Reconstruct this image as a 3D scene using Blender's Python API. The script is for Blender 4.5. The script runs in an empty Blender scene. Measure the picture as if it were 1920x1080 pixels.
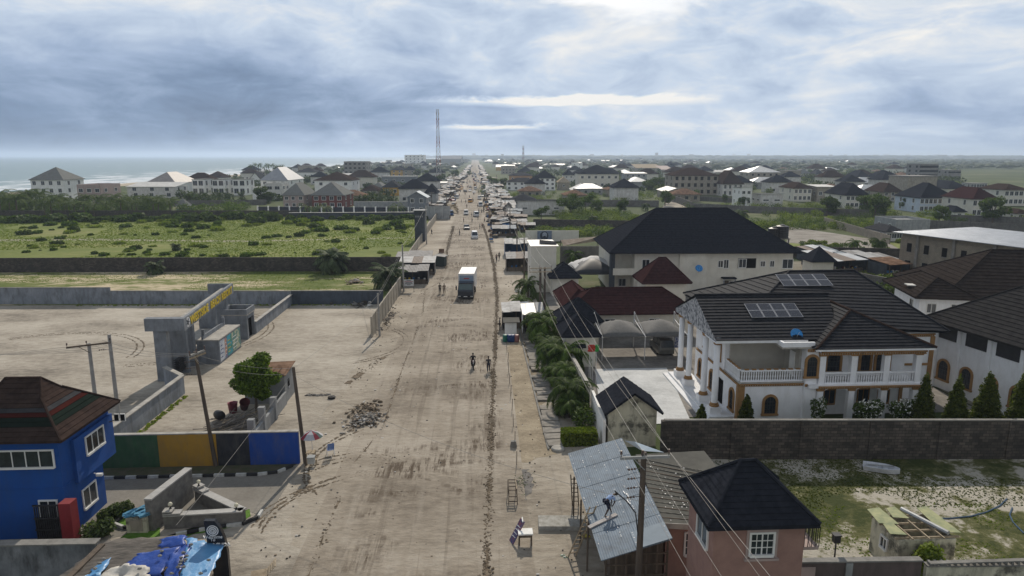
import bpy, math, random
import numpy as np
from mathutils import Vector, Matrix, Quaternion

rnd = random.Random(7)
R = math.radians
SC = bpy.context.scene
COL = SC.collection

# ------------------------------------------------------------------ camera
CAM_H, CAM_P, CAM_T, FPX = 22.0, R(10.96), R(2.94), 1280.0
cam = bpy.data.cameras.new("camera")
cam.sensor_width = 36.0
cam.lens = 36.0 * FPX / 1920.0
cam.clip_start, cam.clip_end = 0.5, 60000.0
camo = bpy.data.objects.new("camera", cam)
COL.objects.link(camo)
camo.location = (0, 0, CAM_H)
camo.rotation_euler = (R(90) - CAM_P, 0, -CAM_T)
SC.camera = camo
SC.render.resolution_x, SC.render.resolution_y = 1920, 1080

# ------------------------------------------------------------------ sun
SUN_AZ, SUN_EL = R(7.0), R(36.0)          # azimuth clockwise from +Y
sun_dir = Vector((math.sin(SUN_AZ) * math.cos(SUN_EL), math.cos(SUN_AZ) * math.cos(SUN_EL), math.sin(SUN_EL)))
sl = bpy.data.lights.new("sun", 'SUN')
sl.energy, sl.angle, sl.color = 3.8, R(0.55), (1.0, 0.905, 0.77)
so = bpy.data.objects.new("sun", sl)
COL.objects.link(so)
so.rotation_euler = (-sun_dir).to_track_quat('-Z', 'Y').to_euler()

# ------------------------------------------------------------------ world: broken stratus over a Nishita sky
W = bpy.data.worlds.new("World"); SC.world = W; W.use_nodes = True
nt = W.node_tree; nt.nodes.clear()
def wn(t, **k):
    n = nt.nodes.new(t)
    for a, b in k.items(): setattr(n, a, b)
    return n
def wmath(op, a, b=None, c=None, clamp=False):
    n = wn('ShaderNodeMath', operation=op, use_clamp=clamp)
    for i, x in enumerate((a, b, c)):
        if x is None: continue
        if isinstance(x, (int, float)): n.inputs[i].default_value = x
        else: nt.links.new(x, n.inputs[i])
    return n.outputs[0]
tc = wn('ShaderNodeTexCoord')
sp = wn('ShaderNodeSeparateXYZ'); nt.links.new(tc.outputs['Generated'], sp.inputs[0])
dx, dy, dz = sp.outputs
zz = wmath('ADD', wmath('MAXIMUM', dz, 0.0), 0.045)
az = wmath('MULTIPLY', dx, wmath('DIVIDE', 1.0, wmath('SQRT', wmath('ADD', wmath('MULTIPLY', dx, dx), wmath('MULTIPLY_ADD', dy, dy, 1e-4)))))   # sine of azimuth, + to the right
front = wmath('MULTIPLY', wmath('ADD', dy, 0.15), 4.0, clamp=True)
cb = wn('ShaderNodeCombineXYZ')
nt.links.new(wmath('DIVIDE', dx, zz), cb.inputs[0]); nt.links.new(wmath('DIVIDE', dy, zz), cb.inputs[1])
cb2 = wn('ShaderNodeCombineXYZ')
nt.links.new(wmath('MULTIPLY', az, 3.4), cb2.inputs[0]); nt.links.new(wmath('MULTIPLY', dz, 8.5), cb2.inputs[1])
def wnoise(vec, scale, detail, rough, dist=0.0, off=0.0):
    n = wn('ShaderNodeTexNoise'); n.inputs['Scale'].default_value = scale
    n.inputs['Detail'].default_value = detail; n.inputs['Roughness'].default_value = rough
    n.inputs['Distortion'].default_value = dist
    mp = wn('ShaderNodeMapping'); mp.inputs['Location'].default_value = (off, off * .37, 1.3)
    nt.links.new(vec, mp.inputs[0]); nt.links.new(mp.outputs[0], n.inputs['Vector'])
    return n.outputs['Fac']
nA = wnoise(cb.outputs[0], 0.30, 6, 0.5, 0.6, 3.1)   # sheets seen in perspective
nB = wnoise(cb2.outputs[0], 1.05, 8, 0.55, 0.5, 8.4)   # big masses
nC = wnoise(cb2.outputs[0], 2.9, 9, 0.6, 0.5, 1.7)   # streaks
# brightness index of the cloud deck
v = wmath('MULTIPLY_ADD', nA, 0.28, -0.14)
v = wmath('MULTIPLY_ADD', wmath('SUBTRACT', nB, 0.5), 1.15, v)
v = wmath('MULTIPLY_ADD', wmath('SUBTRACT', nC, 0.5), 0.72, v)
v = wmath('MULTIPLY_ADD', az, 0.12, v)                   # darker bank over the sea, thinner inland
v = wmath('MULTIPLY_ADD', wmath('SUBTRACT', 1.0, front), 0.30, v)
elev = wmath('MULTIPLY', dz, 4.8, clamp=True)            # 0 horizon .. 1 at 12 deg
v = wmath('MULTIPLY_ADD', elev, 0.36, v)
# dark low bank on the left, 1..8 degrees up
bank = wmath('SMOOTH_MIN', wmath('MULTIPLY', wmath('SUBTRACT', 0.06, az), 2.2, clamp=True), 1.0, 0.1)
up_ = wmath('SUBTRACT', 1.0, wmath('ABSOLUTE', wmath('MULTIPLY', wmath('SUBTRACT', dz, 0.058), 10.5)), clamp=True)
v = wmath('MULTIPLY_ADD', wmath('MULTIPLY', bank, up_), -0.46, v)
def slit(zc, zw, a0, aw, amt, v):      # long bright tears between cloud sheets
    z_ = wmath('ADD', zc, wmath('MULTIPLY', wmath('SUBTRACT', nC, 0.5), 0.02))
    b1 = wmath('SUBTRACT', 1.0, wmath('ABSOLUTE', wmath('DIVIDE', wmath('SUBTRACT', dz, z_), zw)), clamp=True)
    b2 = wmath('SUBTRACT', 1.0, wmath('ABSOLUTE', wmath('DIVIDE', wmath('SUBTRACT', az, a0), aw)), clamp=True)
    return wmath('MULTIPLY_ADD', wmath('MULTIPLY', wmath('MULTIPLY', b1, b2), wmath('MULTIPLY', nC, 2.0)), amt, v)
v = slit(0.077, 0.008, 0.11, 0.24, 1.1, v); v = slit(0.040, 0.005, 0.03, 0.11, 0.8, v);
v = slit(0.145, 0.07, 0.50, 0.28, 0.16, v); v = slit(0.02, 0.03, 0.30, 0.6, 0.16, v)
v = wmath('ADD', v, 0.46)
cr = wn('ShaderNodeValToRGB')
e = cr.color_ramp.elements
e[0].position = 0.0; e[0].color = (0.13, 0.19, 0.30, 1)
e[1].position = 1.0; e[1].color = (0.97, 0.95, 0.91, 1)
for p_, c_ in ((0.25, (0.215, 0.305, 0.46, 1)), (0.48, (0.37, 0.475, 0.655, 1)), (0.72, (0.60, 0.70, 0.84, 1))):
    x = e.new(p_); x.color = c_
nt.links.new(v, cr.inputs[0])
sky = wn('ShaderNodeTexSky', sky_type='NISHITA', sun_disc=False, sun_elevation=SUN_EL, sun_rotation=SUN_AZ)
sky.air_density, sky.dust_density, sky.ozone_density = 1.0, 1.5, 1.5
skm = wn('ShaderNodeMix', data_type='RGBA', blend_type='MULTIPLY'); skm.inputs[0].default_value = 1.0
nt.links.new(sky.outputs[0], skm.inputs[6]); skm.inputs[7].default_value = (0.085, 0.085, 0.085, 1)
# gaps of blue high up on the right
gap = wmath('MULTIPLY', wmath('SUBTRACT', wmath('MULTIPLY_ADD', nB, 1.0, wmath('MULTIPLY_ADD', az, 0.30, wmath('MULTIPLY', dz, 2.9))), 1.14), 9.0, clamp=True)
zen = wmath('SUBTRACT', 1.0, wmath('MULTIPLY', wmath('SUBTRACT', dz, 0.24), 3.0, clamp=True))
gap = wmath('MULTIPLY', gap, zen)
mx = wn('ShaderNodeMix', data_type='RGBA')
nt.links.new(gap, mx.inputs[0]); nt.links.new(cr.outputs[0], mx.inputs[6]); nt.links.new(skm.outputs[2], mx.inputs[7])
# overhead the deck is thicker and greyer
top = wmath('MULTIPLY', wmath('SUBTRACT', dz, 0.25), 1.6, clamp=True)
mt = wn('ShaderNodeMix', data_type='RGBA'); nt.links.new(top, mt.inputs[0])
nt.links.new(mx.outputs[2], mt.inputs[6]); mt.inputs[7].default_value = (0.24, 0.285, 0.35, 1)
bg = wn('ShaderNodeBackground'); bg.inputs[1].default_value = 1.0
nt.links.new(mt.outputs[2], bg.inputs[0])
wo = wn('ShaderNodeOutputWorld'); nt.links.new(bg.outputs[0], wo.inputs[0])

SC.view_settings.view_transform = 'Standard'; SC.view_settings.look = 'None'
SC.view_settings.exposure = -0.06; SC.view_settings.gamma = 1.0; SC.view_settings.use_curve_mapping = False
SC.render.engine = 'CYCLES'
SC.cycles.use_denoising = True
SC.cycles.max_bounces = 5; SC.cycles.diffuse_bounces = 3; SC.cycles.glossy_bounces = 2; SC.cycles.volume_bounces = 1
SC.cycles.transparent_max_bounces = 6

# ------------------------------------------------------------------ picture point -> place on a level plane
_fw = Vector((math.sin(CAM_T) * math.cos(CAM_P), math.cos(CAM_T) * math.cos(CAM_P), -math.sin(CAM_P)))
_rt = Vector((math.cos(CAM_T), -math.sin(CAM_T), 0)); _up = _rt.cross(_fw)
def P(px, py, z=0.0):
    d = _fw + _rt * ((px - 960) / FPX) + _up * ((540 - py) / FPX)
    return Vector((0, 0, CAM_H)) + d * ((z - CAM_H) / d.z)
def PY(px, py, Y):
    d = _fw + _rt * ((px - 960) / FPX) + _up * ((540 - py) / FPX)
    return Vector((0, 0, CAM_H)) + d * (Y / d.y)

# ------------------------------------------------------------------ materials
MATS = {}
def mat(name, c1, c2=None, scale=2.0, rough=0.8, bump=0.0, bscale=None, stretch=(1, 1, 1), metal=0.0, detail=6.0,
        spec=0.4, rand=0.0, streak=None, pos=(0.35, 0.65)):
    """noise-mottled principled; streak = (colour, amount) adds vertical run-off stains"""
    if name in MATS: return MATS[name]
    m = bpy.data.materials.new(name); m.use_nodes = True
    t = m.node_tree; N = t.nodes; L = t.links
    b = N['Principled BSDF']; b.inputs['Roughness'].default_value = rough; b.inputs['Metallic'].default_value = metal
    b.inputs['Specular IOR Level'].default_value = spec
    c2 = c2 or tuple(x * 0.78 for x in c1)
    tcn = N.new('ShaderNodeTexCoord'); mp = N.new('ShaderNodeMapping'); mp.inputs['Scale'].default_value = stretch
    L.new(tcn.outputs['Object'], mp.inputs[0])
    ns = N.new('ShaderNodeTexNoise'); ns.inputs['Scale'].default_value = scale; ns.inputs['Detail'].default_value = detail
    ns.inputs['Roughness'].default_value = 0.62
    L.new(mp.outputs[0], ns.inputs['Vector'])
    r = N.new('ShaderNodeValToRGB'); r.color_ramp.elements[0].position = pos[0]; r.color_ramp.elements[1].position = pos[1]
    r.color_ramp.elements[0].color = (*c2, 1); r.color_ramp.elements[1].color = (*c1, 1)
    L.new(ns.outputs['Fac'], r.inputs[0]); out = r.outputs[0]
    if streak:
        mp2 = N.new('ShaderNodeMapping'); mp2.inputs['Scale'].default_value = (1.1, 1.1, 0.34); L.new(tcn.outputs['Object'], mp2.inputs[0])
        n2 = N.new('ShaderNodeTexNoise'); n2.inputs['Scale'].default_value = 1.6; n2.inputs['Detail'].default_value = 7; L.new(mp2.outputs[0], n2.inputs['Vector'])
        n2.inputs['Roughness'].default_value = 0.68
        r2 = N.new('ShaderNodeValToRGB'); r2.color_ramp.elements[0].position = 0.45; r2.color_ramp.elements[1].position = 0.72
        L.new(n2.outputs['Fac'], r2.inputs[0])
        mm = N.new('ShaderNodeMath'); mm.operation = 'MULTIPLY'; L.new(r2.outputs[0], mm.inputs[0]); mm.inputs[1].default_value = streak[1]
        mx = N.new('ShaderNodeMix'); mx.data_type = 'RGBA'; L.new(mm.outputs[0], mx.inputs[0]); L.new(out, mx.inputs[6]); mx.inputs[7].default_value = (*streak[0], 1)
        out = mx.outputs[2]
    if rand:
        oi = N.new('ShaderNodeObjectInfo'); mr = N.new('ShaderNodeMapRange'); mr.inputs[3].default_value = 1 - rand; mr.inputs[4].default_value = 1 + rand
        L.new(oi.outputs['Random'], mr.inputs[0]); vm = N.new('ShaderNodeVectorMath'); vm.operation = 'SCALE'
        L.new(out, vm.inputs[0]); L.new(mr.outputs[0], vm.inputs['Scale']); out = vm.outputs[0]
    L.new(out, b.inputs['Base Color'])
    if bump:
        bn = N.new('ShaderNodeTexNoise'); bn.inputs['Scale'].default_value = bscale or scale * 4; bn.inputs['Detail'].default_value = 5
        L.new(mp.outputs[0], bn.inputs['Vector'])
        bp = N.new('ShaderNodeBump'); bp.inputs['Strength'].default_value = min(1, bump); bp.inputs['Distance'].default_value = 0.05 * max(1, bump)
        L.new(bn.outputs['Fac'], bp.inputs['Height']); L.new(bp.outputs[0], b.inputs['Normal'])
    MATS[name] = m
    return m

def brick_mat(name, c1, c2, mortar, bw=0.45, bh=0.225, stain=(0.03, 0.03, 0.03), st=0.6, rough=0.9):
    if name in MATS: return MATS[name]
    m = bpy.data.materials.new(name); m.use_nodes = True
    t = m.node_tree; N = t.nodes; L = t.links; b = N['Principled BSDF']; b.inputs['Roughness'].default_value = rough
    tcn = N.new('ShaderNodeTexCoord'); s = N.new('ShaderNodeSeparateXYZ'); L.new(tcn.outputs['Object'], s.inputs[0])
    a = N.new('ShaderNodeMath'); a.operation = 'ADD'; L.new(s.outputs[0], a.inputs[0]); L.new(s.outputs[1], a.inputs[1])
    c = N.new('ShaderNodeCombineXYZ'); L.new(a.outputs[0], c.inputs[0]); L.new(s.outputs[2], c.inputs[1])
    br = N.new('ShaderNodeTexBrick'); br.inputs['Scale'].default_value = 1.0
    br.inputs['Brick Width'].default_value = bw; br.inputs['Row Height'].default_value = bh; br.inputs['Mortar Size'].default_value = 0.018
    br.inputs['Color1'].default_value = (*c1, 1); br.inputs['Color2'].default_value = (*c2, 1); br.inputs['Mortar'].default_value = (*mortar, 1)
    L.new(c.outputs[0], br.inputs['Vector'])
    mp2 = N.new('ShaderNodeMapping'); mp2.inputs['Scale'].default_value = (0.7, 0.7, 0.5); L.new(tcn.outputs['Object'], mp2.inputs[0])
    n2 = N.new('ShaderNodeTexNoise'); n2.inputs['Scale'].default_value = 1.1; n2.inputs['Detail'].default_value = 9; n2.inputs['Roughness'].default_value = 0.7
    L.new(mp2.outputs[0], n2.inputs['Vector'])
    r2 = N.new('ShaderNodeValToRGB'); r2.color_ramp.elements[0].position = 0.38; r2.color_ramp.elements[1].position = 0.66; L.new(n2.outputs['Fac'], r2.inputs[0])
    mm = N.new('ShaderNodeMath'); mm.operation = 'MULTIPLY'; L.new(r2.outputs[0], mm.inputs[0]); mm.inputs[1].default_value = st
    mx = N.new('ShaderNodeMix'); mx.data_type = 'RGBA'; L.new(mm.outputs[0], mx.inputs[0]); L.new(br.outputs['Color'], mx.inputs[6]); mx.inputs[7].default_value = (*stain, 1)
    L.new(mx.outputs[2], b.inputs['Base Color'])
    bp = N.new('ShaderNodeBump'); bp.inputs['Strength'].default_value = 0.6; bp.inputs['Distance'].default_value = 0.02
    iv = N.new('ShaderNodeMath'); iv.operation = 'SUBTRACT'; iv.inputs[0].default_value = 1; L.new(br.outputs['Fac'], iv.inputs[1])
    L.new(iv.outputs[0], bp.inputs['Height']); L.new(bp.outputs[0], b.inputs['Normal'])
    MATS[name] = m
    return m

def leaf_mat(name, c1, c2, rand=0.18, trans=0.25):
    if name in MATS: return MATS[name]
    m = bpy.data.materials.new(name); m.use_nodes = True
    t = m.node_tree; N = t.nodes; L = t.links; N.remove(N['Principled BSDF'])
    ge = N.new('ShaderNodeNewGeometry'); oi = N.new('ShaderNodeObjectInfo')
    r = N.new('ShaderNodeValToRGB'); r.color_ramp.elements[0].color = (*c2, 1); r.color_ramp.elements[1].color = (*c1, 1)
    L.new(ge.outputs['Random Per Island'], r.inputs[0])
    mr = N.new('ShaderNodeMapRange'); mr.inputs[3].default_value = 1 - rand; mr.inputs[4].default_value = 1 + rand; L.new(oi.outputs['Random'], mr.inputs[0])
    vm = N.new('ShaderNodeVectorMath'); vm.operation = 'SCALE'; L.new(r.outputs[0], vm.inputs[0]); L.new(mr.outputs[0], vm.inputs['Scale'])
    d = N.new('ShaderNodeBsdfPrincipled'); d.inputs['Roughness'].default_value = 0.7; d.inputs['Specular IOR Level'].default_value = 0.12
    tr = N.new('ShaderNodeBsdfTranslucent'); ms = N.new('ShaderNodeMixShader'); ms.inputs[0].default_value = trans
    hs = N.new('ShaderNodeMix'); hs.data_type = 'RGBA'; hs.blend_type = 'MULTIPLY'; hs.inputs[0].default_value = 1; hs.inputs[7].default_value = (1.5, 1.7, 0.6, 1)
    L.new(vm.outputs[0], d.inputs['Base Color']); L.new(vm.outputs[0], hs.inputs[6]); L.new(hs.outputs[2], tr.inputs[0])
    L.new(d.outputs[0], ms.inputs[1]); L.new(tr.outputs[0], ms.inputs[2]); L.new(ms.outputs[0], N['Material Output'].inputs[0])
    MATS[name] = m
    return m

# ------------------------------------------------------------------ mesh builder
class MB:
    def __init__(s): s.v = []; s.f = []; s.m = []; s.ms = []
    def mi(s, m):
        if m not in s.ms: s.ms.append(m)
        return s.ms.index(m)
    def add(s, vs, fs, m):
        o = len(s.v); k = s.mi(m)
        s.v += [tuple(x) for x in vs]; s.f += [tuple(i + o for i in f) for f in fs]; s.m += [k] * len(fs); return s
    def box(s, x0, y0, z0, x1, y1, z1, m):
        if x0 > x1: x0, x1 = x1, x0
        if y0 > y1: y0, y1 = y1, y0
        if z0 > z1: z0, z1 = z1, z0
        return s.add([(x0, y0, z0), (x1, y0, z0), (x1, y1, z0), (x0, y1, z0), (x0, y0, z1), (x1, y0, z1), (x1, y1, z1), (x0, y1, z1)],
              [(0, 3, 2, 1), (4, 5, 6, 7), (0, 1, 5, 4), (1, 2, 6, 5), (2, 3, 7, 6), (3, 0, 4, 7)], m)
    def hexa(s, b, t, m):   # bottom quad ccw, top quad ccw
        return s.add(list(b) + list(t), [(0, 3, 2, 1), (4, 5, 6, 7), (0, 1, 5, 4), (1, 2, 6, 5), (2, 3, 7, 6), (3, 0, 4, 7)], m)
    def poly(s, pts, m): return s.add(pts, [tuple(range(len(pts)))], m)
    def slab(s, pts, th, m):   # polygon ccw from above, thickened downward along its normal
        p = [Vector(x) for x in pts]; n = (p[1] - p[0]).cross(p[2] - p[0]).normalized(); k = len(p)
        if n.z < 0: n = -n; p = p[::-1]
        q = [x - n * th for x in p]
        fs = [tuple(range(k)), tuple(range(2 * k - 1, k - 1, -1))] + [(i, i + k, (i + 1) % k + k, (i + 1) % k) for i in range(k)]
        return s.add(p + q, fs, m)
    def bar(s, p, q, w, h, m):
        p = Vector(p); q = Vector(q); d = (q - p).normalized()
        a = d.cross(Vector((0, 0, 1)));
        if a.length < 1e-3: a = Vector((1, 0, 0))
        a = a.normalized() * w / 2; b = a.cross(d).normalized() * h / 2
        return s.hexa([p - a - b, p + a - b, p + a + b, p - a + b], [q - a - b, q + a - b, q + a + b, q - a + b], m)
    def tube(s, p, q, r0, r1, m, n=8, cap=True):
        p = Vector(p); q = Vector(q); d = (q - p).normalized()
        a = d.cross(Vector((0, 0, 1)));
        if a.length < 1e-3: a = Vector((1, 0, 0))
        a.normalize(); b = d.cross(a)
        vs = []
        for c, r in ((p, r0), (q, r1)):
            for i in range(n):
                t = 2 * math.pi * i / n; vs.append(c + a * (r * math.cos(t)) + b * (r * math.sin(t)))
        fs = [(i, (i + 1) % n, n + (i + 1) % n, n + i) for i in range(n)]
        if cap: fs += [tuple(range(n - 1, -1, -1)), tuple(range(n, 2 * n))]
        return s.add(vs, fs, m)
    def path(s, pts, r, m, n=5):
        for a, b in zip(pts[:-1], pts[1:]): s.tube(a, b, r, r, m, n, cap=False)
        return s
    def lathe(s, c, prof, m, n=16):
        vs = []; c = Vector(c)
        for r, z in prof:
            for i in range(n):
                t = 2 * math.pi * i / n; vs.append((c.x + r * math.cos(t), c.y + r * math.sin(t), c.z + z))
        fs = []
        for k in range(len(prof) - 1):
            for i in range(n): fs.append((k * n + i, k * n + (i + 1) % n, (k + 1) * n + (i + 1) % n, (k + 1) * n + i))
        fs.append(tuple(range(n - 1, -1, -1))); fs.append(tuple(range((len(prof) - 1) * n, len(prof) * n)))
        return s.add(vs, fs, m)
    def blob(s, c, r, m, seed=0, jit=0.25, nu=8, nv=5):
        rr = random.Random(seed); vs = []; r = r if hasattr(r, '__len__') else (r, r, r)
        for j in range(1, nv):
            ph = math.pi * j / nv
            for i in range(nu):
                t = 2 * math.pi * i / nu; k = 1 + rr.uniform(-jit, jit)
                vs.append((c[0] + r[0] * k * math.sin(ph) * math.cos(t), c[1] + r[1] * k * math.sin(ph) * math.sin(t), c[2] + r[2] * k * math.cos(ph)))
        a = len(vs); vs.append((c[0], c[1], c[2] + r[2])); vs.append((c[0], c[1], c[2] - r[2])); fs = []
        for j in range(nv - 2):
            for i in range(nu): fs.append((j * nu + i, (j + 1) * nu + i, (j + 1) * nu + (i + 1) % nu, j * nu + (i + 1) % nu))
        for i in range(nu): fs.append((a, i, (i + 1) % nu)); fs.append((a + 1, (nv - 2) * nu + (i + 1) % nu, (nv - 2) * nu + i))
        return s.add(vs, fs, m)
    def courses(s, b0, b1, t1, t0, n, step, m):
        """roof slope laid in n tile courses, each a strip tipped up at its lower edge"""
        b0, b1, t0, t1 = map(Vector, (b0, b1, t0, t1))
        nn = (b1 - b0).cross(t0 - b0).normalized()
        if nn.z < 0: nn = -nn
        def q(a, c, f): return a.lerp(c, f)
        for i in range(n):
            f0, f1 = i / n, (i + 1) / n
            A, B, C, D = q(b0, t0, f0), q(b1, t1, f0), q(b1, t1, f1), q(b0, t0, f1)
            up = nn * step
            tri = (C - D).length < 1e-4
            vs = [A, B, A + up, B + up, C, D]
            fs = [(0, 1, 3, 2), (2, 3, 4) if tri else (2, 3, 4, 5)]
            s.add(vs, fs, m)
        return s
    def build(s, name, parent=None, smooth=False):
        me = bpy.data.meshes.new(name); me.from_pydata(s.v, [], s.f)
        for m in s.ms: me.materials.append(m)
        me.polygons.foreach_set('material_index', s.m)
        if smooth: me.polygons.foreach_set('use_smooth', [True] * len(s.f))
        me.update()
        o = bpy.data.objects.new(name, me); COL.objects.link(o)
        if parent is not None: o.parent = parent
        return o

def tag(o, label=None, cat=None, group=None, kind=None):
    if label: o['label'] = label
    if cat: o['category'] = cat
    if group: o['group'] = group
    if kind: o['kind'] = kind
    return o
def thing(name, label, cat, loc=(0, 0, 0), rz=0.0, group=None):
    o = bpy.data.objects.new(name, None); COL.objects.link(o); o.empty_display_size = 0.3
    o.location = loc; o.rotation_euler = (0, 0, rz)
    return tag(o, label, cat, group)
def kids(o): return list(o.children)
def dup(o, loc=None, rz=None, sc=None, label=None, group=None, parent=None):
    c = o.copy(); COL.objects.link(c)
    if parent is not None: c.parent = parent
    if loc is not None: c.location = loc
    if rz is not None: c.rotation_euler = (0, 0, rz)
    if sc is not None: c.scale = (sc, sc, sc) if not hasattr(sc, '__len__') else sc
    if label: c['label'] = label
    if group: c['group'] = group
    for ch in kids(o):
        if ch is not c: dup(ch, parent=c)
    return c
def proto_placer(make):
    """first call places the built thing itself, later calls copy it"""
    st = {}
    def f(loc, rz=0.0, sc=1.0, label=None, group=None):
        if 'o' not in st:
            st['o'] = make(); o = st['o']; o.location = loc; o.rotation_euler = (0, 0, rz)
            o.scale = (sc, sc, sc) if not hasattr(sc, '__len__') else sc
            if label: o['label'] = label
            if group: o['group'] = group
            return o
        return dup(st['o'], loc, rz, sc, label, group)
    return f
def np_mesh(name, V, F, m, parent=None, mats=None, mi=None, smooth=False):
    me = bpy.data.meshes.new(name)
    n = F.shape[1]
    me.vertices.add(len(V)); me.vertices.foreach_set('co', np.asarray(V, np.float32).ravel())
    me.loops.add(F.size); me.loops.foreach_set('vertex_index', F.astype(np.int32).ravel())
    me.polygons.add(len(F)); me.polygons.foreach_set('loop_start', (np.arange(len(F)) * n).astype(np.int32))
    me.polygons.foreach_set('loop_total', np.full(len(F), n, np.int32))
    for x in (mats or [m]): me.materials.append(x)
    if mi is not None: me.polygons.foreach_set('material_index', mi.astype(np.int32))
    if smooth: me.polygons.foreach_set('use_smooth', np.ones(len(F), bool))
    me.update(calc_edges=True)
    o = bpy.data.objects.new(name, me); COL.objects.link(o)
    if parent is not None: o.parent = parent
    return o
def leaf_cloud(blobs, n, size, seed, flat=0.5, shell=0.55):
    """n leaf quads spread through ellipsoid blobs (cx,cy,cz,rx,ry,rz)"""
    g = np.random.default_rng(seed); B = np.array(blobs, float)
    w = (B[:, 3] * B[:, 4] * B[:, 5]) ** (2 / 3); k = g.choice(len(B), n, p=w / w.sum())
    d = g.normal(size=(n, 3)); d /= np.linalg.norm(d, axis=1)[:, None]
    r = g.uniform(shell ** 3, 1.0, n) ** (1 / 3) * g.uniform(0.9, 1.12, n)
    C = B[k, :3] + d * r[:, None] * B[k, 3:]
    C[:, 2] = np.maximum(C[:, 2], 0.03)
    nr = d * flat + g.normal(size=(n, 3)) * 0.6 + np.array([0, 0, 0.35]); nr /= np.linalg.norm(nr, axis=1)[:, None]
    a = np.cross(nr, g.normal(size=(n, 3))); a /= np.linalg.norm(a, axis=1)[:, None]; b = np.cross(nr, a)
    s = size * g.uniform(0.6, 1.4, n)[:, None]
    V = np.stack([C - a * s, C - b * s * .55, C + a * s, C + b * s * .55], 1).reshape(-1, 3)
    F = np.arange(4 * n).reshape(n, 4)
    return V, F
HAZE = 0.00016

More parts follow.
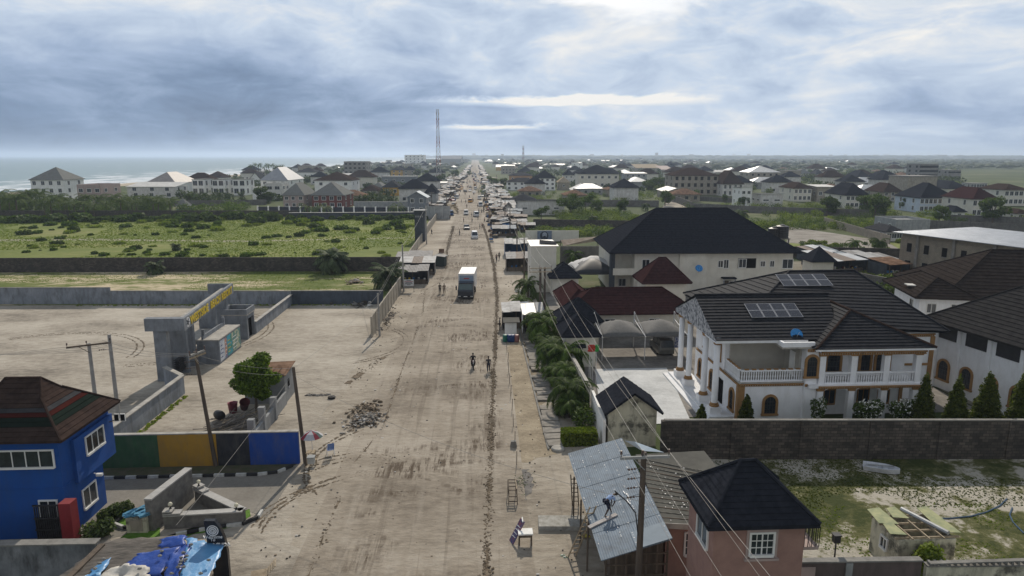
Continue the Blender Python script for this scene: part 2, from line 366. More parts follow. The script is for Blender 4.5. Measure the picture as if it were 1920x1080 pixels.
# ================================================================== shared materials
def ground_mat(name, cols, s1=0.12, s2=1.7, bump=0.5, rough=0.95, specks=0.0, stretch=(1, 1, 1), pos=(0.36, 0.5, 0.64), tracks=False, bscale=6.0):
    m = bpy.data.materials.new(name); m.use_nodes = True
    t = m.node_tree; N = t.nodes; L = t.links; b = N['Principled BSDF']; b.inputs['Roughness'].default_value = rough
    b.inputs['Specular IOR Level'].default_value = 0.15
    tc = N.new('ShaderNodeTexCoord'); mp = N.new('ShaderNodeMapping'); mp.inputs['Scale'].default_value = stretch; L.new(tc.outputs['Object'], mp.inputs[0])
    def noise(sc, det=7, ro=0.6, src=None, dist=0.0):
        n = N.new('ShaderNodeTexNoise'); n.inputs['Scale'].default_value = sc; n.inputs['Detail'].default_value = det
        n.inputs['Roughness'].default_value = ro; n.inputs['Distortion'].default_value = dist
        L.new((src or mp).outputs[0], n.inputs['Vector']); return n.outputs['Fac']
    def ma(op, a, c, d=None, clamp=False):
        n = N.new('ShaderNodeMath'); n.operation = op; n.use_clamp = clamp
        for i, x in enumerate((a, c, d)):
            if x is None: continue
            if isinstance(x, (int, float)): n.inputs[i].default_value = x
            else: L.new(x, n.inputs[i])
        return n.outputs[0]
    f = ma('ADD', ma('MULTIPLY', noise(s1, 8, 0.62), 0.62), ma('MULTIPLY', noise(s2, 8, 0.7), 0.38))
    r = N.new('ShaderNodeValToRGB'); el = r.color_ramp.elements
    el[0].position = pos[0]; el[0].color = (*cols[0], 1); el[1].position = pos[2]; el[1].color = (*cols[2], 1)
    x = el.new(pos[1]); x.color = (*cols[1], 1)
    L.new(f, r.inputs[0]); out = r.outputs[0]
    def mix(fac, a, colr):
        mx = N.new('ShaderNodeMix'); mx.data_type = 'RGBA'; L.new(fac, mx.inputs[0]); L.new(a, mx.inputs[6])
        if isinstance(colr, tuple): mx.inputs[7].default_value = (*colr, 1)
        else: L.new(colr, mx.inputs[7])
        return mx.outputs[2]
    if tracks:
        m2 = N.new('ShaderNodeMapping'); m2.inputs['Scale'].default_value = (1.0, 0.11, 1); L.new(tc.outputs['Object'], m2.inputs[0])
        m3 = N.new('ShaderNodeMapping'); m3.inputs['Scale'].default_value = (0.6, 1.0, 1); L.new(tc.outputs['Object'], m3.inputs[0])
        st = noise(3.4, 8, 0.7, m2, 0.15)
        pt = noise(0.15, 7, 0.66, m3, .6)
        k = ma('MULTIPLY', ma('SUBTRACT', st, 0.45), 9.0, clamp=True)
        k2 = ma('MULTIPLY', ma('SUBTRACT', pt, 0.505), 12.0, clamp=True)
        sx = N.new('ShaderNodeSeparateXYZ'); L.new(tc.outputs['Object'], sx.inputs[0]); wob = ma('MULTIPLY', noise(0.35, 5), 5.0)
        edge = ma('MULTIPLY', ma('MULTIPLY', ma('ADD', ma('ADD', sx.outputs[0], 11.2), ma('MULTIPLY', wob, -1.0)), 0.45, clamp=True), ma('MULTIPLY', ma('SUBTRACT', 2.2, sx.outputs[0]), 1.2, clamp=True))
        k2 = ma('MULTIPLY', k2, edge)
        out = mix(ma('MULTIPLY', ma('MULTIPLY', k, k2), 0.92), out, (0.085, 0.062, 0.043))
        m4 = N.new('ShaderNodeMapping'); m4.inputs['Scale'].default_value = (1.0, 0.05, 1); L.new(tc.outputs['Object'], m4.inputs[0])
        k3 = ma('MULTIPLY', ma('SUBTRACT', noise(1.1, 4, 0.5, m4), 0.52), 5.0, clamp=True)
        out = mix(ma('MULTIPLY', k3, 0.3), out, (0.44, 0.40, 0.34))
        m5 = N.new('ShaderNodeMapping'); m5.inputs['Scale'].default_value = (1.0, 0.028, 1); L.new(tc.outputs['Object'], m5.inputs[0])
        k5 = ma('MULTIPLY', ma('SUBTRACT', noise(2.1, 7, 0.6, m5, .4), 0.54), 10.0, clamp=True)
        out = mix(ma('MULTIPLY', ma('MULTIPLY', k5, edge), 0.38), out, (0.13, 0.105, 0.08))
    if specks:
        vo = N.new('ShaderNodeTexVoronoi'); vo.inputs['Scale'].default_value = 1.6; L.new(tc.outputs['Object'], vo.inputs['Vector'])
        k = ma('LESS_THAN', vo.outputs['Distance'], specks)
        gt = ma('GREATER_THAN', noise(0.5, 3), 0.5)
        out = mix(ma('MULTIPLY', ma('MULTIPLY', k, gt), 0.7), out, (0.62, 0.60, 0.56))
        vo2 = N.new('ShaderNodeTexVoronoi'); vo2.inputs['Scale'].default_value = 2.3; L.new(mp.outputs[0], vo2.inputs['Vector'])
        k = ma('LESS_THAN', vo2.outputs['Distance'], specks * 1.4)
        out = mix(ma('MULTIPLY', k, 0.5), out, (0.10, 0.085, 0.07))
    L.new(out, b.inputs['Base Color'])
    if bump:
        bp = N.new('ShaderNodeBump'); bp.inputs['Strength'].default_value = bump; bp.inputs['Distance'].default_value = 0.12
        L.new(noise(bscale * 0.3, 9, 0.72), bp.inputs['Height']); L.new(bp.outputs[0], b.inputs['Normal'])
    return m

SAND = ground_mat('sandy soil', [(0.215, 0.185, 0.148), (0.335, 0.295, 0.24), (0.435, 0.39, 0.325)], 0.09, 1.3, 0.9, stretch=(0.8, 1.5, 1), pos=(0.39, 0.5, 0.61), specks=0.045)
SAND2 = ground_mat('trodden verge soil', [(0.19, 0.155, 0.11), (0.30, 0.25, 0.18), (0.40, 0.34, 0.25)], 0.5, 3.0, 0.9, specks=0.1)
ROADM = ground_mat('graded laterite road', [(0.195, 0.166, 0.132), (0.295, 0.256, 0.206), (0.39, 0.346, 0.288)], 0.09, 1.3, 0.9, stretch=(0.8, 1.5, 1), pos=(0.39, 0.5, 0.61), specks=0.03, tracks=True)
LOT = ground_mat('pale crusted sand lot', [(0.205, 0.182, 0.15), (0.36, 0.322, 0.268), (0.475, 0.435, 0.37)], 0.09, 1.3, 0.9, stretch=(0.8, 1.5, 1), pos=(0.39, 0.5, 0.61), specks=0.03)
GRASSM = ground_mat('meadow turf', [(0.10, 0.135, 0.03), (0.165, 0.195, 0.05), (0.27, 0.25, 0.11)], 0.05, 0.8, 0.9, stretch=(0.6, 1.3, 1), pos=(0.38, 0.52, 0.66))
GRASS2 = ground_mat('lawn with bare sand', [(0.085, 0.12, 0.022), (0.15, 0.17, 0.05), (0.50, 0.42, 0.29)], 0.045, 0.7, 0.7, stretch=(0.5, 2.0, 1), pos=(0.42, 0.49, 0.53))
GRASS3 = ground_mat('patchy grass over white sand', [(0.05, 0.062, 0.02), (0.12, 0.12, 0.05), (0.42, 0.39, 0.33)], 0.14, 1.1, 1.0, pos=(0.44, 0.50, 0.545), specks=0.03)
FARG = ground_mat('scrubland', [(0.04, 0.06, 0.02), (0.075, 0.095, 0.03), (0.20, 0.18, 0.12)], 0.012, 0.12, 0.5, pos=(0.42, 0.56, 0.68))
CLODS = ground_mat('dug up clods', [(0.085, 0.066, 0.046), (0.15, 0.118, 0.083), (0.26, 0.215, 0.16)], 1.4, 6.0, 1.0)
CONC_F = ground_mat('stained yard concrete', [(0.13, 0.12, 0.11), (0.22, 0.205, 0.185), (0.33, 0.31, 0.28)], 0.25, 1.8, 0.5)
CONC_W = ground_mat('pale poured yard', [(0.42, 0.43, 0.43), (0.55, 0.56, 0.56), (0.66, 0.67, 0.67)], 0.4, 2.6, 0.3)
PAVE = ground_mat('interlocking paving', [(0.17, 0.155, 0.135), (0.215, 0.20, 0.175), (0.265, 0.245, 0.215)], 0.3, 4.0, 0.4)
TURF = ground_mat('bright turf', [(0.07, 0.15, 0.02), (0.10, 0.20, 0.03), (0.14, 0.22, 0.05)], 1.0, 6.0, 0.8)

def sheet(name, pts, z, m, label=None, kind='structure', cat=None, jag=0):
    if jag:
        q = []; g_ = random.Random(len(pts) + int(pts[0][0] * 10))
        for a, b in zip(pts, list(pts[1:]) + [pts[0]]):
            L_ = math.hypot(b[0] - a[0], b[1] - a[1]); n_ = max(1, min(200, int(L_ / (jag * 1.6))))
            for i in range(n_): q.append((a[0] + (b[0] - a[0]) * i / n_ + g_.uniform(-jag, jag), a[1] + (b[1] - a[1]) * i / n_ + g_.uniform(-jag, jag)))
        pts = q
    o = MB().poly([(p[0], p[1], z) for p in pts], m).build(name)
    return tag(o, label, cat, None, kind)

sheet('ground', [(-276, -300), (40000, -300), (40000, 45000), (-276, 45000)], -0.03, FARG, 'wide green and brown scrub plain behind the houses', cat='ground')
sheet('beach', [(-292, -300), (-262, -300), (-262, 45000), (-292, 45000)], -0.022, mat('beach sand', (0.45, 0.38, 0.28), (0.33, 0.28, 0.2), 0.1, 0.9), 'sandy beach strip between the sea and the town', cat='beach')
# sea with swell relief and surf
def sea():
    m = bpy.data.materials.new('sea water'); m.use_nodes = True
    t = m.node_tree; N = t.nodes; L = t.links; b = N['Principled BSDF']
    b.inputs['Roughness'].default_value = 0.32; b.inputs['IOR'].default_value = 1.33
    tc = N.new('ShaderNodeTexCoord'); mp = N.new('ShaderNodeMapping'); mp.inputs['Scale'].default_value = (1, 0.25, 1); L.new(tc.outputs['Object'], mp.inputs[0])
    n = N.new('ShaderNodeTexNoise'); n.inputs['Scale'].default_value = 0.05; n.inputs['Detail'].default_value = 9; n.inputs['Roughness'].default_value = 0.7; L.new(mp.outputs[0], n.inputs['Vector'])
    s = N.new('ShaderNodeSeparateXYZ'); L.new(tc.outputs['Object'], s.inputs[0])
    mr = N.new('ShaderNodeMapRange'); mr.inputs[1].default_value = -520; mr.inputs[2].default_value = -285; L.new(s.outputs[0], mr.inputs[0])
    ml = N.new('ShaderNodeMath'); ml.operation = 'MULTIPLY'; L.new(mr.outputs[0], ml.inputs[0]); ml.inputs[1].default_value = 0.20
    ad = N.new('ShaderNodeMath'); ad.operation = 'ADD'; L.new(n.outputs['Fac'], ad.inputs[0]); L.new(ml.outputs[0], ad.inputs[1])
    r = N.new('ShaderNodeValToRGB'); r.color_ramp.elements[0].position = 0.60; r.color_ramp.elements[1].position = 0.70; L.new(ad.outputs[0], r.inputs[0])
    r.color_ramp.elements[0].color = (0.19, 0.27, 0.27, 1); r.color_ramp.elements[1].color = (0.75, 0.77, 0.76, 1)
    L.new(r.outputs[0], b.inputs['Base Color'])
    n2 = N.new('ShaderNodeTexNoise'); n2.inputs['Scale'].default_value = 0.35; n2.inputs['Detail'].default_value = 8; L.new(mp.outputs[0], n2.inputs['Vector'])
    bp = N.new('ShaderNodeBump'); bp.inputs['Strength'].default_value = 0.9; bp.inputs['Distance'].default_value = 0.9
    L.new(n2.outputs['Fac'], bp.inputs['Height']); L.new(bp.outputs[0], b.inputs['Normal'])
    sheet('sea', [(-40000, -300), (-286, -300), (-286, 45000), (-40000, 45000)], -0.012, m, 'grey green sea with white surf along the shore', cat='sea')
sea()

# value noise helper for relief
def vnoise(x, y, seed):
    g = np.random.default_rng(seed); T = g.random((256, 256))
    xi = np.floor(x).astype(int); yi = np.floor(y).astype(int); fx = x - xi; fy = y - yi
    fx = fx * fx * (3 - 2 * fx); fy = fy * fy * (3 - 2 * fy)
    a = T[xi % 256, yi % 256]; b = T[(xi + 1) % 256, yi % 256]; c = T[xi % 256, (yi + 1) % 256]; d = T[(xi + 1) % 256, (yi + 1) % 256]
    return (a * (1 - fx) + b * fx) * (1 - fy) + (c * (1 - fx) + d * fx) * fy
def relief(name, xs, ys, hf, m, label, cat, kind='structure', warp=None):
    X, Y = np.meshgrid(xs, ys); Z = hf(X, Y)
    if warp: X = warp(X, Y)
    V = np.stack([X, Y, Z], -1).reshape(-1, 3); nx, ny = len(xs), len(ys)
    i = (np.arange(ny - 1)[:, None] * nx + np.arange(nx - 1)[None]).reshape(-1)
    F = np.stack([i, i + 1, i + nx + 1, i + nx], 1)
    return tag(np_mesh(name, V, F, m, smooth=True), label, cat, None, kind)

# sandy street corridor, then the graded road on it
sheet('street_soil', [(-16, -5), (9, -5), (10, 60), (8, 160), (8, 300), (9, 900), (10, 3600), (-14, 3600), (-15, 900), (-17, 300), (-16, 180)], 0.0, SAND, 'pale sandy soil on both sides of the dirt road', cat='ground')
def road_h(X, Y):
    ed = np.clip(1 - np.abs(X + 3.6) / 6.6, 0, 0.12) / 0.12
    h = (vnoise(X * 2.6 + 9, Y * 0.3, 1) - .5) * 0.10 + (vnoise(X * 5.5, Y * .8 + 7, 2) - .5) * 0.06
    pat = np.clip((vnoise(X * 0.15 + 3, Y * 0.22, 3) - .45) * 4, 0.15, 1)
    return 0.035 * ed + h * pat * ed + (vnoise(X * .5, Y * .35, 4) - .5) * 0.05 * ed + 0.008
relief('road', np.arange(-10.2, 3.05, 0.14), np.concatenate([np.arange(22, 90, 0.26), np.arange(90, 200, 0.8)]), road_h, ROADM,
       'graded brown dirt road with dark muddy tyre ruts', 'road', warp=lambda X, Y: X + (Y - 33) * 0.010 + np.where(Y > 110, 0, 0))
def ribbon(name, line, w, z, m, label, cat, seed=1, kind='structure', step=None):
    rr = random.Random(seed); L = []; Rr = []
    for i, (x, y) in enumerate(line):
        j = rr.uniform(-.12, .12) * w
        L.append((x - w / 2 + j, y)); Rr.append((x + w / 2 + rr.uniform(-.12, .12) * w, y))
    mb = MB()
    for i in range(len(L) - 1):
        mb.poly([(*L[i], z), (*Rr[i], z), (*Rr[i + 1], z), (*L[i + 1], z)], m)
    return tag(mb.build(name), label, cat, None, kind)
ribbon('road', [(-1.9, 199.5)] + [(-1.6 - (y - 200) * 0.004, y) for y in range(220, 3600, 60)], 12.5, 0.03, ROADM, 'far stretch of the dirt road running to the horizon', 'road', 3)

def ridge(name, line, w, h, m, label, seed, n_per=0.22, gap=0.0):
    """lumpy spoil ridge pushed up by the grader along a line"""
    pts = [Vector((p[0], p[1], 0)) for p in line]; rr = random.Random(seed); mb = MB()
    for a, b in zip(pts[:-1], pts[1:]):
        d = (b - a); k = int(d.length / n_per * 3.2); side = Vector((d.y, -d.x, 0)).normalized()
        for i in range(k):
            if gap and rr.random() < gap: continue
            c = a + d * (i / k) + side * rr.gauss(0, w * 0.24); r = rr.uniform(0.02, 0.075) * h * 5 * (1 + c.y / 250)
            mb.blob((c.x, c.y, 0.02 + r * .22), (r * rr.uniform(.7, 1.5), r * rr.uniform(.7, 1.9), r * rr.uniform(.45, .9)), m, rr.random(), .4, 5, 4)
    for a, b in zip(pts[:-1], pts[1:]):
        n_ = max(1, int((b - a).length / .8)); s_ = Vector((b.y - a.y, a.x - b.x, 0)).normalized()
        for i in range(n_):
            if gap and rr.random() < gap: continue
            p, q = a.lerp(b, i / n_), a.lerp(b, (i + 1.1) / n_); fw = 1 if a.y < 80 else .45; w1, w2 = w * fw * rr.uniform(.15, .38), w * fw * rr.uniform(.15, .38); z = .055 + .004 * (i % 3)
            mb.add([p - s_ * w1 + Vector((0, 0, .012)), p + Vector((0, 0, z)), p + s_ * w1 + Vector((0, 0, .012)), q + s_ * w2 + Vector((0, 0, .012)), q + Vector((0, 0, z)), q - s_ * w2 + Vector((0, 0, .012))], [(0, 1, 4, 5), (1, 2, 3, 4)], m)
    return tag(mb.build(name), label, 'soil ridge', None, 'stuff')
def pl(*pts): return [P(*p) for p in pts]
ridge('soil_ridge', pl((912, 1090), (914, 1000), (918, 900), (922, 800), (925, 700), (930, 620), (932, 560), (926, 500), (915, 450), (905, 420)), 0.6, 0.2, CLODS,
      'dark ridge of broken soil clods along the right edge of the road', 5, 0.09)
ridge('soil_ridge', pl((575, 1090), (605, 1010), (640, 930)), 0.5, .15, CLODS, 'broken line of clods beside the paved forecourt', 6, 0.16, .55)
ridge('soil_ridge', pl((664, 868), (690, 838), (718, 800), (742, 730), (755, 690), (778, 630), (793, 585), (797, 545), (842, 520)), 0.4, .12, CLODS,
      'thin ridge of soil clods along the left edge of the road', 7, 0.13, .5)
ridge('soil_ridge', pl((836, 505), (838, 470), (846, 440), (850, 424)), 0.9, .2, CLODS, 'curved ridge of soil where the road bends on the left', 8, 0.2)
ridge('soil_ridge', pl((650, 720), (690, 690), (720, 670)), 1.2, .12, CLODS, 'scattered clods on the sand left of the road', 9, 0.12, .6)
# soil path and verge to the right of the ridge
sheet('verge', [P(952, 880), P(1040, 850), P(1008, 690), P(993, 640), P(952, 640)], 0.008, SAND2, 'rough verge of trampled yellow soil and litter right of the footpath', cat='verge', jag=.3)
sheet('lot_soil', [P(-60, 1100), P(560, 1100), (-13.5, 47), (-12.9, 66), (-12.2, 101.7), (-90, 104.6), (-110, 60)], 0.006, LOT, 'wide pale sand lot behind the resort gate', cat='ground', jag=.5)
sheet('lawn', [(-120, 105.2), (-14, 101.9), (-14.2, 131.8), (-120, 135)], 0.010, GRASS2, 'strip of lawn with a bare sand patch between two walls', cat='lawn')
sheet('grass_field', [(-190, 137), (-14.5, 132.5), (-17, 252), (-190, 268)], 0.010, GRASSM, 'wide green meadow dotted with bushes', cat='field')
sheet('footpath', [(-190, 176), (-110, 186), (-60, 180), (-17, 186), (-17, 188.5), (-60, 182.5), (-110, 190), (-190, 182)], 0.016, mat('dusty path', (0.34, 0.31, 0.24), (0.2, 0.2, 0.1), .4, .95), 'dusty footpath across the green meadow', cat='path', jag=.9)
sheet('forecourt_paving', [(-27.5, 35.5), P(470, 960), P(500, 972), P(545, 900), P(566, 876), (-27.5, 46.3)], 0.02, PAVE, 'grey block paving in front of the four coloured wall', cat='paving')
# compound grounds
sheet('yard_paving', [(10.2, 54.5), (44, 54.5), (44, 112), (10.6, 112)], 0.010, CONC_F, 'stained concrete yard between the carport and the villa', cat='yard')
sheet('white_paving', [P(1115, 692), P(1250, 690), P(1296, 792), P(1130, 800)], 0.022, CONC_W, 'rectangle of fresh pale concrete in front of the villa', cat='yard')
sheet('back_plot', [(13.8, 28), (60, 28), (60, 46.2), (13.6, 46.4)], 0.010, GRASS3, 'plot of patchy dark grass and white sand behind the block wall', cat='ground')
sheet('side_yard', [(44.2, 46), (90, 46), (120, 140), (52, 140), (44.2, 60)], 0.012, ground_mat('yard dirt', [(0.13, 0.12, .09), (.2, .18, .14), (.28, .26, .21)], .2, 2, .6), 'brown earth yards between the houses on the right', cat='ground')
sheet('side_plot', [P(1475, 455), P(1700, 475), P(1660, 452), P(1480, 425)], 0.02, ground_mat('grey gravel plot', [(0.16, 0.14, .12), (.26, .24, .21), (.34, .31, .28)], .2, 2, .6), 'bare grey plot behind the big dark roof', cat='ground')
sheet('side_lawn', [P(1470, 478), P(1720, 480), P(1720, 455), P(1478, 448)], 0.016, GRASSM, 'yellow green grass strip behind the tin shacks', cat='lawn')
sheet('side_lane', [P(1240, 392), P(1300, 392), P(1268, 374), P(1252, 374)], 0.02, LOT, 'sandy lane between two block walls', cat='lane')

def tufts(name, poly, n, size, m, seed, label, keep=None, cat='grass'):
    g = np.random.default_rng(seed); p = np.array(poly); lo, hi = p.min(0), p.max(0)
    pts = lo + g.random((int(n * 1.6), 2)) * (hi - lo)
    ins = np.zeros(len(pts), bool); j = len(p) - 1
    for i in range(len(p)):
        c = ((p[i, 1] > pts[:, 1]) != (p[j, 1] > pts[:, 1])) & (pts[:, 0] < (p[j, 0] - p[i, 0]) * (pts[:, 1] - p[i, 1]) / (p[j, 1] - p[i, 1] + 1e-9) + p[i, 0]); ins ^= c; j = i
    pts = pts[ins]
    if keep: pts = pts[vnoise(pts[:, 0] * keep[0] + 5, pts[:, 1] * keep[0] * 1.7, seed) > keep[1]]
    pts = pts[:n]; k = len(pts); a = g.uniform(0, math.pi, k); s = size * g.uniform(.5, 1.6, k)
    V = []
    for q in (0, 1.6):
        ux = np.cos(a + q) * s; uy = np.sin(a + q) * s; h = s * g.uniform(.5, 1.0, k); lx = g.normal(0, .25, k) * s
        z0 = np.zeros(k)
        V.append(np.stack([np.stack([pts[:, 0] - ux, pts[:, 1] - uy, z0], 1), np.stack([pts[:, 0] + ux, pts[:, 1] + uy, z0], 1),
                           np.stack([pts[:, 0] + ux * .5 + lx, pts[:, 1] + uy * .5, h], 1), np.stack([pts[:, 0] - ux * .5 + lx, pts[:, 1] - uy * .5, h], 1)], 1))
    V = np.concatenate(V, 0).reshape(-1, 3); F = np.arange(len(V)).reshape(-1, 4)
    return tag(np_mesh(name, V, F, m), label, cat, None, 'stuff')
G_A = leaf_mat('grass blades', (0.22, 0.26, 0.065), (0.12, 0.16, 0.035), 0.05)
G_B = leaf_mat('dark grass blades', (0.13, 0.14, 0.045), (0.05, 0.065, 0.02), 0.05)
tufts('grass', [(-120, 138), (-15, 133), (-17.5, 250), (-175, 262), (-160, 140)], 42000, 0.14, G_A, 11, 'low green grass tufts all over the meadow', (0.05, 0.33))
tufts('grass', [(-120, 124), (-15, 121), (-14.5, 131.5), (-120, 134)], 5000, 0.07, G_A, 12, 'short grass along the foot of the long block wall', (0.09, .3))
tufts('grass', [(-50, 103), (-14.5, 102.3), (-14.5, 121), (-50, 124)], 5000, 0.06, G_A, 13, 'short grass beside the shack at the roadside', (0.09, .3))
tufts('grass', [(18, 39), (48, 38), (48, 45.8), (16, 46)], 9000, 0.05, G_B, 14, 'dark grass at the foot of the block wall around the white boat', (0.12, .35))
tufts('grass', [(19, 30.5), (48, 30.5), (48, 39), (20, 39)], 4500, 0.05, G_A, 15, 'yellow green grass around the roofless hut', (0.16, .52))
tufts('grass', [(63, 118), (97, 104), (130, 150), (72, 150)], 6000, 0.25, G_A, 16, 'tall yellow green grass behind the tin shacks', (0.1, .25))
tufts('weeds', [(-60, 102.4), (-16, 100.7), (-16, 101.6), (-60, 103.6)], 900, .12, G_A, 21, 'thin weeds along the foot of the grey lot wall')
tufts('weeds', [(-27.6, 48), (-27.2, 48), (-27.0, 62), (-27.5, 62)], 260, .10, G_A, 22, 'weeds along the inner foot of the pale grey wall')
tm = MB(); g_ = random.Random(17)
for (cx, cy, r, a0, a1) in ((-6.5, 38.5, 6.5, 95, 190), (-6.3, 38.7, 7.0, 100, 185), (-5.5, 37, 8.4, 95, 170), (-5.3, 37.2, 8.9, 98, 165), (-4, 47, 8.2, 130, 215), (-3.8, 47.2, 8.7, 128, 210), (-9, 44, 3.4, 20, 150), (-9, 44.1, 3.9, 15, 145), (-9, 44.2, 4.4, 25, 130), (-18, 80, 9, -60, 40), (-18, 80, 9.6, -62, 42), (-40, 85, 13, -80, 60), (-40, 85, 13.7, -80, 60), (-50, 75, 11, 0, 130), (-50, 75, 11.7, 0, 130)):
    n_ = int((a1 - a0) / 180 * math.pi * r / .16); k_ = 1 + r / 30
    for i in range(n_):
        if g_.random() < .3: continue
        a = R(a0 + (a1 - a0) * i / n_); w_ = g_.uniform(.03, .10) * k_; rr_ = r + g_.uniform(-.05, .05); b_ = a + g_.uniform(.10, .2) / r; z_ = .03 + .012 * (i % 2)
        tm.add([(cx + (rr_ + s * w_) * math.cos(t), cy + (rr_ + s * w_) * math.sin(t), z) for t in (a, b_) for s, z in ((-1, .012), (0, z_), (1, .012))], [(0, 1, 4, 3), (1, 2, 5, 4)], CLODS)
tag(tm.build('tyre_tracks'), 'curving tyre tracks pressed in the sand beside the road and in the lot', 'tyre tracks', None, 'stuff')

# ================================================================== building kit
WHITE = mat('white wall paint', (0.85, 0.85, 0.83), (0.78, 0.775, 0.75), 0.8, 0.85, streak=((0.36, 0.33, 0.28), 0.35))
WHITE2 = mat('weathered white render', (0.70, 0.69, 0.67), (0.54, 0.52, 0.49), 0.6, 0.9, streak=((0.22, 0.2, 0.17), 0.5))
VILLA = mat('villa white render', (0.82, 0.83, 0.85), (0.76, 0.77, 0.79), 1.2, 0.85, 0.2, 30, streak=((0.5, 0.48, 0.44), 0.3))
CREAM = mat('cream wall paint', (0.68, 0.655, 0.58), (0.60, 0.57, 0.50), 0.7, 0.9, streak=((0.42, 0.39, 0.33), 0.3))
BEIGE = mat('bare beige render', (0.38, 0.34, 0.28), (0.26, 0.235, 0.19), 0.7, 0.9, streak=((0.12, 0.11, 0.09), 0.6))
PINKF = mat('faded pink render', (0.44, 0.34, 0.31), (0.34, 0.27, 0.25), 0.6, 0.9, streak=((0.22, 0.18, 0.16), 0.4))
PINKB = mat('dusty pink wall paint', (0.32, 0.195, 0.16), (0.26, 0.155, 0.13), 1.5, 0.9, 0.25, 40)
MAROONW = mat('maroon wall paint', (0.19, 0.055, 0.045), (0.14, 0.04, 0.035), 0.8, 0.85)
YELLOWW = mat('mustard wall paint', (0.56, 0.33, 0.06), (0.45, 0.26, 0.05), 0.8, 0.85)
GREYW = mat('blue grey render', (0.22, 0.24, 0.27), (0.155, 0.17, 0.19), 0.9, 0.9, 0.2, 20, streak=((0.05, 0.055, 0.06), 0.5))
GREYD = mat('dark slate paint', (0.055, 0.065, 0.08), (0.035, 0.042, 0.052), 0.9, 0.9, streak=((0.12, 0.12, 0.12), 0.3))
GREYL = mat('pale grey render', (0.36, 0.37, 0.37), (0.26, 0.27, 0.27), 0.8, 0.9, streak=((0.13, 0.13, 0.13), 0.5))
BLUEW = mat('strong blue wall paint', (0.006, 0.070, 0.30), (0.008, 0.058, 0.24), 0.6, 0.85, 0.3, 50, streak=((.02, .06, .15), .4))
CONC = mat('raw concrete', (0.27, 0.26, 0.24), (0.17, 0.165, 0.155), 0.8, 0.92, 0.3, 10, streak=((0.06, 0.058, 0.05), 0.5))
CONC_L = mat('light coping concrete', (0.42, 0.40, 0.36), (0.26, 0.25, 0.23), 1.4, 0.9, 0.2, 12)
STAINW = mat('peeling yellowed render', (0.56, 0.53, 0.41), (0.13, 0.125, 0.10), 0.9, 0.92, 0.3, 10, streak=((0.07, 0.07, 0.06), 0.6), detail=12, pos=(0.38, 0.50))
BLOCK = brick_mat('sooty block wall', (0.048, 0.043, 0.038), (0.125, 0.105, 0.088), (0.03, 0.028, 0.025), stain=(0.014, 0.013, 0.012), st=0.7)
BLOCK2 = brick_mat('grey block wall', (0.15, 0.145, 0.135), (0.19, 0.18, 0.165), (0.10, 0.10, 0.095), stain=(0.05, 0.048, 0.044), st=0.65)
BLOCKS = brick_mat('tan sandcrete block', (0.25, 0.22, 0.17), (0.30, 0.26, 0.20), (0.17, 0.155, 0.13), stain=(0.09, 0.08, 0.07), st=0.5)
STONE = mat('crazy stone cladding', (0.44, 0.44, 0.45), (0.14, 0.145, 0.16), 3.2, 0.8, 0.8, 6, detail=3, pos=(0.44, 0.54))
TIMBER = mat('weathered timber', (0.13, 0.10, 0.075), (0.07, 0.055, 0.042), 3, 0.9, 0.3, 12, stretch=(1, 1, 0.15))
TIMBER_L = mat('pale raw timber', (0.38, 0.31, 0.22), (0.24, 0.19, 0.13), 3, 0.9, stretch=(1, 1, 0.3))
GOLD = mat('ochre trim paint', (0.34, 0.19, 0.075), (0.25, 0.14, 0.055), 1.5, 0.8)
FRAME = mat('white window frame', (0.72, 0.72, 0.70), (0.66, 0.66, 0.64), 1, 0.5)
DFRAME = mat('dark metal', (0.035, 0.035, 0.038), (0.02, 0.02, 0.022), 2, 0.5)
GLASS = mat('dim window glass', (0.035, 0.045, 0.055), (0.018, 0.022, 0.028), 1.5, 0.12, spec=0.6)
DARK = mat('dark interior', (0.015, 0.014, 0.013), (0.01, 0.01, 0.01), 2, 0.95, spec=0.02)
R_BLACK = mat('charcoal stone coated tile', (0.030, 0.033, 0.042), (0.019, 0.021, 0.027), 3, 0.62, 0.25, 60, spec=0.0)
R_BLACK2 = mat('black villa tile', (0.036, 0.038, 0.044), (0.020, 0.021, 0.025), 3, 0.7, 0.3, 50, spec=0.03)
R_BROWN = mat('dark brown tile', (0.060, 0.042, 0.036), (0.036, 0.026, 0.023), 2, 0.6, 0.2, 40, spec=0.0)
R_MAROON = mat('maroon tile', (0.058, 0.027, 0.027), (0.038, 0.019, 0.019), 2, 0.6, 0.2, 40, spec=0.0)
R_RED = mat('red tile band', (0.06, 0.018, 0.015), (0.045, 0.015, 0.013), 2, 0.55, spec=0.0)
R_GREEN = mat('green tile band', (0.018, 0.026, 0.021), (0.014, 0.02, 0.017), 2, 0.55, spec=0.0)
R_GREY = mat('grey long span roofing', (0.21, 0.215, 0.205), (0.18, 0.18, 0.17), 0.7, 0.6, 0.2, 10, streak=((0.12, 0.12, 0.11), 0.4), spec=0.0)
R_SLATE = mat('mid grey tile', (0.06, 0.06, 0.064), (0.04, 0.041, 0.044), 1.5, 0.6, 0.2, 20, spec=0.0)
R_SILVER = mat('silver aluminium sheet', (0.52, 0.54, 0.55), (0.36, 0.37, 0.38), 0.6, 0.45, metal=0.35, streak=((0.25, 0.25, 0.25), 0.5))
R_WHITE = mat('bleached roofing sheet', (0.60, 0.59, 0.56), (0.42, 0.41, 0.38), 0.5, 0.5)
R_RUST = mat('rusty roofing sheet', (0.26, 0.17, 0.12), (0.11, 0.07, 0.05), 1.0, 0.85, detail=9, spec=0.0)
R_TAN = mat('tan roofing', (0.42, 0.35, 0.25), (0.32, 0.26, 0.19), 0.7, 0.8, spec=0.0)

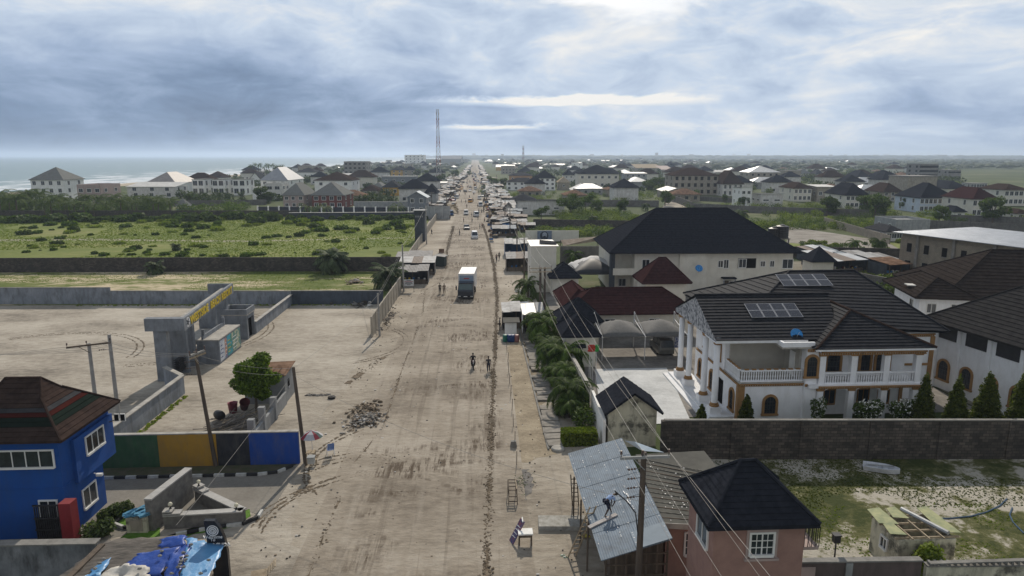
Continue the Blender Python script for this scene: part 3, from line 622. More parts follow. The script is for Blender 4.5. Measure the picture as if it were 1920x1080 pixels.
def corrugated(name, c1, c2, period, rough, metal, axis=0, rust=None):
    m = mat(name, c1, c2, 0.55, rough, metal=metal, detail=8, streak=rust)
    t = m.node_tree; N = t.nodes; L = t.links
    tc = N.new('ShaderNodeTexCoord'); s = N.new('ShaderNodeSeparateXYZ'); L.new(tc.outputs['Object'], s.inputs[0])
    a = N.new('ShaderNodeMath'); a.operation = 'MULTIPLY'; L.new(s.outputs[axis], a.inputs[0]); a.inputs[1].default_value = 2 * math.pi / period
    b = N.new('ShaderNodeMath'); b.operation = 'SINE'; L.new(a.outputs[0], b.inputs[0])
    bp = N.new('ShaderNodeBump'); bp.inputs['Strength'].default_value = 0.8; bp.inputs['Distance'].default_value = period * 0.12
    L.new(b.outputs[0], bp.inputs['Height']); L.new(bp.outputs[0], N['Principled BSDF'].inputs['Normal'])
    return m

_WC = {}
def _wmesh(w, h, style, fm):
    k = (round(w, 2), round(h, 2), style, fm.name)
    if k in _WC: return _WC[k]
    f = MB(); p = MB(); t = 0.09; d = 0.07
    if style == 'open':
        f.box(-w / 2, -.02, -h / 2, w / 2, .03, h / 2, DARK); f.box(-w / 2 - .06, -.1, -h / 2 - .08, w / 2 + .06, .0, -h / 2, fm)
    else:
        if style == 'far': t = 0.14
        f.box(-w / 2 - t, -d, -h / 2 - t, -w / 2, 0.02, h / 2 + t, fm); f.box(w / 2, -d, -h / 2 - t, w / 2 + t, 0.02, h / 2 + t, fm)
        f.box(-w / 2, -d, h / 2, w / 2, 0.02, h / 2 + t, fm); f.box(-w / 2 - .04, -d - .05, -h / 2 - t - .03, w / 2 + .04, 0.02, -h / 2, fm)
        n = max(2, int(round(w / 0.7))) if style != 'far' else 2
        for i in range(1, n): x = -w / 2 + w * i / n; f.box(x - .028, -d * .7, -h / 2, x + .028, 0, h / 2, fm)
        if style == 'grid':
            for z in (-h / 6, h / 6): f.box(-w / 2, -d * .6, z - .018, w / 2, 0, z + .018, fm)
            for i in range(n): x = -w / 2 + w * (i + .5) / n; f.box(x - .015, -d * .5, -h / 2, x + .015, 0, h / 2, fm)
        p.box(-w / 2, -.02, -h / 2, w / 2, 0.01, h / 2, GLASS)
    _WC[k] = (f, p if p.v else None, {})
    return _WC[k]
def window(par, x, y, z, w, h, face='S', style='plain', fm=None, near=False, label=None):
    """window centred at local x,y,z on a wall that faces S(-y) W(-x) E(+x) N(+y)"""
    fm = fm or FRAME; f, p, c = _wmesh(w, h, style, fm)
    rz = {'S': 0, 'W': -90, 'E': 90, 'N': 180}[face]
    if near and p:
        if 'f' not in c:
            t = f.build('window'); c['f'] = t.data; bpy.data.objects.remove(t)
        o = bpy.data.objects.new('window', c['f']); q = None
        if 'p' not in c:
            t = p.build('pane'); c['p'] = t.data; bpy.data.objects.remove(t)
        q = bpy.data.objects.new('pane', c['p']); COL.objects.link(q); q.parent = o
    else:
        if 'a' not in c:
            m = MB(); m.add(f.v, f.f, f.ms[0]); m.m = [m.mi(f.ms[i]) for i in f.m]
            if p: m.add(p.v, p.f, p.ms[0])
            t = m.build('window'); c['a'] = t.data; bpy.data.objects.remove(t)
        o = bpy.data.objects.new('window', c['a'])
    COL.objects.link(o); o.parent = par; o.location = (x, y, z); o.rotation_euler = (0, 0, R(rz))
    if label: o['label'] = label
    return o
def _fix_near():
    pass

def hip_roof(mb, x0, y0, x1, y1, z, rh, m, ov=0.6, n=0, step=0.03, ridge_m=None, th=0.16):
    """hipped roof over a rectangle, ridge along its longer side"""
    x0 -= ov; y0 -= ov; x1 += ov; y1 += ov; w = x1 - x0; d = y1 - y0
    if w >= d: r0 = Vector((x0 + d / 2, (y0 + y1) / 2, z + rh)); r1 = Vector((x1 - d / 2, (y0 + y1) / 2, z + rh))
    else: r0 = Vector(((x0 + x1) / 2, y0 + w / 2, z + rh)); r1 = Vector(((x0 + x1) / 2, y1 - w / 2, z + rh))
    c = [Vector((x0, y0, z)), Vector((x1, y0, z)), Vector((x1, y1, z)), Vector((x0, y1, z))]
    lo = [p - Vector((0, 0, th)) for p in c]
    fs = ([(c[0], c[1], r1, r0), (c[1], c[2], r1, r1), (c[2], c[3], r0, r1), (c[3], c[0], r0, r0)] if w >= d
          else [(c[0], c[1], r0, r0), (c[1], c[2], r1, r0), (c[2], c[3], r1, r1), (c[3], c[0], r0, r1)])
    for a, b, t1, t0 in fs:
        if n: mb.courses(a, b, t1, t0, n, step, m)
        else: mb.poly([a, b, t1] if (t1 - t0).length < 1e-6 else [a, b, t1, t0], m)
    fm = ridge_m or m
    mb.poly(lo[::-1], fm)
    for i in range(4): mb.poly([lo[i], lo[(i + 1) % 4], c[(i + 1) % 4], c[i]], fm)
    if n:
        for a, b in ((c[0], r0), (c[1], r1 if w >= d else r0), (c[2], r1), (c[3], r0 if w >= d else r1), (r0, r1)):
            if (a - b).length > .3: mb.tube(a + Vector((0, 0, .03)), b + Vector((0, 0, .05)), 0.09, 0.09, fm, 6)
    return r0, r1
def gable_roof(mb, x0, y0, x1, y1, z, rh, m, ov=0.5, along='x', n=0, step=0.03, wall=None, th=0.14):
    if wall:
        if along == 'x':
            for x, s in ((x0, 1), (x1, -1)): mb.add([(x, y0, z), (x, y1, z), (x, (y0 + y1) / 2, z + rh - .05), (x + s * .2, y0, z), (x + s * .2, y1, z), (x + s * .2, (y0 + y1) / 2, z + rh - .05)], [(0, 2, 1), (3, 4, 5)], wall)
        else:
            for y, s in ((y0, 1), (y1, -1)): mb.add([(x0, y, z), (x1, y, z), ((x0 + x1) / 2, y, z + rh - .05), (x0, y + s * .2, z), (x1, y + s * .2, z), ((x0 + x1) / 2, y + s * .2, z + rh - .05)], [(0, 1, 2), (3, 5, 4)], wall)
    if along == 'x':
        k = rh / ((y1 - y0) / 2); dz = k * ov; ym = (y0 + y1) / 2
        a, b, c, d = (x0 - ov, y0 - ov, z - dz), (x1 + ov, y0 - ov, z - dz), (x1 + ov, ym, z + rh), (x0 - ov, ym, z + rh)
        e, f = (x1 + ov, y1 + ov, z - dz), (x0 - ov, y1 + ov, z - dz)
        mb.slab([a, b, c, d], th, m); mb.slab([d, c, e, f], th, m)
        if n: o = Vector((0, 0, .02)); mb.courses(Vector(a) + o, Vector(b) + o, Vector(c) + o, Vector(d) + o, n, step, m); mb.courses(Vector(e) + o, Vector(f) + o, Vector(d) + o, Vector(c) + o, n, step, m)
    else:
        k = rh / ((x1 - x0) / 2); dz = k * ov; xm = (x0 + x1) / 2
        a, b, c, d = (x0 - ov, y0 - ov, z - dz), (xm, y0 - ov, z + rh), (xm, y1 + ov, z + rh), (x0 - ov, y1 + ov, z - dz)
        e, f = (x1 + ov, y0 - ov, z - dz), (x1 + ov, y1 + ov, z - dz)
        mb.slab([a, b, c, d], th, m); mb.slab([b, e, f, c], th, m)
        if n: o = Vector((0, 0, .02)); mb.courses(Vector(d) + o, Vector(a) + o, Vector(b) + o, Vector(c) + o, n, step, m); mb.courses(Vector(e) + o, Vector(f) + o, Vector(c) + o, Vector(b) + o, n, step, m)

def house(label, xl, xr, yb, ye, yt, depth, wall, roof, kind='hip', rows=1, cols=3, ww=1.1, wh=1.1, cat='house', name='house', group=None,
          side=2, style='far', fm=None, yb2=None, ov=0.6, rz_off=0.0, extra=None, rh=None, h=None):
    xc = (xl + xr) / 2; sh = min(depth * abs(xc - 893) / (P(xl, yb).y + depth), .42 * (xr - xl))   # part of the span that is the visible side wall
    if xc < 893: xr -= sh
    else: xl += sh
    A = P(xl, yb); B = P(xr, yb2 or yb); A.z = B.z = 0
    w = (B - A).length; rz = math.atan2(B.y - A.y, B.x - A.x) + R(rz_off)
    if h is None:
        lo, hh = 0.0, 60.0
        for _ in range(40):
            md = (lo + hh) / 2; q = P(xl, ye, md)
            if q.y < A.y: hh = md
            else: lo = md
        h = PY(xl, ye, A.y).z
    if rh is None: rh = max(0.6, PY((xl + xr) / 2, yt, A.y + depth / 2).z - h) if yt else 0.8
    o = thing(name, label, cat, A, rz, group)
    mb = MB(); mb.box(0, 0, -.1, w, depth, h, wall)
    mb.build('wall', o)
    rb = MB()
    if kind == 'hip': hip_roof(rb, 0, 0, w, depth, h, rh, roof, ov)
    elif kind == 'gablex': gable_roof(rb, 0, 0, w, depth, h, rh, roof, ov, 'x', wall=wall)
    elif kind == 'gabley': gable_roof(rb, 0, 0, w, depth, h, rh, roof, ov, 'y', wall=wall)
    elif kind == 'flat':
        rb.box(-.25, -.25, h, w + .25, depth + .25, h + .22, roof)
    elif kind == 'parapet':
        for a in ((0, 0, w, .22), (0, depth - .22, w, depth), (0, .22, .22, depth - .22), (w - .22, .22, w, depth - .22)): rb.box(a[0], a[1], h, a[2], a[3], h + .7, roof)
    elif kind == 'mono':   # high edge at the back
        rb.slab([(-ov, -ov, h), (w + ov, -ov, h), (w + ov, depth + ov, h + rh), (-ov, depth + ov, h + rh)], .12, roof)
        mb2 = MB()
    elif kind == 'monof':  # high edge at the front
        rb.slab([(-ov, -ov, h + rh), (w + ov, -ov, h + rh), (w + ov, depth + ov, h), (-ov, depth + ov, h)], .12, roof)
        rb.box(0, .02, h, w, .2, h + rh - .1, wall)
    rb.build('roof', o)
    fh = h / max(rows, 1)
    for r in range(rows):
        z = fh * r + fh * .55
        if cols:
            for i in range(cols):
                window(o, w * (i + .5) / cols + (rnd.uniform(-.06, .06) * w / cols), 0, z, ww, wh, 'S', style, fm)
        if side:
            f, x = ('E', w) if xl < 893 else ('W', 0)
            for i in range(side): window(o, x, depth * (i + .5) / side, z, ww, wh, f, style, fm)
    if extra: extra(o, w, depth, h)
    return o

def wall_run(label, pts, h, m, th=0.22, cap=None, name='boundary_wall', cat='wall', piers=0, group=None, pm=None, z0=-0.1, capw=.06):
    """one free-standing wall along points, with coping and piers as parts"""
    o = thing(name, label, cat, (0, 0, 0), 0, group); mb = MB(); cp = MB(); pr = MB()
    for i, (a, b) in enumerate(zip(pts[:-1], pts[1:])):
        a = Vector((a[0], a[1], 0)); b = Vector((b[0], b[1], 0)); d = (b - a).normalized(); s = Vector((-d.y, d.x, 0)) * th / 2; e = d * (th / 2 if i else 0)
        up = Vector((0, 0, h)); lo = Vector((0, 0, z0)); a2 = a + e
        mb.hexa([a2 - s + lo, b - s + lo, b + s + lo, a2 + s + lo], [a2 - s + up, b - s + up, b + s + up, a2 + s + up], m)
        if cap:
            s2 = s * (1 + capw * 2 / th); u2 = up + Vector((0, 0, .08)); u1 = up + Vector((0, 0, .002))
            cp.hexa([a2 - s2 + u1, b - s2 + u1, b + s2 + u1, a2 + s2 + u1], [a2 - s2 + u2, b - s2 + u2, b + s2 + u2, a2 + s2 + u2], cap)
        if piers:
            n = max(1, int((b - a).length / piers))
            for k in range(n + 1):
                c = a.lerp(b, k / n); q = d * .2; s3 = s * 1.6
                pr = MB(); pr.hexa([c - q - s3 + lo, c + q - s3 + lo, c + q + s3 + lo, c - q + s3 + lo], [x + up * 1.0 + Vector((0, 0, -.006)) for x in (c - q - s3, c + q - s3, c + q + s3, c - q + s3)], pm or m); pr.build('pier', o)
    mb.build('wall_panel', o)
    if cap: cp.build('coping', o)
    return o

# ================================================================== near left
def text_obj(s, loc, rot, size, m, par, ext=0.03, name='lettering', align='CENTER', bold=0.0, sx=1.0):
    c = bpy.data.curves.new(name, 'FONT'); c.body = s; c.size = size; c.extrude = ext; c.align_x = align; c.offset = bold; c.materials.append(m)
    c.resolution_u = 2
    t_ = bpy.data.objects.new(name, c); COL.objects.link(t_); me = bpy.data.meshes.new_from_object(t_.evaluated_get(bpy.context.evaluated_depsgraph_get())); bpy.data.objects.remove(t_); o = bpy.data.objects.new(name, me); COL.objects.link(o); o.parent = par; o.location = loc; o.rotation_euler = rot; o.scale = (sx, 1, 1)
    return o
YEL = mat('yellow sign letters', (0.55, 0.42, 0.02), (0.45, 0.33, 0.02), 3, 0.5)
LETW = mat('white sign paint', (0.72, 0.72, 0.72), (0.6, 0.6, 0.6), 4, 0.5)

def blue_house():
    x0, x1, y0, y1, h = -30.4, -24.0, 37.8, 43.2, 6.1
    o = thing('blue_house', 'strong blue two storey gatehouse with red and green banded tile roof', 'house', (x1, y0, 0))
    w = x1 - x0
    mb = MB(); mb.box(-w, 0, -.1, 0, 4.1, 3.2, BLUEW); mb.box(-w, 0, 3.2, 0, y1 - y0, h, BLUEW)
    mb.box(-w - .04, -.04, 3.15, .04, 4.14, 3.2, BLUEW); mb.box(-.02, 1.1, 2.9, .22, 5.4, 5.6, BLUEW)
    mb.build('wall', o)
    tr = MB(); tr.box(-w - .25, -.25, h, .30, 5.7, h + .16, FRAME); tr.build('fascia', o)
    rb = MB(); z = h + .16; ov = .55
    bands = [R_BROWN, R_BROWN, R_BROWN, R_GREEN, R_GREEN, R_RED, R_SLATE, R_BROWN, R_BROWN]
    X0, X1, Y0, Y1 = -w - ov, ov, -ov, 5.4 + ov
    def ring(t): return Vector((X0 + t, Y0 + t, z)), Vector((X1 - t, Y0 + t, z)), Vector((X1 - t, Y1 - t, z)), Vector((X0 + t, Y1 - t, z))
    n = 9; inset = 2.2; rise = 1.75
    for i in range(n):
        a = ring(inset * i / n); b = ring(inset * (i + 1) / n); za = rise * i / n; zb = rise * (i + 1) / n
        for k in range(4):
            p, q = a[k] + Vector((0, 0, za)), a[(k + 1) % 4] + Vector((0, 0, za)); r_, s_ = b[(k + 1) % 4] + Vector((0, 0, zb)), b[k] + Vector((0, 0, zb))
            rb.courses(p, q, r_, s_, 1, 0.035, bands[i])
    a = [p + Vector((0, 0, rise)) for p in ring(inset)]
    t0 = Vector((a[0].x + .55, (a[0].y + a[3].y) / 2, z + rise + .95)); t1 = Vector((a[1].x - .55, t0.y, t0.z))
    for A_, B_, C_, D_ in ((a[0], a[1], t1, t0), (a[1], a[2], t1, t1), (a[2], a[3], t0, t1), (a[3], a[0], t0, t0)): rb.courses(A_, B_, C_, D_, 4, .03, R_BROWN)
    c = ring(0); lo = [p - Vector((0, 0, .12)) for p in c]; rb.poly(lo[::-1], R_BROWN)
    for i in range(4): rb.poly([lo[i], lo[(i + 1) % 4], c[(i + 1) % 4], c[i]], R_BROWN)
    for k in range(4): rb.tube(c[k], a[k] + Vector((0, 0, .05)), .08, .08, R_BROWN, 6); rb.tube(a[k], (t0, t1, t1, t0)[k] + Vector((0, 0, .03)), .07, .07, R_BROWN, 6)
    rb.tube(t0, t1, .09, .09, R_BROWN, 6); rb.build('roof', o)
    window(o, -1.85, -.01, 5.0, 3.0, .95, 'S', 'plain', near=True); window(o, -5.0, -.01, 5.0, 1.6, .95, 'S', 'plain', near=True)
    window(o, .22, 3.2, 4.72, 1.9, 1.05, 'E', 'plain', near=True); window(o, .0, 2.35, 1.5, 1.35, 1.15, 'E', 'plain', near=True)
    window(o, -.95, -.01, 1.85, .9, 1.05, 'S', 'plain', near=True)
    l = MB(); l.bar((.25, 4.9, 5.2), (.75, 5.2, 5.3), .05, .05, DFRAME)
    for dx in (0, .38): l.box(.55 + dx, 5.0, 5.2, .86 + dx, 5.08, 5.7, FRAME); l.box(.58 + dx, 4.99, 5.24, .83 + dx, 5.0, 5.66, DARK)
    l.build('floodlight', o)
    c = MB(); c.tube((.22, 2.7, 2.75), (.5, 2.7, 2.7), .03, .03, FRAME); c.box(.4, 2.55, 2.6, .75, 2.75, 2.75, FRAME); c.build('security_camera', o)
blue_house()
g = thing('metal_gate', 'dark barred metal gate with a red post against the blue house', 'gate', (-24, 37.3, 0))
m_ = MB()
for i in range(13): m_.box(-1.5 + i * .12, -.02, .1, -1.45 + i * .12, .03, 2.35, DFRAME)
for z in (.15, .8, 1.5, 2.3): m_.box(-1.55, -.03, z, 0.05, .05, z + .09, DFRAME)
m_.box(-1.5, .04, .1, 0, .06, 1.6, DFRAME); m_.build('gate_leaf', g)
MB().box(.1, -.35, -.1, .75, .35, 2.6, mat('dark red pier paint', (0.22, .02, .025), None, 2, .7)).build('gate_post', g)
wall_run('stained grey wall with wide coping in front of the blue house, bottom left', [(-34, 33.9), (-20.0, 33.7)], 2.1, mat('streaked grey render', (0.25, .26, .27), (.14, .15, .16), .8, .9, streak=((.03, .03, .03), .9)), .3, CONC, capw=.12)

# four coloured wall
o = thing('painted_wall', 'long low wall painted green, yellow, black and blue beside the forecourt', 'wall', (0, 0, 0))
xs = [-27.4, -22.95, -18.85, -16.55, -13.05]
cols_ = [mat('green wall paint', (0.045, .115, .05), (.03, .085, .038), 1, .85, .2, 30, streak=((.13, .12, .10), .35)), mat('yellow wall paint', (.42, .235, .03), (.36, .20, .03), 1, .85, .2, 30, streak=((.13, .12, .10), .35)),
         mat('black wall paint', (.03, .033, .042), (.018, .02, .026), 1, .85, .2, 30, streak=((.13, .12, .10), .35)), mat('blue wall panel paint', (.012, .06, .29), (.01, .05, .25), 1, .85, .2, 30, streak=((.13, .12, .10), .35))]
for i, m in enumerate(cols_):
    x0, x1 = xs[i], xs[i + 1]
    if i == 2: x0 = -18.85
    b = MB(); b.box(x0 + .003, 47.05, -.1, x1 - .003, 47.33, 2.45, m)
    tag(b.build('wall_panel', o), ['green wall panel', 'yellow wall panel', 'black wall panel', 'blue wall panel'][i])
MB().box(-27.45, 47.02, 2.452, -13.0, 47.36, 2.53, CONC_L).build('coping', o)
def kerb(name, label, line, seed=0):
    o = thing(name, label, 'kerb'); KB = mat('black kerb paint', (.03, .03, .032), None, 3, .8); KW = mat('white kerb paint', (.55, .55, .53), (.4, .4, .38), 3, .8)
    m = MB(); k = 0
    for a, b in zip(line[:-1], line[1:]):
        a, b = Vector((a[0], a[1], 0)), Vector((b[0], b[1], 0)); n = max(1, int(round((b - a).length / .75)))
        for i in range(n):
            p, q = a.lerp(b, i / n), a.lerp(b, (i + .94) / n); p.z = q.z = .09
            m.bar(p, q, .16, .24, KB if k % 2 else KW); k += 1
    m.build('kerb_stones', o)
kerb('kerb', 'black and white kerb along the foot of the coloured wall', [(-27.5, 45.3), (-15.5, 45.3), (-14.2, 45.6), (-13.4, 46.6)])
kerb('kerb', 'curved black and white kerb round the tip of the wedge shaped fountain', pl((330, 1005), (395, 993), (455, 985), (485, 972), (492, 960)))
kerb('kerb', 'curved black and white kerb beside the shrubs by the blue house', pl((196, 985), (213, 968), (232, 962), (245, 955)))
kerb('kerb', 'round black and white kerb of the small lawn bed', pl((214, 985), (232, 992), (252, 990), (262, 978), (254, 970), (230, 972), (214, 985)))
sheet('verge', [(-27.5, 45.4), (-15.5, 45.4), (-13.5, 46.6), (-13.2, 47.0), (-27.5, 47.0)], 0.03, mat('mossy verge', (.06, .07, .03), (.1, .085, .06), 1.5, .95), 'narrow mossy verge between kerb and coloured wall', cat='verge')
sheet('turf_bed', pl((214, 986), (232, 991), (252, 989), (261, 978), (254, 971), (230, 973)), 0.04, TURF, 'small round bed of bright turf', cat='lawn')
sheet('turf_bed', pl((222, 1012), (262, 984), (300, 990), (300, 1010), (380, 1000), (440, 988), (470, 968), (468, 955), (300, 1030)), 0.03, TURF, 'bright turf strip under the wedge shaped fountain', cat='lawn')

# wedge shaped fountain
o = thing('fountain', 'wedge shaped granite tiled fountain basin with a tall back wall and globe lamps', 'fountain')
GRT = mat('grey granite cladding', (.20, .19, .175), (.11, .105, .10), 2.5, .6, .1, 20); GRL = mat('pale granite coping', (.40, .39, .37), (.32, .31, .29), 2.5, .5)
a, b, c = Vector((-18.9, 38.6, 0)), Vector((-18.3, 41.9, 0)), Vector((-14.35, 38.9, 0))
def seg(mb, p, q, w, h, m, z0=0.0):
    p = Vector((p[0], p[1], z0 + (h - z0) / 2)); q = Vector((q[0], q[1], p.z)); mb.bar(p, q, w, h - z0, m)
mb = MB(); cp = MB()
for p, q in ((a, c), (b, c)): seg(mb, p, q, .32, .85, GRT, -.05); seg(cp, p, q, .5, .93, GRL, .85)
for p, q, z in ((a, a.lerp(c, .22), 1.05), (a, a.lerp(c, .12), 1.2), (b, b.lerp(c, .22), 1.05), (b, b.lerp(c, .12), 1.2)): seg(mb, p, q, .33, z - .08, GRT, .85); seg(cp, p, q, .52, z, GRL, z - .08)
mb.build('basin_wall', o); cp.build('coping', o)
bw = MB(); p, q = Vector((-19.6, 38.3, 0)), Vector((-18.9, 42.4, 0))
d_ = (q - p).normalized(); s_ = Vector((-d_.y, d_.x, 0)) * .22
bw.hexa([p - s_, q - s_, q + s_, p + s_], [x + Vector((0, 0, z)) for x, z in ((p - s_, 2.0), (q - s_, 2.0), (q + s_, 2.0), (p + s_, 2.0))], GRT)
bw.build('back_wall', o)
cb_ = MB(); s_ *= 1.15; cb_.hexa([x + Vector((0, 0, 2.0)) for x in (p - s_, q - s_, q + s_, p + s_)], [x + Vector((0, 0, 2.09)) for x in (p - s_, q - s_, q + s_, p + s_)], GRL); tag(cb_.build('coping', o), 'tan coping of the tall back wall')
GLB = mat('opal lamp globe', (.7, .66, .5), (.62, .58, .44), 2, .4)
for x, y, z in ((-18.55, 38.75, 1.2), (-18.0, 41.6, 1.2), (-14.75, 38.95, .93)):
    l = MB(); l.lathe((x, y, z), [(.1, 0), (.05, .04), (.05, .16)], DFRAME, 8); l2 = l.build('globe_lamp', o)
    q_ = MB(); q_.blob((x, y, z + .28), .13, GLB, 1, 0, 12, 8); q_.build('globe', l2)
k = thing('kiosk', 'small tan kiosk box draped with blue rags behind the fountain', 'kiosk', (-20.3, 38.6, 0)); m = MB()
m.box(-.6, -.5, 0, .6, .5, 1.0, STAINW); m.box(-.35, -.53, .15, .35, -.5, .85, BEIGE); m.build('box', k)
rg = MB(); rr = random.Random(4); BLR = mat('blue rag cloth', (.05, .22, .38), (.12, .3, .42), 5, .8)
for i in range(26):
    x, y = rr.uniform(-.6, .6), rr.uniform(-.5, .5); rg.obx = 0
    rg.bar((x - .25, y - .1, 1.03 + rr.random() * .1), (x + .25, y + .15, 1.05 + rr.random() * .25), .2, .05, BLR)
rg.build('rags', k)

# welcome sign fin
sg = thing('welcome_sign', 'tall black fin shaped sign board with a round crest and white lettering', 'sign', (-13.6, 32.6, 0))
BLK = mat('black gloss panel', (.012, .013, .016), (.02, .02, .024), 3, .25)
def sgp(px, py): v_ = PY(px, py, 32.6); return (v_.x + 13.6, v_.z)
pr = [sgp(*q) for q in ((383, 975), (403, 975), (413, 988), (422, 1008), (428, 1035), (430, 1062))]; pr += [(pr[-1][0], 0), (pr[0][0] + .35, 0), (pr[0][0] + .1, pr[0][1] - 1.5)]
m = MB(); n_ = len(pr); fr = [(x, -.1, z) for x, z in pr]; bk = [(x, .14, z) for x, z in pr]
m.add(fr + bk, [tuple(range(n_))[::-1], tuple(range(n_, 2 * n_))] + [(i, (i + 1) % n_, (i + 1) % n_ + n_, i + n_) for i in range(n_)], BLK); m.build('board', sg)
cx, cz = sgp(400, 993); 
m = MB(); N_ = 20
ri = [(.30, .25), (.21, .16)]
for ro, r_i in ri:
    vs = []
    for i in range(N_): t = 2 * math.pi * i / N_; vs += [(cx + ro * math.cos(t), -.112, cz + ro * math.sin(t)), (cx + r_i * math.cos(t), -.112, cz + r_i * math.sin(t))]
    m.add(vs, [(2 * i, 2 * ((i + 1) % N_), 2 * ((i + 1) % N_) + 1, 2 * i + 1) for i in range(N_)], LETW)
for i in range(7): t = math.pi * i / 7; m.bar((cx - .15 * math.cos(t), -.115, cz - .15 * math.sin(t)), (cx + .15 * math.cos(t), -.115, cz + .15 * math.sin(t)), .015, .03, LETW)
m.build('crest', sg)
rot = (R(90), 0, 0)
x_, z_ = sgp(401, 1007); text_obj('Welcome', (x_, -.12, z_), rot, .24, LETW, sg); x_, z_ = sgp(401, 1012); text_obj('To', (x_, -.12, z_), rot, .22, LETW, sg)
x_, z_ = sgp(404, 1022); text_obj('BARRACUDA', (x_ + .02, -.12, z_), rot, .26, LETW, sg, bold=.006)

# tarp covered shack roof in the bottom left corner
def tarp_shack():
    o = thing('tarp_shack', 'shack roof heaped with blue and white tarpaulins weighed down by stones', 'shack', (-16.5, 31, 0))
    def q(px, py, z): v_ = P(px, py, z); return (v_.x + 16.5, v_.y - 31, z)
    b = MB(); b.box(-2.6, -3.5, 0, 1.5, 1.2, 2.05, TIMBER); b.build('frame', o)
    TB = mat('sky blue tarpaulin', (.10, .30, .55), (.07, .22, .45), 1.2, .42, .5, 5, spec=.5); TD = mat('deep blue tarpaulin', (.02, .075, .36), (.015, .05, .25), 1.5, .4, .6, 5)
    TW = mat('dirty white tarpaulin', (.52, .50, .46), (.38, .36, .32), 1.5, .6, .5, 5); TK = mat('torn roofing felt', (.14, .125, .11), (.05, .045, .04), 2.5, .9, .6, 9, stretch=(.4, 2, 1))
    def cloth(name, cs, m, nx=14, ny=14, amp=.07, seed=1, lab=None):
        c0, c1, c2, c3 = [Vector(c) for c in cs]; g_ = np.random.default_rng(seed); V = []; F = []
        for j in range(ny + 1):
            for i in range(nx + 1):
                s, t = i / nx, j / ny; p = c0 * (1 - s) * (1 - t) + c1 * s * (1 - t) + c2 * s * t + c3 * (1 - s) * t
                w_ = (vnoise(np.array([p.x * 2.2 + seed * 7]), np.array([p.y * 2.2 + 3]), seed)[0] - .5) * 2 * amp + (vnoise(np.array([p.x * 6 + seed]), np.array([p.y * 6]), seed + 1)[0] - .5) * amp
                e_ = .1 * (i in (0, nx) or j in (0, ny)) * g_.uniform(-1, 1)
                V.append((p.x + e_, p.y + e_ * .6, p.z + w_ - (.08 if j in (0,) else 0)))
        for j in range(ny):
            for i in range(nx): k_ = j * (nx + 1) + i; F.append((k_, k_ + 1, k_ + nx + 2, k_ + nx + 1))
        ob = np_mesh(name, V, np.array(F), m, o, smooth=True)
        sd = ob.modifiers.new('thick', 'SOLIDIFY'); sd.thickness = .03
        if lab: ob['label'] = lab
    cloth('roof_felt', [q(60, 1120, 2.2), q(250, 1110, 2.3), q(345, 1004, 2.6), q(200, 1012, 2.2)], TK, seed=2, amp=.05)
    cloth('tarpaulin', [q(330, 1120, 2.45), q(385, 1110, 2.4), q(418, 1022, 2.5), q(352, 1008, 2.75)], TB, seed=3, amp=.03, lab='pale sky blue tarpaulin on the right edge')
    cloth('tarpaulin', [q(215, 1075, 2.45), q(300, 1080, 2.5), q(335, 1026, 2.75), q(262, 1036, 2.62)], TD, seed=4, amp=.05, lab='deep blue tarpaulin in the middle')
    cloth('tarpaulin', [q(298, 1100, 2.5), q(330, 1100, 2.5), q(357, 1014, 2.85), q(326, 1026, 2.75)], TD, 6, 14, seed=8, amp=.16, lab='crumpled blue tarpaulin edge')
    cloth('tarpaulin', [q(298, 1022, 2.66), q(345, 1024, 2.72), q(350, 1001, 2.8), q(300, 1008, 2.72)], TD, 10, 5, seed=9, amp=.12, lab='blue tarpaulin fold at the far edge')
    cloth('tarpaulin', [q(150, 1110, 2.5), q(285, 1110, 2.6), q(275, 1060, 2.7), q(205, 1062, 2.55)], TW, seed=5, amp=.16, lab='white crumpled tarpaulin heap')
    cloth('tarpaulin', [q(150, 1090, 2.4), q(190, 1080, 2.4), q(205, 1045, 2.45), q(180, 1060, 2.35)], TB, 8, 8, seed=6, amp=.1, lab='light blue tarpaulin patch on the left')
    rr = random.Random(5)
    for px, py in ((344, 1036), (350, 1042), (339, 1046), (340, 1052), (348, 1049), (337, 1058), (344, 1063), (334, 1063), (358, 1021), (322, 1075), (303, 1033), (194, 1048), (186, 1056), (178, 1066), (391, 1050), (376, 1075), (262, 1066), (300, 1042)):
        c_ = q(px, py, 2.78); MB().blob(c_, (.11, .08, .06), CONC, rr.random(), .2, 7, 5).build('weight_stone', o)
    p_ = MB(); c_ = q(424, 1050, 0); p_.tube((c_[0] + .05, c_[1] - 1.2, 0), (c_[0] + .05, c_[1] - 1.2, 1.9), .28, .24, TIMBER_L, 9); p_.build('stump', o)
tarp_shack()
pk = thing('timber_beam', 'long weathered beam lying from the grey wall to the shack roof', 'beam'); MB().bar(P(128, 1085, 2.25), P(192, 1022, 2.25), .3, .18, TIMBER).build('beam', pk)

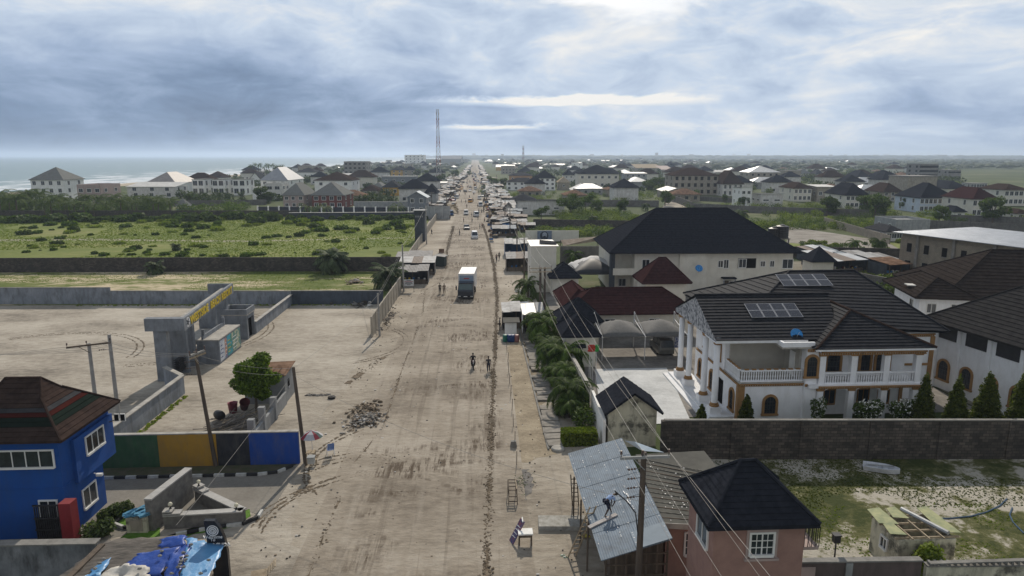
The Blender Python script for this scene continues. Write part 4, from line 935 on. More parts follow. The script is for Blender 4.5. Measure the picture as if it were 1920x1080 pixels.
# resort gate: beam on slab pillars
def resort_gate():
    o = thing('resort_gate', 'grey resort gateway with a long beam and yellow lettering on pillars', 'gate', (-30.4, 66.2, 0))
    L_ = 18.5; sk = -1.75 / L_
    def X(y): return 1.8 + sk * y - 0.0
    m = MB()
    m.hexa([(X(0) - 3.8, 0, 5.2), (X(0), 0, 5.2), (X(.8), .8, 5.2), (X(.8) - 3.8, .8, 5.2)], [(X(0) - 3.8, 0, 6.45), (X(0), 0, 6.45), (X(.8), .8, 6.45), (X(.8) - 3.8, .8, 6.45)], GREYW)
    m.hexa([(X(.8) - .28, .8, 5.2), (X(.8), .8, 5.2), (X(L_), L_, 5.2), (X(L_) - .28, L_, 5.2)], [(X(.8) - .28, .8, 6.45), (X(.8), .8, 6.45), (X(L_), L_, 6.45), (X(L_) - .28, L_, 6.45)], GREYW)
    m.hexa([(X(.8) - 1.25, .8, 5.75), (X(.8) - .282, .8, 5.75), (X(L_) - .282, L_, 5.75), (X(L_) - 1.25, L_, 5.75)], [(X(.8) - 1.25, .8, 6.0), (X(.8) - .282, .8, 6.0), (X(L_) - .282, L_, 6.0), (X(L_) - 1.25, L_, 6.0)], CONC_L)
    m.hexa([(X(L_) - 3.0, L_ + .002, 5.2), (X(L_), L_ + .002, 5.2), (X(L_), L_ + .3, 5.2), (X(L_) - 3.0, L_ + .3, 5.2)], [(X(L_) - 3.0, L_ + .002, 6.45), (X(L_), L_ + .002, 6.45), (X(L_), L_ + .3, 6.45), (X(L_) - 3.0, L_ + .3, 6.45)], GREYW)
    m.build('beam', o)
    for y0, y1, x0, x1 in ((.25, 1.0, -1.35, -.15), (3.0, 3.5, -1.3, .55), (5.2, 5.7, -1.1, .35), (12.0, 12.5, -1.7, .2), (16.5, 17.1, -2.2, -.1)):
        MB().box(x0, y0, -.1, x1, y1, 5.2 if y0 < 12.2 else 5.2, GREYW).build('pillar', o)
    # reception block with banners
    r = MB(); r.box(.4, 5.8, -.1, 2.7, 12.5, 2.6, GREYW); r.build('reception_block', o)
    r = MB(); r.box(.35, 5.75, 2.602, 2.75, 12.55, 2.72, CONC_L); r.box(.9, 5.9, 2.72, 1.1, 12.4, 3.15, GREYW); r.box(.86, 6.1, 3.15, 1.14, 6.35, 3.75, GREYW); r.box(.86, 12.0, 3.15, 1.14, 12.25, 3.75, GREYW); r.build('reception_roof', o)
    r = MB(); r.box(-1.6, 5.9, 2.2, .35, 11.9, 2.45, CONC_L); r.build('canopy', o)
    bc = [('banner_white', (.50, .53, .58), (.30, .34, .42)), ('banner_warm', (.42, .22, .14), (.12, .16, .30)), ('banner_teal', (.04, .30, .42), (.05, .2, .12)), ('banner_green', (.10, .22, .2), (.4, .42, .3))]
    for i, (y0, y1) in enumerate(((6.0, 7.4), (7.42, 8.1), (8.12, 9.6), (9.62, 12.3))):
        b = MB(); b.box(2.705, y0, .25, 2.74, y1, 2.45, mat(bc[i][0], bc[i][1], bc[i][2], 1.6, .6, detail=2, pos=(.46, .54))); tag(b.build('banner', o), ['white banner with blue writing', 'red and brown banner', 'turquoise banner', 'dark green banner'][i])
        t_ = MB()
        for k in range(4): t_.box(2.742, y0 + .15, .6 + k * .42, 2.75, y0 + (y1 - y0) * (.55 + .1 * (k % 3)), .68 + k * .42, [mat('banner navy', (.05, .07, .2), None, 2), LETW, YEL, LETW][i])
        tag(t_.build('banner_print', o), kind='stuff')
    gl = MB()
    for i in range(26): gl.box(-1.2, 1.2 + i * .16, .1, -1.16, 1.24 + i * .16, 1.9, DFRAME)
    for z in (.2, 1.0, 1.85): gl.box(-1.22, 1.1, z, -1.12, 5.2, z + .07, DFRAME)
    gl.build('gate_leaf', o)
    gl = MB()
    for i in range(7): gl.box(-.1, 1.2, .5 + i * .22, .4, 2.9, .56 + i * .22, DFRAME)
    gl.build('louvre_panel', o)
    # lettering on the road side
    def put(s, y, L):
        t = text_obj(s, (X(y) + .012, y, 5.42), (R(90), 0, R(90) - math.atan(sk) * -1 if False else R(90) + math.atan(-sk)), 1.12, YEL, o, .05, 'lettering', 'LEFT', .035)
        bpy.context.view_layer.update(); t.scale = (L / max(.1, t.dimensions.x), 1, 1)
    put('WESTSIDE', 1.85, 6.3); put('BEACH', 8.95, 3.9); put('RESORT', 13.4, 4.7)
    c = MB(); y_, z_ = 1.1, 5.85
    vs = [(X(y_) + .02, y_, z_)] + [(X(y_) + .02, y_ + .52 * math.cos(t) * 1.0, z_ + .5 * math.sin(t)) for t in [2 * math.pi * i / 20 for i in range(20)]]
    c.add(vs, [(0, 1 + i, 1 + (i + 1) % 20) for i in range(20)], LETW)
    c.build('emblem', o)
    c = MB()
    for i in range(5): t = R(72) * i; c.bar((X(y_) + .035, y_, z_), (X(y_) + .035, y_ + .36 * math.cos(t), z_ + .36 * math.sin(t)), .05, .09, GREYD)
    c.build('emblem_mark', o)
resort_gate()
# guardhouse
o = thing('guardhouse', 'square grey guardhouse with open side and raised parapet behind the gateway', 'hut', (-30.9, 82.1, 0)); m = MB()
m.box(0, 0, -.1, 2.9, .25, 3.0, GREYW); m.box(0, .25, -.1, .25, 2.8, 3.0, GREYW); m.box(0.25, 2.55, -.1, 2.9, 2.8, 3.0, GREYW); m.box(2.65, .25, 2.5, 2.9, 2.55, 3.0, GREYW); m.box(2.65, .25, -.1, 2.9, .5, 2.5, GREYW)
m.build('wall', o)
m = MB(); m.box(-.1, -.1, 3.0, 3.0, 2.9, 3.12, CONC_L)
for a in ((-.1, -.1, 3.0, .1), (-.1, 2.7, 3.0, 2.9), (-.1, .1, .1, 2.7), (2.8, .1, 3.0, 2.7)): m.box(a[0], a[1], 3.12, a[2], a[3], 3.75, GREYW)
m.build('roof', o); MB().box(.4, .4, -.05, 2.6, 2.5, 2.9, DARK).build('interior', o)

GW = mat('pale blue grey wall', (.25, .275, .31), (.17, .19, .22), .5, .9, streak=((.06, .06, .06), .7))
wall_run('pale grey wall running from the coloured wall towards the gateway', [(-27.9, 47.4), (-27.75, 62.8), (-30.6, 65.6)], 1.75, GW, .25, CONC_L, capw=.1)
wall_run('taller left length of the pale grey wall behind the sand lot', [(-110, 106.3), (-55.3, 103.9)], 2.5, GW, .22, CONC)
wall_run('middle length of the pale grey wall behind the gateway', [(-55.2, 103.8), (-28.1, 102.3)], 2.0, GW, .22, CONC)
wall_run('dark blue grey end of the wall beside the debris heap', [(-28.0, 102.2), (-14.2, 101.6)], 2.05, mat('dark blue wall', (.075, .095, .125), (.05, .062, .08), .6, .9, streak=((.03, .03, .03), .5)), .22, CONC)
wall_run('blue grey wall running back from the guardhouse', [(-28.0, 84.9), (-28.0, 102.1)], 1.5, GW, .25, CONC_L, capw=.1)
wall_run('concrete panel fence with posts along the left roadside', [(-13.1, 82.6), (-12.6, 110.5)], 2.6, BEIGE, .14, None, name='panel_fence', cat='fence', piers=2.6)
wall_run('panel fence along the road beside the dark tower', [(-14.4, 135), (-14.2, 250)], 2.2, BEIGE, .16, None, name='panel_fence', cat='fence', piers=4)
wall_run('long sooty block wall between the lawn and the meadow', [(-120, 135.5), (-60, 133.7), (-36, 132.9), (-14.5, 132.1)], 2.75, BLOCK, .22, None, piers=4)
wall_run('dark wall with white coping along the far side of the meadow', [(-66, 244.5), (-17.5, 245.5)], 2.3, GREYD, .25, R_WHITE, capw=.3)
wall_run('dark overgrown wall at the far left of the meadow', [(-200, 262), (-120, 258), (-66, 255)], 2.3, BLOCK, .22, None)
# dark watch tower
o = thing('tower', 'tall dark slate tower with pierced frieze and flat cap at the roadside', 'tower', (-16.2, 178.5, 0)); m = MB()
m.box(0, 0, -.1, 2.6, 3.4, 7.4, GREYD); m.build('shaft', o); m = MB(); m.box(-.35, -.35, 7.4, 2.95, 3.75, 7.6, GREYD); m.box(.0, .0, 7.6, 2.6, 3.4, 8.0, GREYD); m.box(-.4, -.4, 8.0, 3.0, 3.8, 8.15, GREYL); m.build('cap', o)
for i in range(4): MB().box(.3 + i * .55, -.03, 6.3, .52 + i * .55, 0.02, 6.75, GREYL).build('frieze_opening', o)

# low wall with piers, hut and yard clutter
LW = mat('pale grey blockwork', (.27, .28, .285), (.2, .205, .21), .8, .9, .2, 10)
o = wall_run('low grey wall with tall unfinished piers leading to the small hut', [(-17.3, 49.8), (-17.4, 59.6)], 1.15, LW, .22, None)
for y, hh in ((49.9, 2.3), (52.5, 2.3), (55.6, 2.0)): MB().box(-17.6, y, -.1, -17.1, y + .45, hh, LW).build('pier', o)
o = thing('hut', 'small grey block hut with a rusty tin roof behind the leafy tree', 'hut', (-21.0, 59.6, 0)); m = MB()
m.box(0, 0, -.1, 3.6, 3.0, 2.55, LW); m.build('wall', o); m = MB(); m.slab([(-.2, -.25, 2.6), (3.8, -.25, 2.75), (3.8, 3.2, 3.05), (-.2, 3.2, 2.9)], .05, R_RUST)
for i in range(6): m.slab([(.1 + i * .6, -.3 + (i % 2) * .2, 2.72 + i * .02), (.62 + i * .6, -.3 + (i % 2) * .2, 2.74 + i * .02), (.62 + i * .6, 1.7, 2.93 + i * .02), (.1 + i * .6, 1.7, 2.91 + i * .02)], .03, R_RUST)
m.build('roof', o); window(o, 3.6, 1.2, 1.6, .6, .7, 'E', 'open', GREYW)
def lathe_thing(name, label, cat, loc, prof, m, n=14, rot=(0, 0, 0), group=None):
    ob = MB().lathe((0, 0, 0), prof, m, n).build(name, None, True); ob.location = loc; ob.rotation_euler = rot; return tag(ob, label, cat, group)
TUB = mat('faded maroon plastic', (.22, .04, .07), (.16, .03, .05), 2, .5)
lathe_thing('tub', 'dark pink open plastic tub standing beside the hut', 'tub', (-21.4, 57.6, 0), [(.32, 0), (.42, .9), (.45, .92), (.38, .88), (.3, .1)], TUB)
lathe_thing('tub', 'maroon tub tipped over against its pink neighbour', 'tub', (-20.6, 58.1, .25), [(.32, 0), (.42, .9), (.45, .92), (.38, .88), (.3, .1)], mat('dark maroon plastic', (.12, .02, .025), None, 2, .5), rot=(R(35), R(20), 0))
lathe_thing('barrel', 'black plastic barrel lying on its side by the pole heap', 'barrel', (-22.2, 56.2, .42), [(.36, 0), (.4, .3), (.4, .7), (.36, 1.1)], mat('black plastic', (.02, .02, .022), None, 2, .5), rot=(R(80), 0, R(35)))
pm = MB(); rr = random.Random(8); PG = mat('grey bleached poles', (.24, .22, .2), (.12, .11, .1), 2, .9)
for i in range(150):
    c_ = Vector((rr.uniform(-21.6, -18.2), rr.uniform(49.5, 56.3), 0)); hgt = max(.05, 1.25 - abs(c_.x + 19.6) * .5 - abs(c_.y - 53) * .2); z = rr.random() * hgt
    a_ = R(rr.gauss(60, 22)); l_ = rr.uniform(.7, 1.9); d_ = Vector((math.cos(a_), math.sin(a_), rr.gauss(0, .14))) * l_; c_.z = z + .06
    pm.tube(c_ - d_, c_ + d_, .035, .03, PG if rr.random() < .75 else TIMBER_L, 5)
tag(pm.build('pole_heap'), 'heap of grey bleached wooden poles behind the black wall panel', 'pole heap', None, 'stuff')
def heap(name, label, poly, n, m_list, seed, rmin, rmax, hmax, cat='heap'):
    rr = random.Random(seed); mb = MB(); xs_ = [p[0] for p in poly]; ys_ = [p[1] for p in poly]; cx_, cy_ = sum(xs_) / len(xs_), sum(ys_) / len(ys_); rx, ry = (max(xs_) - min(xs_)) / 2, (max(ys_) - min(ys_)) / 2
    for i in range(n):
        t = rr.random() * 6.283; u = abs(rr.gauss(0, .52)) * (.75 + .25 * math.sin(3 * t + seed) + .2 * math.sin(5 * t + 2 * seed)); x, y = cx_ + rx * u * math.cos(t), cy_ + ry * u * math.sin(t); r = rr.uniform(rmin, rmax)
        z = hmax * max(0, 1 - u) * rr.random()
        if rr.random() < .5: mb.blob((x, y, z + r * .3), (r, r * rr.uniform(.6, 1.3), r * rr.uniform(.4, .8)), rr.choice(m_list), rr.random(), .35, 6, 4)
        else:
            d = Vector((rr.gauss(0, 1), rr.gauss(0, 1), rr.gauss(0, .35))).normalized() * r * 1.4; c_ = Vector((x, y, z + r * .4)); mb.bar(c_ - d, c_ + d, r * rr.uniform(.3, 1.2), r * .18, rr.choice(m_list))
    return tag(mb.build(name), label, cat, None, 'stuff')
LIT = [mat('litter grey', (.22, .21, .19), (.14, .13, .12), 3), mat('litter dark', (.07, .06, .05), None, 3), mat('litter brown', (.16, .12, .08), None, 3), mat('litter white', (.5, .49, .47), None, 3), mat('litter brown two', (.22, .17, .12), None, 3)]
heap('rubbish_heap', 'wide heap of grey rubbish and stones on the sand left of the road', pl((642, 795), (728, 790), (690, 760), (690, 808)), 1300, [LIT[0], LIT[0], LIT[1], LIT[3], LIT[4], LIT[2]], 3, .025, .17, .38)
heap('soil_mound', 'low brown soil mound behind the rubbish heap', pl((650, 775), (728, 768), (690, 750), (690, 790)), 260, [CLODS, LIT[4]], 4, .06, .25, .4)
heap('debris_heap', 'grey pile of broken slats and debris against the dark blue wall', pl((640, 565), (712, 568), (680, 555), (680, 578)), 260, [LIT[0], LIT[3], LIT[0], LIT[1]], 5, .12, .55, .6)
heap('gravel', 'stones and rubble along the foot of the roadside fence', pl((715, 600), (745, 598), (725, 568), (728, 630)), 300, [LIT[0], LIT[4], LIT[1]], 6, .04, .14, .1)
heap('ash_patch', 'dark patch of ash and plant waste beside the small wooden ladder stand', pl((942, 905), (998, 905), (968, 878), (972, 940)), 700, [LIT[1], LIT[0], mat('litter green', (.08, .12, .03), None, 3), LIT[1]], 7, .015, .055, .03)
sheet('ash', pl((938, 915), (955, 885), (990, 880), (1000, 910), (985, 940), (950, 935)), .014, mat('grey ash', (.20, .185, .17), (.09, .085, .08), 1.5, .95), 'grey ash stain under the wooden ladder stand', jag=.2)
heap('debris_heap', 'pile of broken planks on the lawn by the roadside shack', pl((640, 530), (690, 530), (665, 522), (665, 536)), 70, [LIT[0], TIMBER_L, LIT[4]], 9, .1, .4, .35)
mb = MB(); rr = random.Random(12)
for i in range(900):
    y = 24 + rr.random() ** 1.6 * 120; x = rr.uniform(-13, 9); r = rr.uniform(.015, .05) * (1 + y / 90)
    if rr.random() < .3: mb.box(x, y, .03, x + r * 2.4, y + r * 1.6, .045 + r * .3, rr.choice(LIT[3:] + [LIT[1]]))
    else: mb.blob((x, y, .03), (r, r, r * .7), rr.choice(LIT[:3]), rr.random(), .3, 5, 4)
tag(mb.build('litter'), 'small stones and scraps of litter scattered over the road and verges', 'litter', None, 'stuff')

# ================================================================== near right
CORR = corrugated('blue grey corrugated sheet', (.20, .25, .305), (.15, .19, .235), .12, .8, 0, 0, ((.10, .11, .12), .6))
CORR_O = corrugated('old dark asbestos sheet', (.10, .098, .085), (.055, .054, .047), .1, .9, 0, 1)
def tin_shop():
    A, B, C, D = P(1065, 850, 2.9), P(1127, 1051, 2.9), P(1261, 1010, 3.7), P(1166, 821, 3.7)
    o = thing('tin_roof_shop', 'roadside shop under a wide blue grey corrugated tin roof with a man on it', 'shop')
    m = MB(); m.slab([B, C, D, A], .05, CORR)
    n = (C - B).cross(D - B).normalized(); n = n if n.z > 0 else -n
    # lapped sheets
    for i in range(1, 5):
        f = i / 5; p, q = B.lerp(A, f) + n * .012, C.lerp(D, f) + n * .012; w_ = (A - B).normalized() * .05
        m.hexa([p - w_, q - w_, q + w_, p + w_], [x + n * .004 for x in (p - w_, q - w_, q + w_, p + w_)], CORR)
    E_, F_ = B.lerp(C, .5) + n * .02, C + n * .02; u_ = (A - B).normalized() * 1.5
    m.hexa([E_, F_, F_ + u_, E_ + u_], [x + n * .02 for x in (E_, F_, F_ + u_, E_ + u_)], mat('newer sheet', (.20, .25, .30), (.16, .205, .25), 1, .6, spec=0.1))
    m.build('roof', o)
    nl = MB(); rr = random.Random(3)
    for i in range(150):
        s = rr.choice((.03, .2, .36, .52, .68, .85, .97)); c_ = B.lerp(A, rr.random()).lerp(C.lerp(D, rr.random()), s) + n * .055; r = rr.uniform(.008, .022)
        nl.add([c_ + Vector((-r, -r, 0)), c_ + Vector((r * 2, -r, 0)), c_ + Vector((r * 2, r, 0)), c_ + Vector((-r, r, 0))], [(0, 1, 2, 3)], LETW)
    for i in range(9): p = C.lerp(D, .33 + i * .014).lerp(B.lerp(A, .33 + i * .014), .34 + .02 * math.sin(i)) + n * .06; nl.bar(p, p + (D - C).normalized() * .13, .05, .012, LETW)
    tag(nl.build('roof_sealant', o), kind='stuff')
    w = MB(); lo = lambda v_, dx=0, dy=0: Vector((v_.x + dx, v_.y + dy, 0))
    zz_ = 2.75
    x0, x1, y0, y1 = 6.3, 9.6, 30.9, 39.5
    w.box(x0 + .5, y0 + 1.2, 0, x1, y1, 2.6, TIMBER); w.build('wall', o)
    fr = MB()
    for i in range(7): fr.box(x0 + i * .52, y0, 0, x0 + .09 + i * .52, y0 + .09, zz_ - .1 + .06 * i, TIMBER)
    for z in (.5, 1.1, 1.7, 2.3): fr.bar((x0, y0 - .02, z), (x1 - .1, y0 - .02, z), .05, .09, TIMBER)
    fr.build('timber_frame', o)
    for y in (33, 35.5, 38.3): MB().tube((5.75, y, 0), (5.75, y, 2.85), .05, .05, TIMBER, 6).build('post', o)
tin_shop()
def pink_annex():
    q = [P(1192, 852, 3.75), P(1238, 980, 3.55), P(1316, 984, 3.55), P(1352, 884, 3.75), P(1320, 845, 3.75)]
    o = thing('old_sheet_building', 'low pink building under a dark weathered sheet roof beside the tin roof shop', 'building')
    m = MB(); m.slab([q[1], q[2], q[3], q[4], q[0]], .07, CORR_O)
    for i in range(1, 15): t = i / 15; a_, b_ = q[1].lerp(q[0], t), q[2].lerp(q[3], t); m.bar(a_ + Vector((0, 0, .005)), b_ + Vector((0, 0, .005)), .05, .035, (CORR_O, TIMBER)[i % 2])
    m.build('roof', o)
    w = MB(); w.box(9.75, 32.3, -.1, 12.6, 38.2, 3.45, PINKB); w.build('wall', o)
    f = MB(); f.bar(q[1] - Vector((0, 0.02, .14)), q[2] - Vector((0, .02, .14)), .05, .3, CONC_L); f.build('fascia', o)
    nl = MB(); rr = random.Random(9)
    for i in range(60):
        s = rr.choice((.25, .55, .9)) + rr.uniform(-.02, .02); c_ = q[1].lerp(q[0], rr.random()).lerp(q[2].lerp(q[3], rr.random()), s); c_.z += .06
        nl.box(c_.x - .02, c_.y - .02, c_.z, c_.x + rr.uniform(.0, .05), c_.y + .04, c_.z + .015, LETW)
    tag(nl.build('roof_sealant', o), kind='stuff')
    window(o, 11.2, 32.29, 1.9, .75, 1.2, 'S', 'grid', near=True)
    t = MB(); t.slab([P(1172, 826, 3.3), P(1205, 845, 3.3), P(1245, 848, 3.3), P(1190, 828, 3.6)], .03, mat('clear sheet', (.6, .68, .74), (.5, .6, .68), 2, .3)); t.build('clear_roof_sheet', o)
pink_annex()

def pink_house():
    h = 6.8
    o = thing('pink_house', 'dusty pink two storey block with a black tiled hip roof, bottom right', 'house', (9.9, 25.95, 0)); W_, D_ = 3.95, 3.3
    MB().box(0, 0, -.1, W_, D_, h, PINKB).build('wall', o)
    m = MB(); hip_roof(m, 0, 0, W_, D_, h, 1.95, R_BLACK, .42, 11, .035, R_BLACK); m.build('roof', o)
    m = MB()
    for i in range(30):
        t = i / 30; m.box(-.44, -.4 + t * 4.05, h - .02, -.38, -.4 + t * 4.05 + .08, h + .07, R_BLACK)
    m.build('eave_tiles', o)
    window(o, 2.1, -.01, 5.75, .95, .95, 'S', 'grid', near=True)
    s = MB(); s.box(1.35, -.14, 5.0, 2.85, 0, 5.1, PINKF); s.box(1.42, -.05, 5.1, 1.52, .0, 6.3, PINKF); s.box(2.68, -.05, 5.1, 2.78, .0, 6.3, PINKF); s.box(1.42, -.05, 6.302, 2.78, 0, 6.42, PINKF); s.build('window_surround', o)
    window(o, -.01, 1.3, 5.8, 1.3, 1.2, 'W', 'plain', near=True)
    b = MB(); b.box(W_, .6, 5.0, W_ + 1.0, 2.6, 5.15, PINKF); b.build('balcony', o)
    r_ = MB(); 
    for p, q_ in (((W_, .6), (W_ + 1, .6)), ((W_ + 1, .6), (W_ + 1, 2.6)), ((W_, 2.6), (W_ + 1, 2.6))):
        p, q_ = Vector((*p, 5.15)), Vector((*q_, 5.15)); k = int((q_ - p).length / .16)
        for i in range(k + 1): c_ = p.lerp(q_, i / k); r_.bar(c_, c_ + Vector((0, 0, .95)), .025, .025, DFRAME)
        r_.bar(p + Vector((0, 0, .95)), q_ + Vector((0, 0, .95)), .05, .05, DFRAME)
    for a_ in ((W_, .6), (W_ + 1, .6), (W_ + 1, 2.6), (W_, 2.6)): r_.bar((*a_, 6.1), (W_ + .5, 1.6, 6.75), .03, .03, DFRAME)
    r_.build('railing', o)
pink_house()
# walls at the bottom right
BRW = mat('brown grey wall paint', (.14, .105, .10), (.10, .08, .075), .8, .9, streak=((.04, .04, .035), .5))
o = wall_run('brown grey wall with pale piers below the roofless hut', [(14.9, 30.3), (22.2, 30.1)], 2.0, BRW, .22, CONC, capw=.08)
for x in (18.3,): MB().box(x, 30.0, -.1, x + .35, 30.45, 1.97, GREYL).build('pier', o)
MB().box(15.9, 30.12, 1.0, 16.8, 30.18, 1.75, PINKF).build('meter_panel', o)
o = wall_run('sooty wall topped with pierced blocks at the bottom right edge', [(22.4, 30.0), (44, 29.2)], 1.75, STAINW, .22, CONC, capw=.08)
m = MB()
for i in range(34): m.box(22.5 + i * .32, 29.86 - i * .012, 1.832, 22.62 + i * .32, 30.08 - i * .012, 2.0, CONC)
m.box(22.4, 29.85 - .2, 2.002, 33.4, 30.09 - .2, 2.06, CONC); m.build('pierced_blocks', o)
o = thing('post_lamp', 'black square lamp head on a short post above the brown wall', 'lamp', P(1566, 1033, 2.0)); m = MB(); m.tube((0, 0, -2.0), (0, 0, .5), .05, .04, DFRAME, 8); m.build('post', o); m = MB(); m.box(-.16, -.14, .5, .16, .14, .9, DFRAME); m.box(-.2, -.18, .9, .2, .18, .95, DFRAME); m.build('lamp_head', o)
def ruin():
    o = thing('roofless_hut', 'small sooty block hut with broken yellow sheets and bare rafters on top', 'hut', (22.0, 31.6, 0)); w, d, h = 3.1, 2.5, 2.15; m = MB()
    for a in ((0, 0, w, .2), (0, d - .2, w, d), (0, .2, .2, d - .2), (w - .2, .2, w, d - .2)): m.box(a[0], a[1], -.1, a[2], a[3], h, STAINW)
    m.build('wall', o); window(o, -.01, 1.2, 1.3, .5, .55, 'W', 'plain', near=True)
    m = MB()
    for y in (.1, .8, 1.5, 2.3): m.bar((-.2, y, h + .08), (w + .2, y, h + .08), .07, .1, TIMBER_L)
    for x in (.6, 1.5, 2.3): m.bar((x, -.2, h + .17), (x, d + .2, h + .17), .07, .08, TIMBER_L)
    m.build('rafters', o)
    YS = mat('yellow green algae sheet', (.38, .38, .20), (.22, .25, .14), 2, .8); m = MB()
    for p, q_, l_ in (((-.3, 1.4), (.7, 2.9), 0), ((-.35, .3), (.45, 1.3), .02), ((.8, 1.9), (1.6, 2.9), .03), ((2.5, .3), (3.4, 2.8), .05)):
        m.slab([(p[0], p[1], h + .22 + l_), (q_[0], p[1] - .2, h + .25 + l_), (q_[0] - .1, q_[1], h + .3 + l_), (p[0] + .15, q_[1] - .1, h + .27 + l_)], .03, YS)
    m.build('roof_sheets', o)
    m = MB(); m.tube((1.7, 2.6, h + .35), (2.7, .1, h + .3), .12, .12, R_SILVER, 8); m.build('rolled_sheet', o)
ruin()
# upturned boat shaped tub on the grass
o = thing('dinghy', 'small white fibreglass dinghy lying on the dark grass', 'boat', P(1652, 884), R(-25))
def boat_mesh(L, w, h, m, inner):
    mb = MB(); n = 12; ou = []; inn = []; bt = []
    for i in range(n + 1):
        t = i / n; x = -L / 2 + L * t; ww = w / 2 * (1 - max(0, (t - .55) / .45) ** 2.2 * .85) * (0.9 + .1 * min(1, t * 4)); ou.append((x, ww)); 
    V = []; F = []
    for x, ww in ou:
        V += [(x, -ww, h), (x, -ww * .72, .05), (x, ww * .72, .05), (x, ww, h), (x, ww - .09, h), (x, ww * .6, .16), (x, -ww * .6, .16), (x, -ww + .09, h)]
    for i in range(n):
        for k in range(8): a = i * 8 + k; b = i * 8 + (k + 1) % 8; F.append((a, a + 8, b + 8, b))
    F.append(tuple(range(8))); F.append(tuple(n * 8 + k for k in range(7, -1, -1)))
    mb.add(V, F, m); return mb
BW = mat('white gelcoat', (.62, .64, .68), (.48, .5, .53), 2, .4); boat_mesh(2.3, 1.05, .42, BW, BW).build('hull', o)
m = MB(); m.box(-.9, -.36, .30, -.2, .36, .34, BW); m.box(.1, -.34, .30, .4, .34, .34, BW); m.bar((-.9, -.1, .42), (.8, .15, .46), .1, .05, GREYL); m.build('seat', o)
hs = MB(); pts = [P(x, y, .04) for x, y in ((1740, 972), (1780, 972), (1820, 968), (1850, 960), (1875, 948), (1888, 935))]; hs.path(pts, .045, mat('blue hose', (.04, .09, .16), None, 2, .5), 6); tag(hs.build('hose'), 'long dark blue hose curving over the sand behind the roofless hut', 'hose')
hs = MB(); pts = [P(x, y, .04) for x, y in ((1898, 952), (1893, 965), (1900, 980), (1920, 1000))]; hs.path(pts, .045, MATS['blue hose'], 6); tag(hs.build('hose'), 'short end of blue hose at the right edge on the sand', 'hose')

wall_run('long sooty block wall in front of the white villa', [(13.55, 46.55), (44, 45.0)], 3.0, BLOCK, .24, CONC, piers=4.6, capw=.02)
# gate hut with peeling gable
o = thing('gable_hut', 'narrow hut with a peeling yellowed gable wall and black tiled roof', 'hut', (9.9, 48.8, 0)); m = MB(); m.box(0, 0, -.1, 3.7, 3.2, 3.1, STAINW); m.build('wall', o)
m = MB(); gable_roof(m, 0, 0, 3.7, 3.2, 3.1, 1.35, R_BLACK, .42, 'y', 6, .03, STAINW); m.build('roof', o)
MB().box(-.06, .8, 1.9, -.01, 1.6, 2.4, GLASS).build('window', o)
wall_run('white wall at the left of the peeling gable hut', [(9.6, 48.9), (9.8, 55.5)], 2.2, WHITE, .22, None)
wall_run('pale compound wall behind the roadside palms', [(9.7, 55.8), (9.4, 68.5)], 2.2, CREAM, .2, CONC_L)
# gatehouses and maroon wing
o = thing('gatehouse', 'cream gatehouse with black pyramid roof behind the flagpoles', 'gatehouse', (9.2, 69.0, 0)); MB().box(0, 0, -.1, 3.2, 4.0, 3.3, CREAM).build('wall', o)
m = MB(); hip_roof(m, 0, 0, 3.2, 4.0, 3.5, 2.0, R_BLACK, .5, 8, .03); m.build('roof', o); m = MB(); m.box(-.35, -.35, 3.28, 3.55, 4.35, 3.48, WHITE); m.build('cornice', o)
MB().box(.9, -.05, 0, 1.8, .02, 2.1, DARK).build('door', o); MB().slab([(.6, -.6, 2.3), (2.1, -.6, 2.3), (2.1, 0, 2.55), (.6, 0, 2.55)], .06, R_BLACK).build('door_canopy', o)
o = thing('gatehouse', 'second black pyramid roofed gatehouse next to the maroon roof', 'gatehouse', (9.7, 76.2, 0)); MB().box(0, 0, -.1, 4.3, 4.2, 3.2, CREAM).build('wall', o)
m = MB(); hip_roof(m, 0, 0, 4.3, 4.2, 3.25, 2.3, R_BLACK, .5, 8, .03); m.build('roof', o)
o = thing('maroon_roof_house', 'long low cream bungalow with a wide maroon tiled roof behind the carport', 'bungalow', (11.2, 80.8, 0)); MB().box(0, 0, -.1, 15.4, 6.5, 3.0, CREAM).build('wall', o)
m = MB(); hip_roof(m, 0, 0, 15.4, 6.5, 3.1, 2.5, R_MAROON, .6, 10, .035); m.build('roof', o)
m = MB(); hip_roof(m, 0, 3, 3.6, 13, 3.12, 2.0, R_MAROON, .6, 6, .035); m.build('roof', o)
for x in (5, 10.5): window(o, x, -.01, 1.9, 1.2, .8, 'S', 'plain')
o = thing('maroon_pavilion', 'small square pavilion with a steep maroon pyramid roof', 'pavilion', (24.6, 97.1, 0), 0); h_ = 3.8; MB().box(0, 0, -.1, 6.0, 5.0, h_, CREAM).build('wall', o)
m = MB(); hip_roof(m, 0, 0, 6.0, 5.0, h_, 3.3, R_MAROON, .7, 9, .035); m.build('roof', o)
o = thing('black_roof_lodge', 'small lodge with black hip roof between the maroon roof and white block', 'house', P(1035, 555), 0); MB().box(0, 0, -.1, 4.2, 5, 3.0, CREAM).build('wall', o); m = MB(); hip_roof(m, 0, 0, 4.2, 5, 3.0, 2.0, R_BLACK, .5, 6, .03); m.build('roof', o)

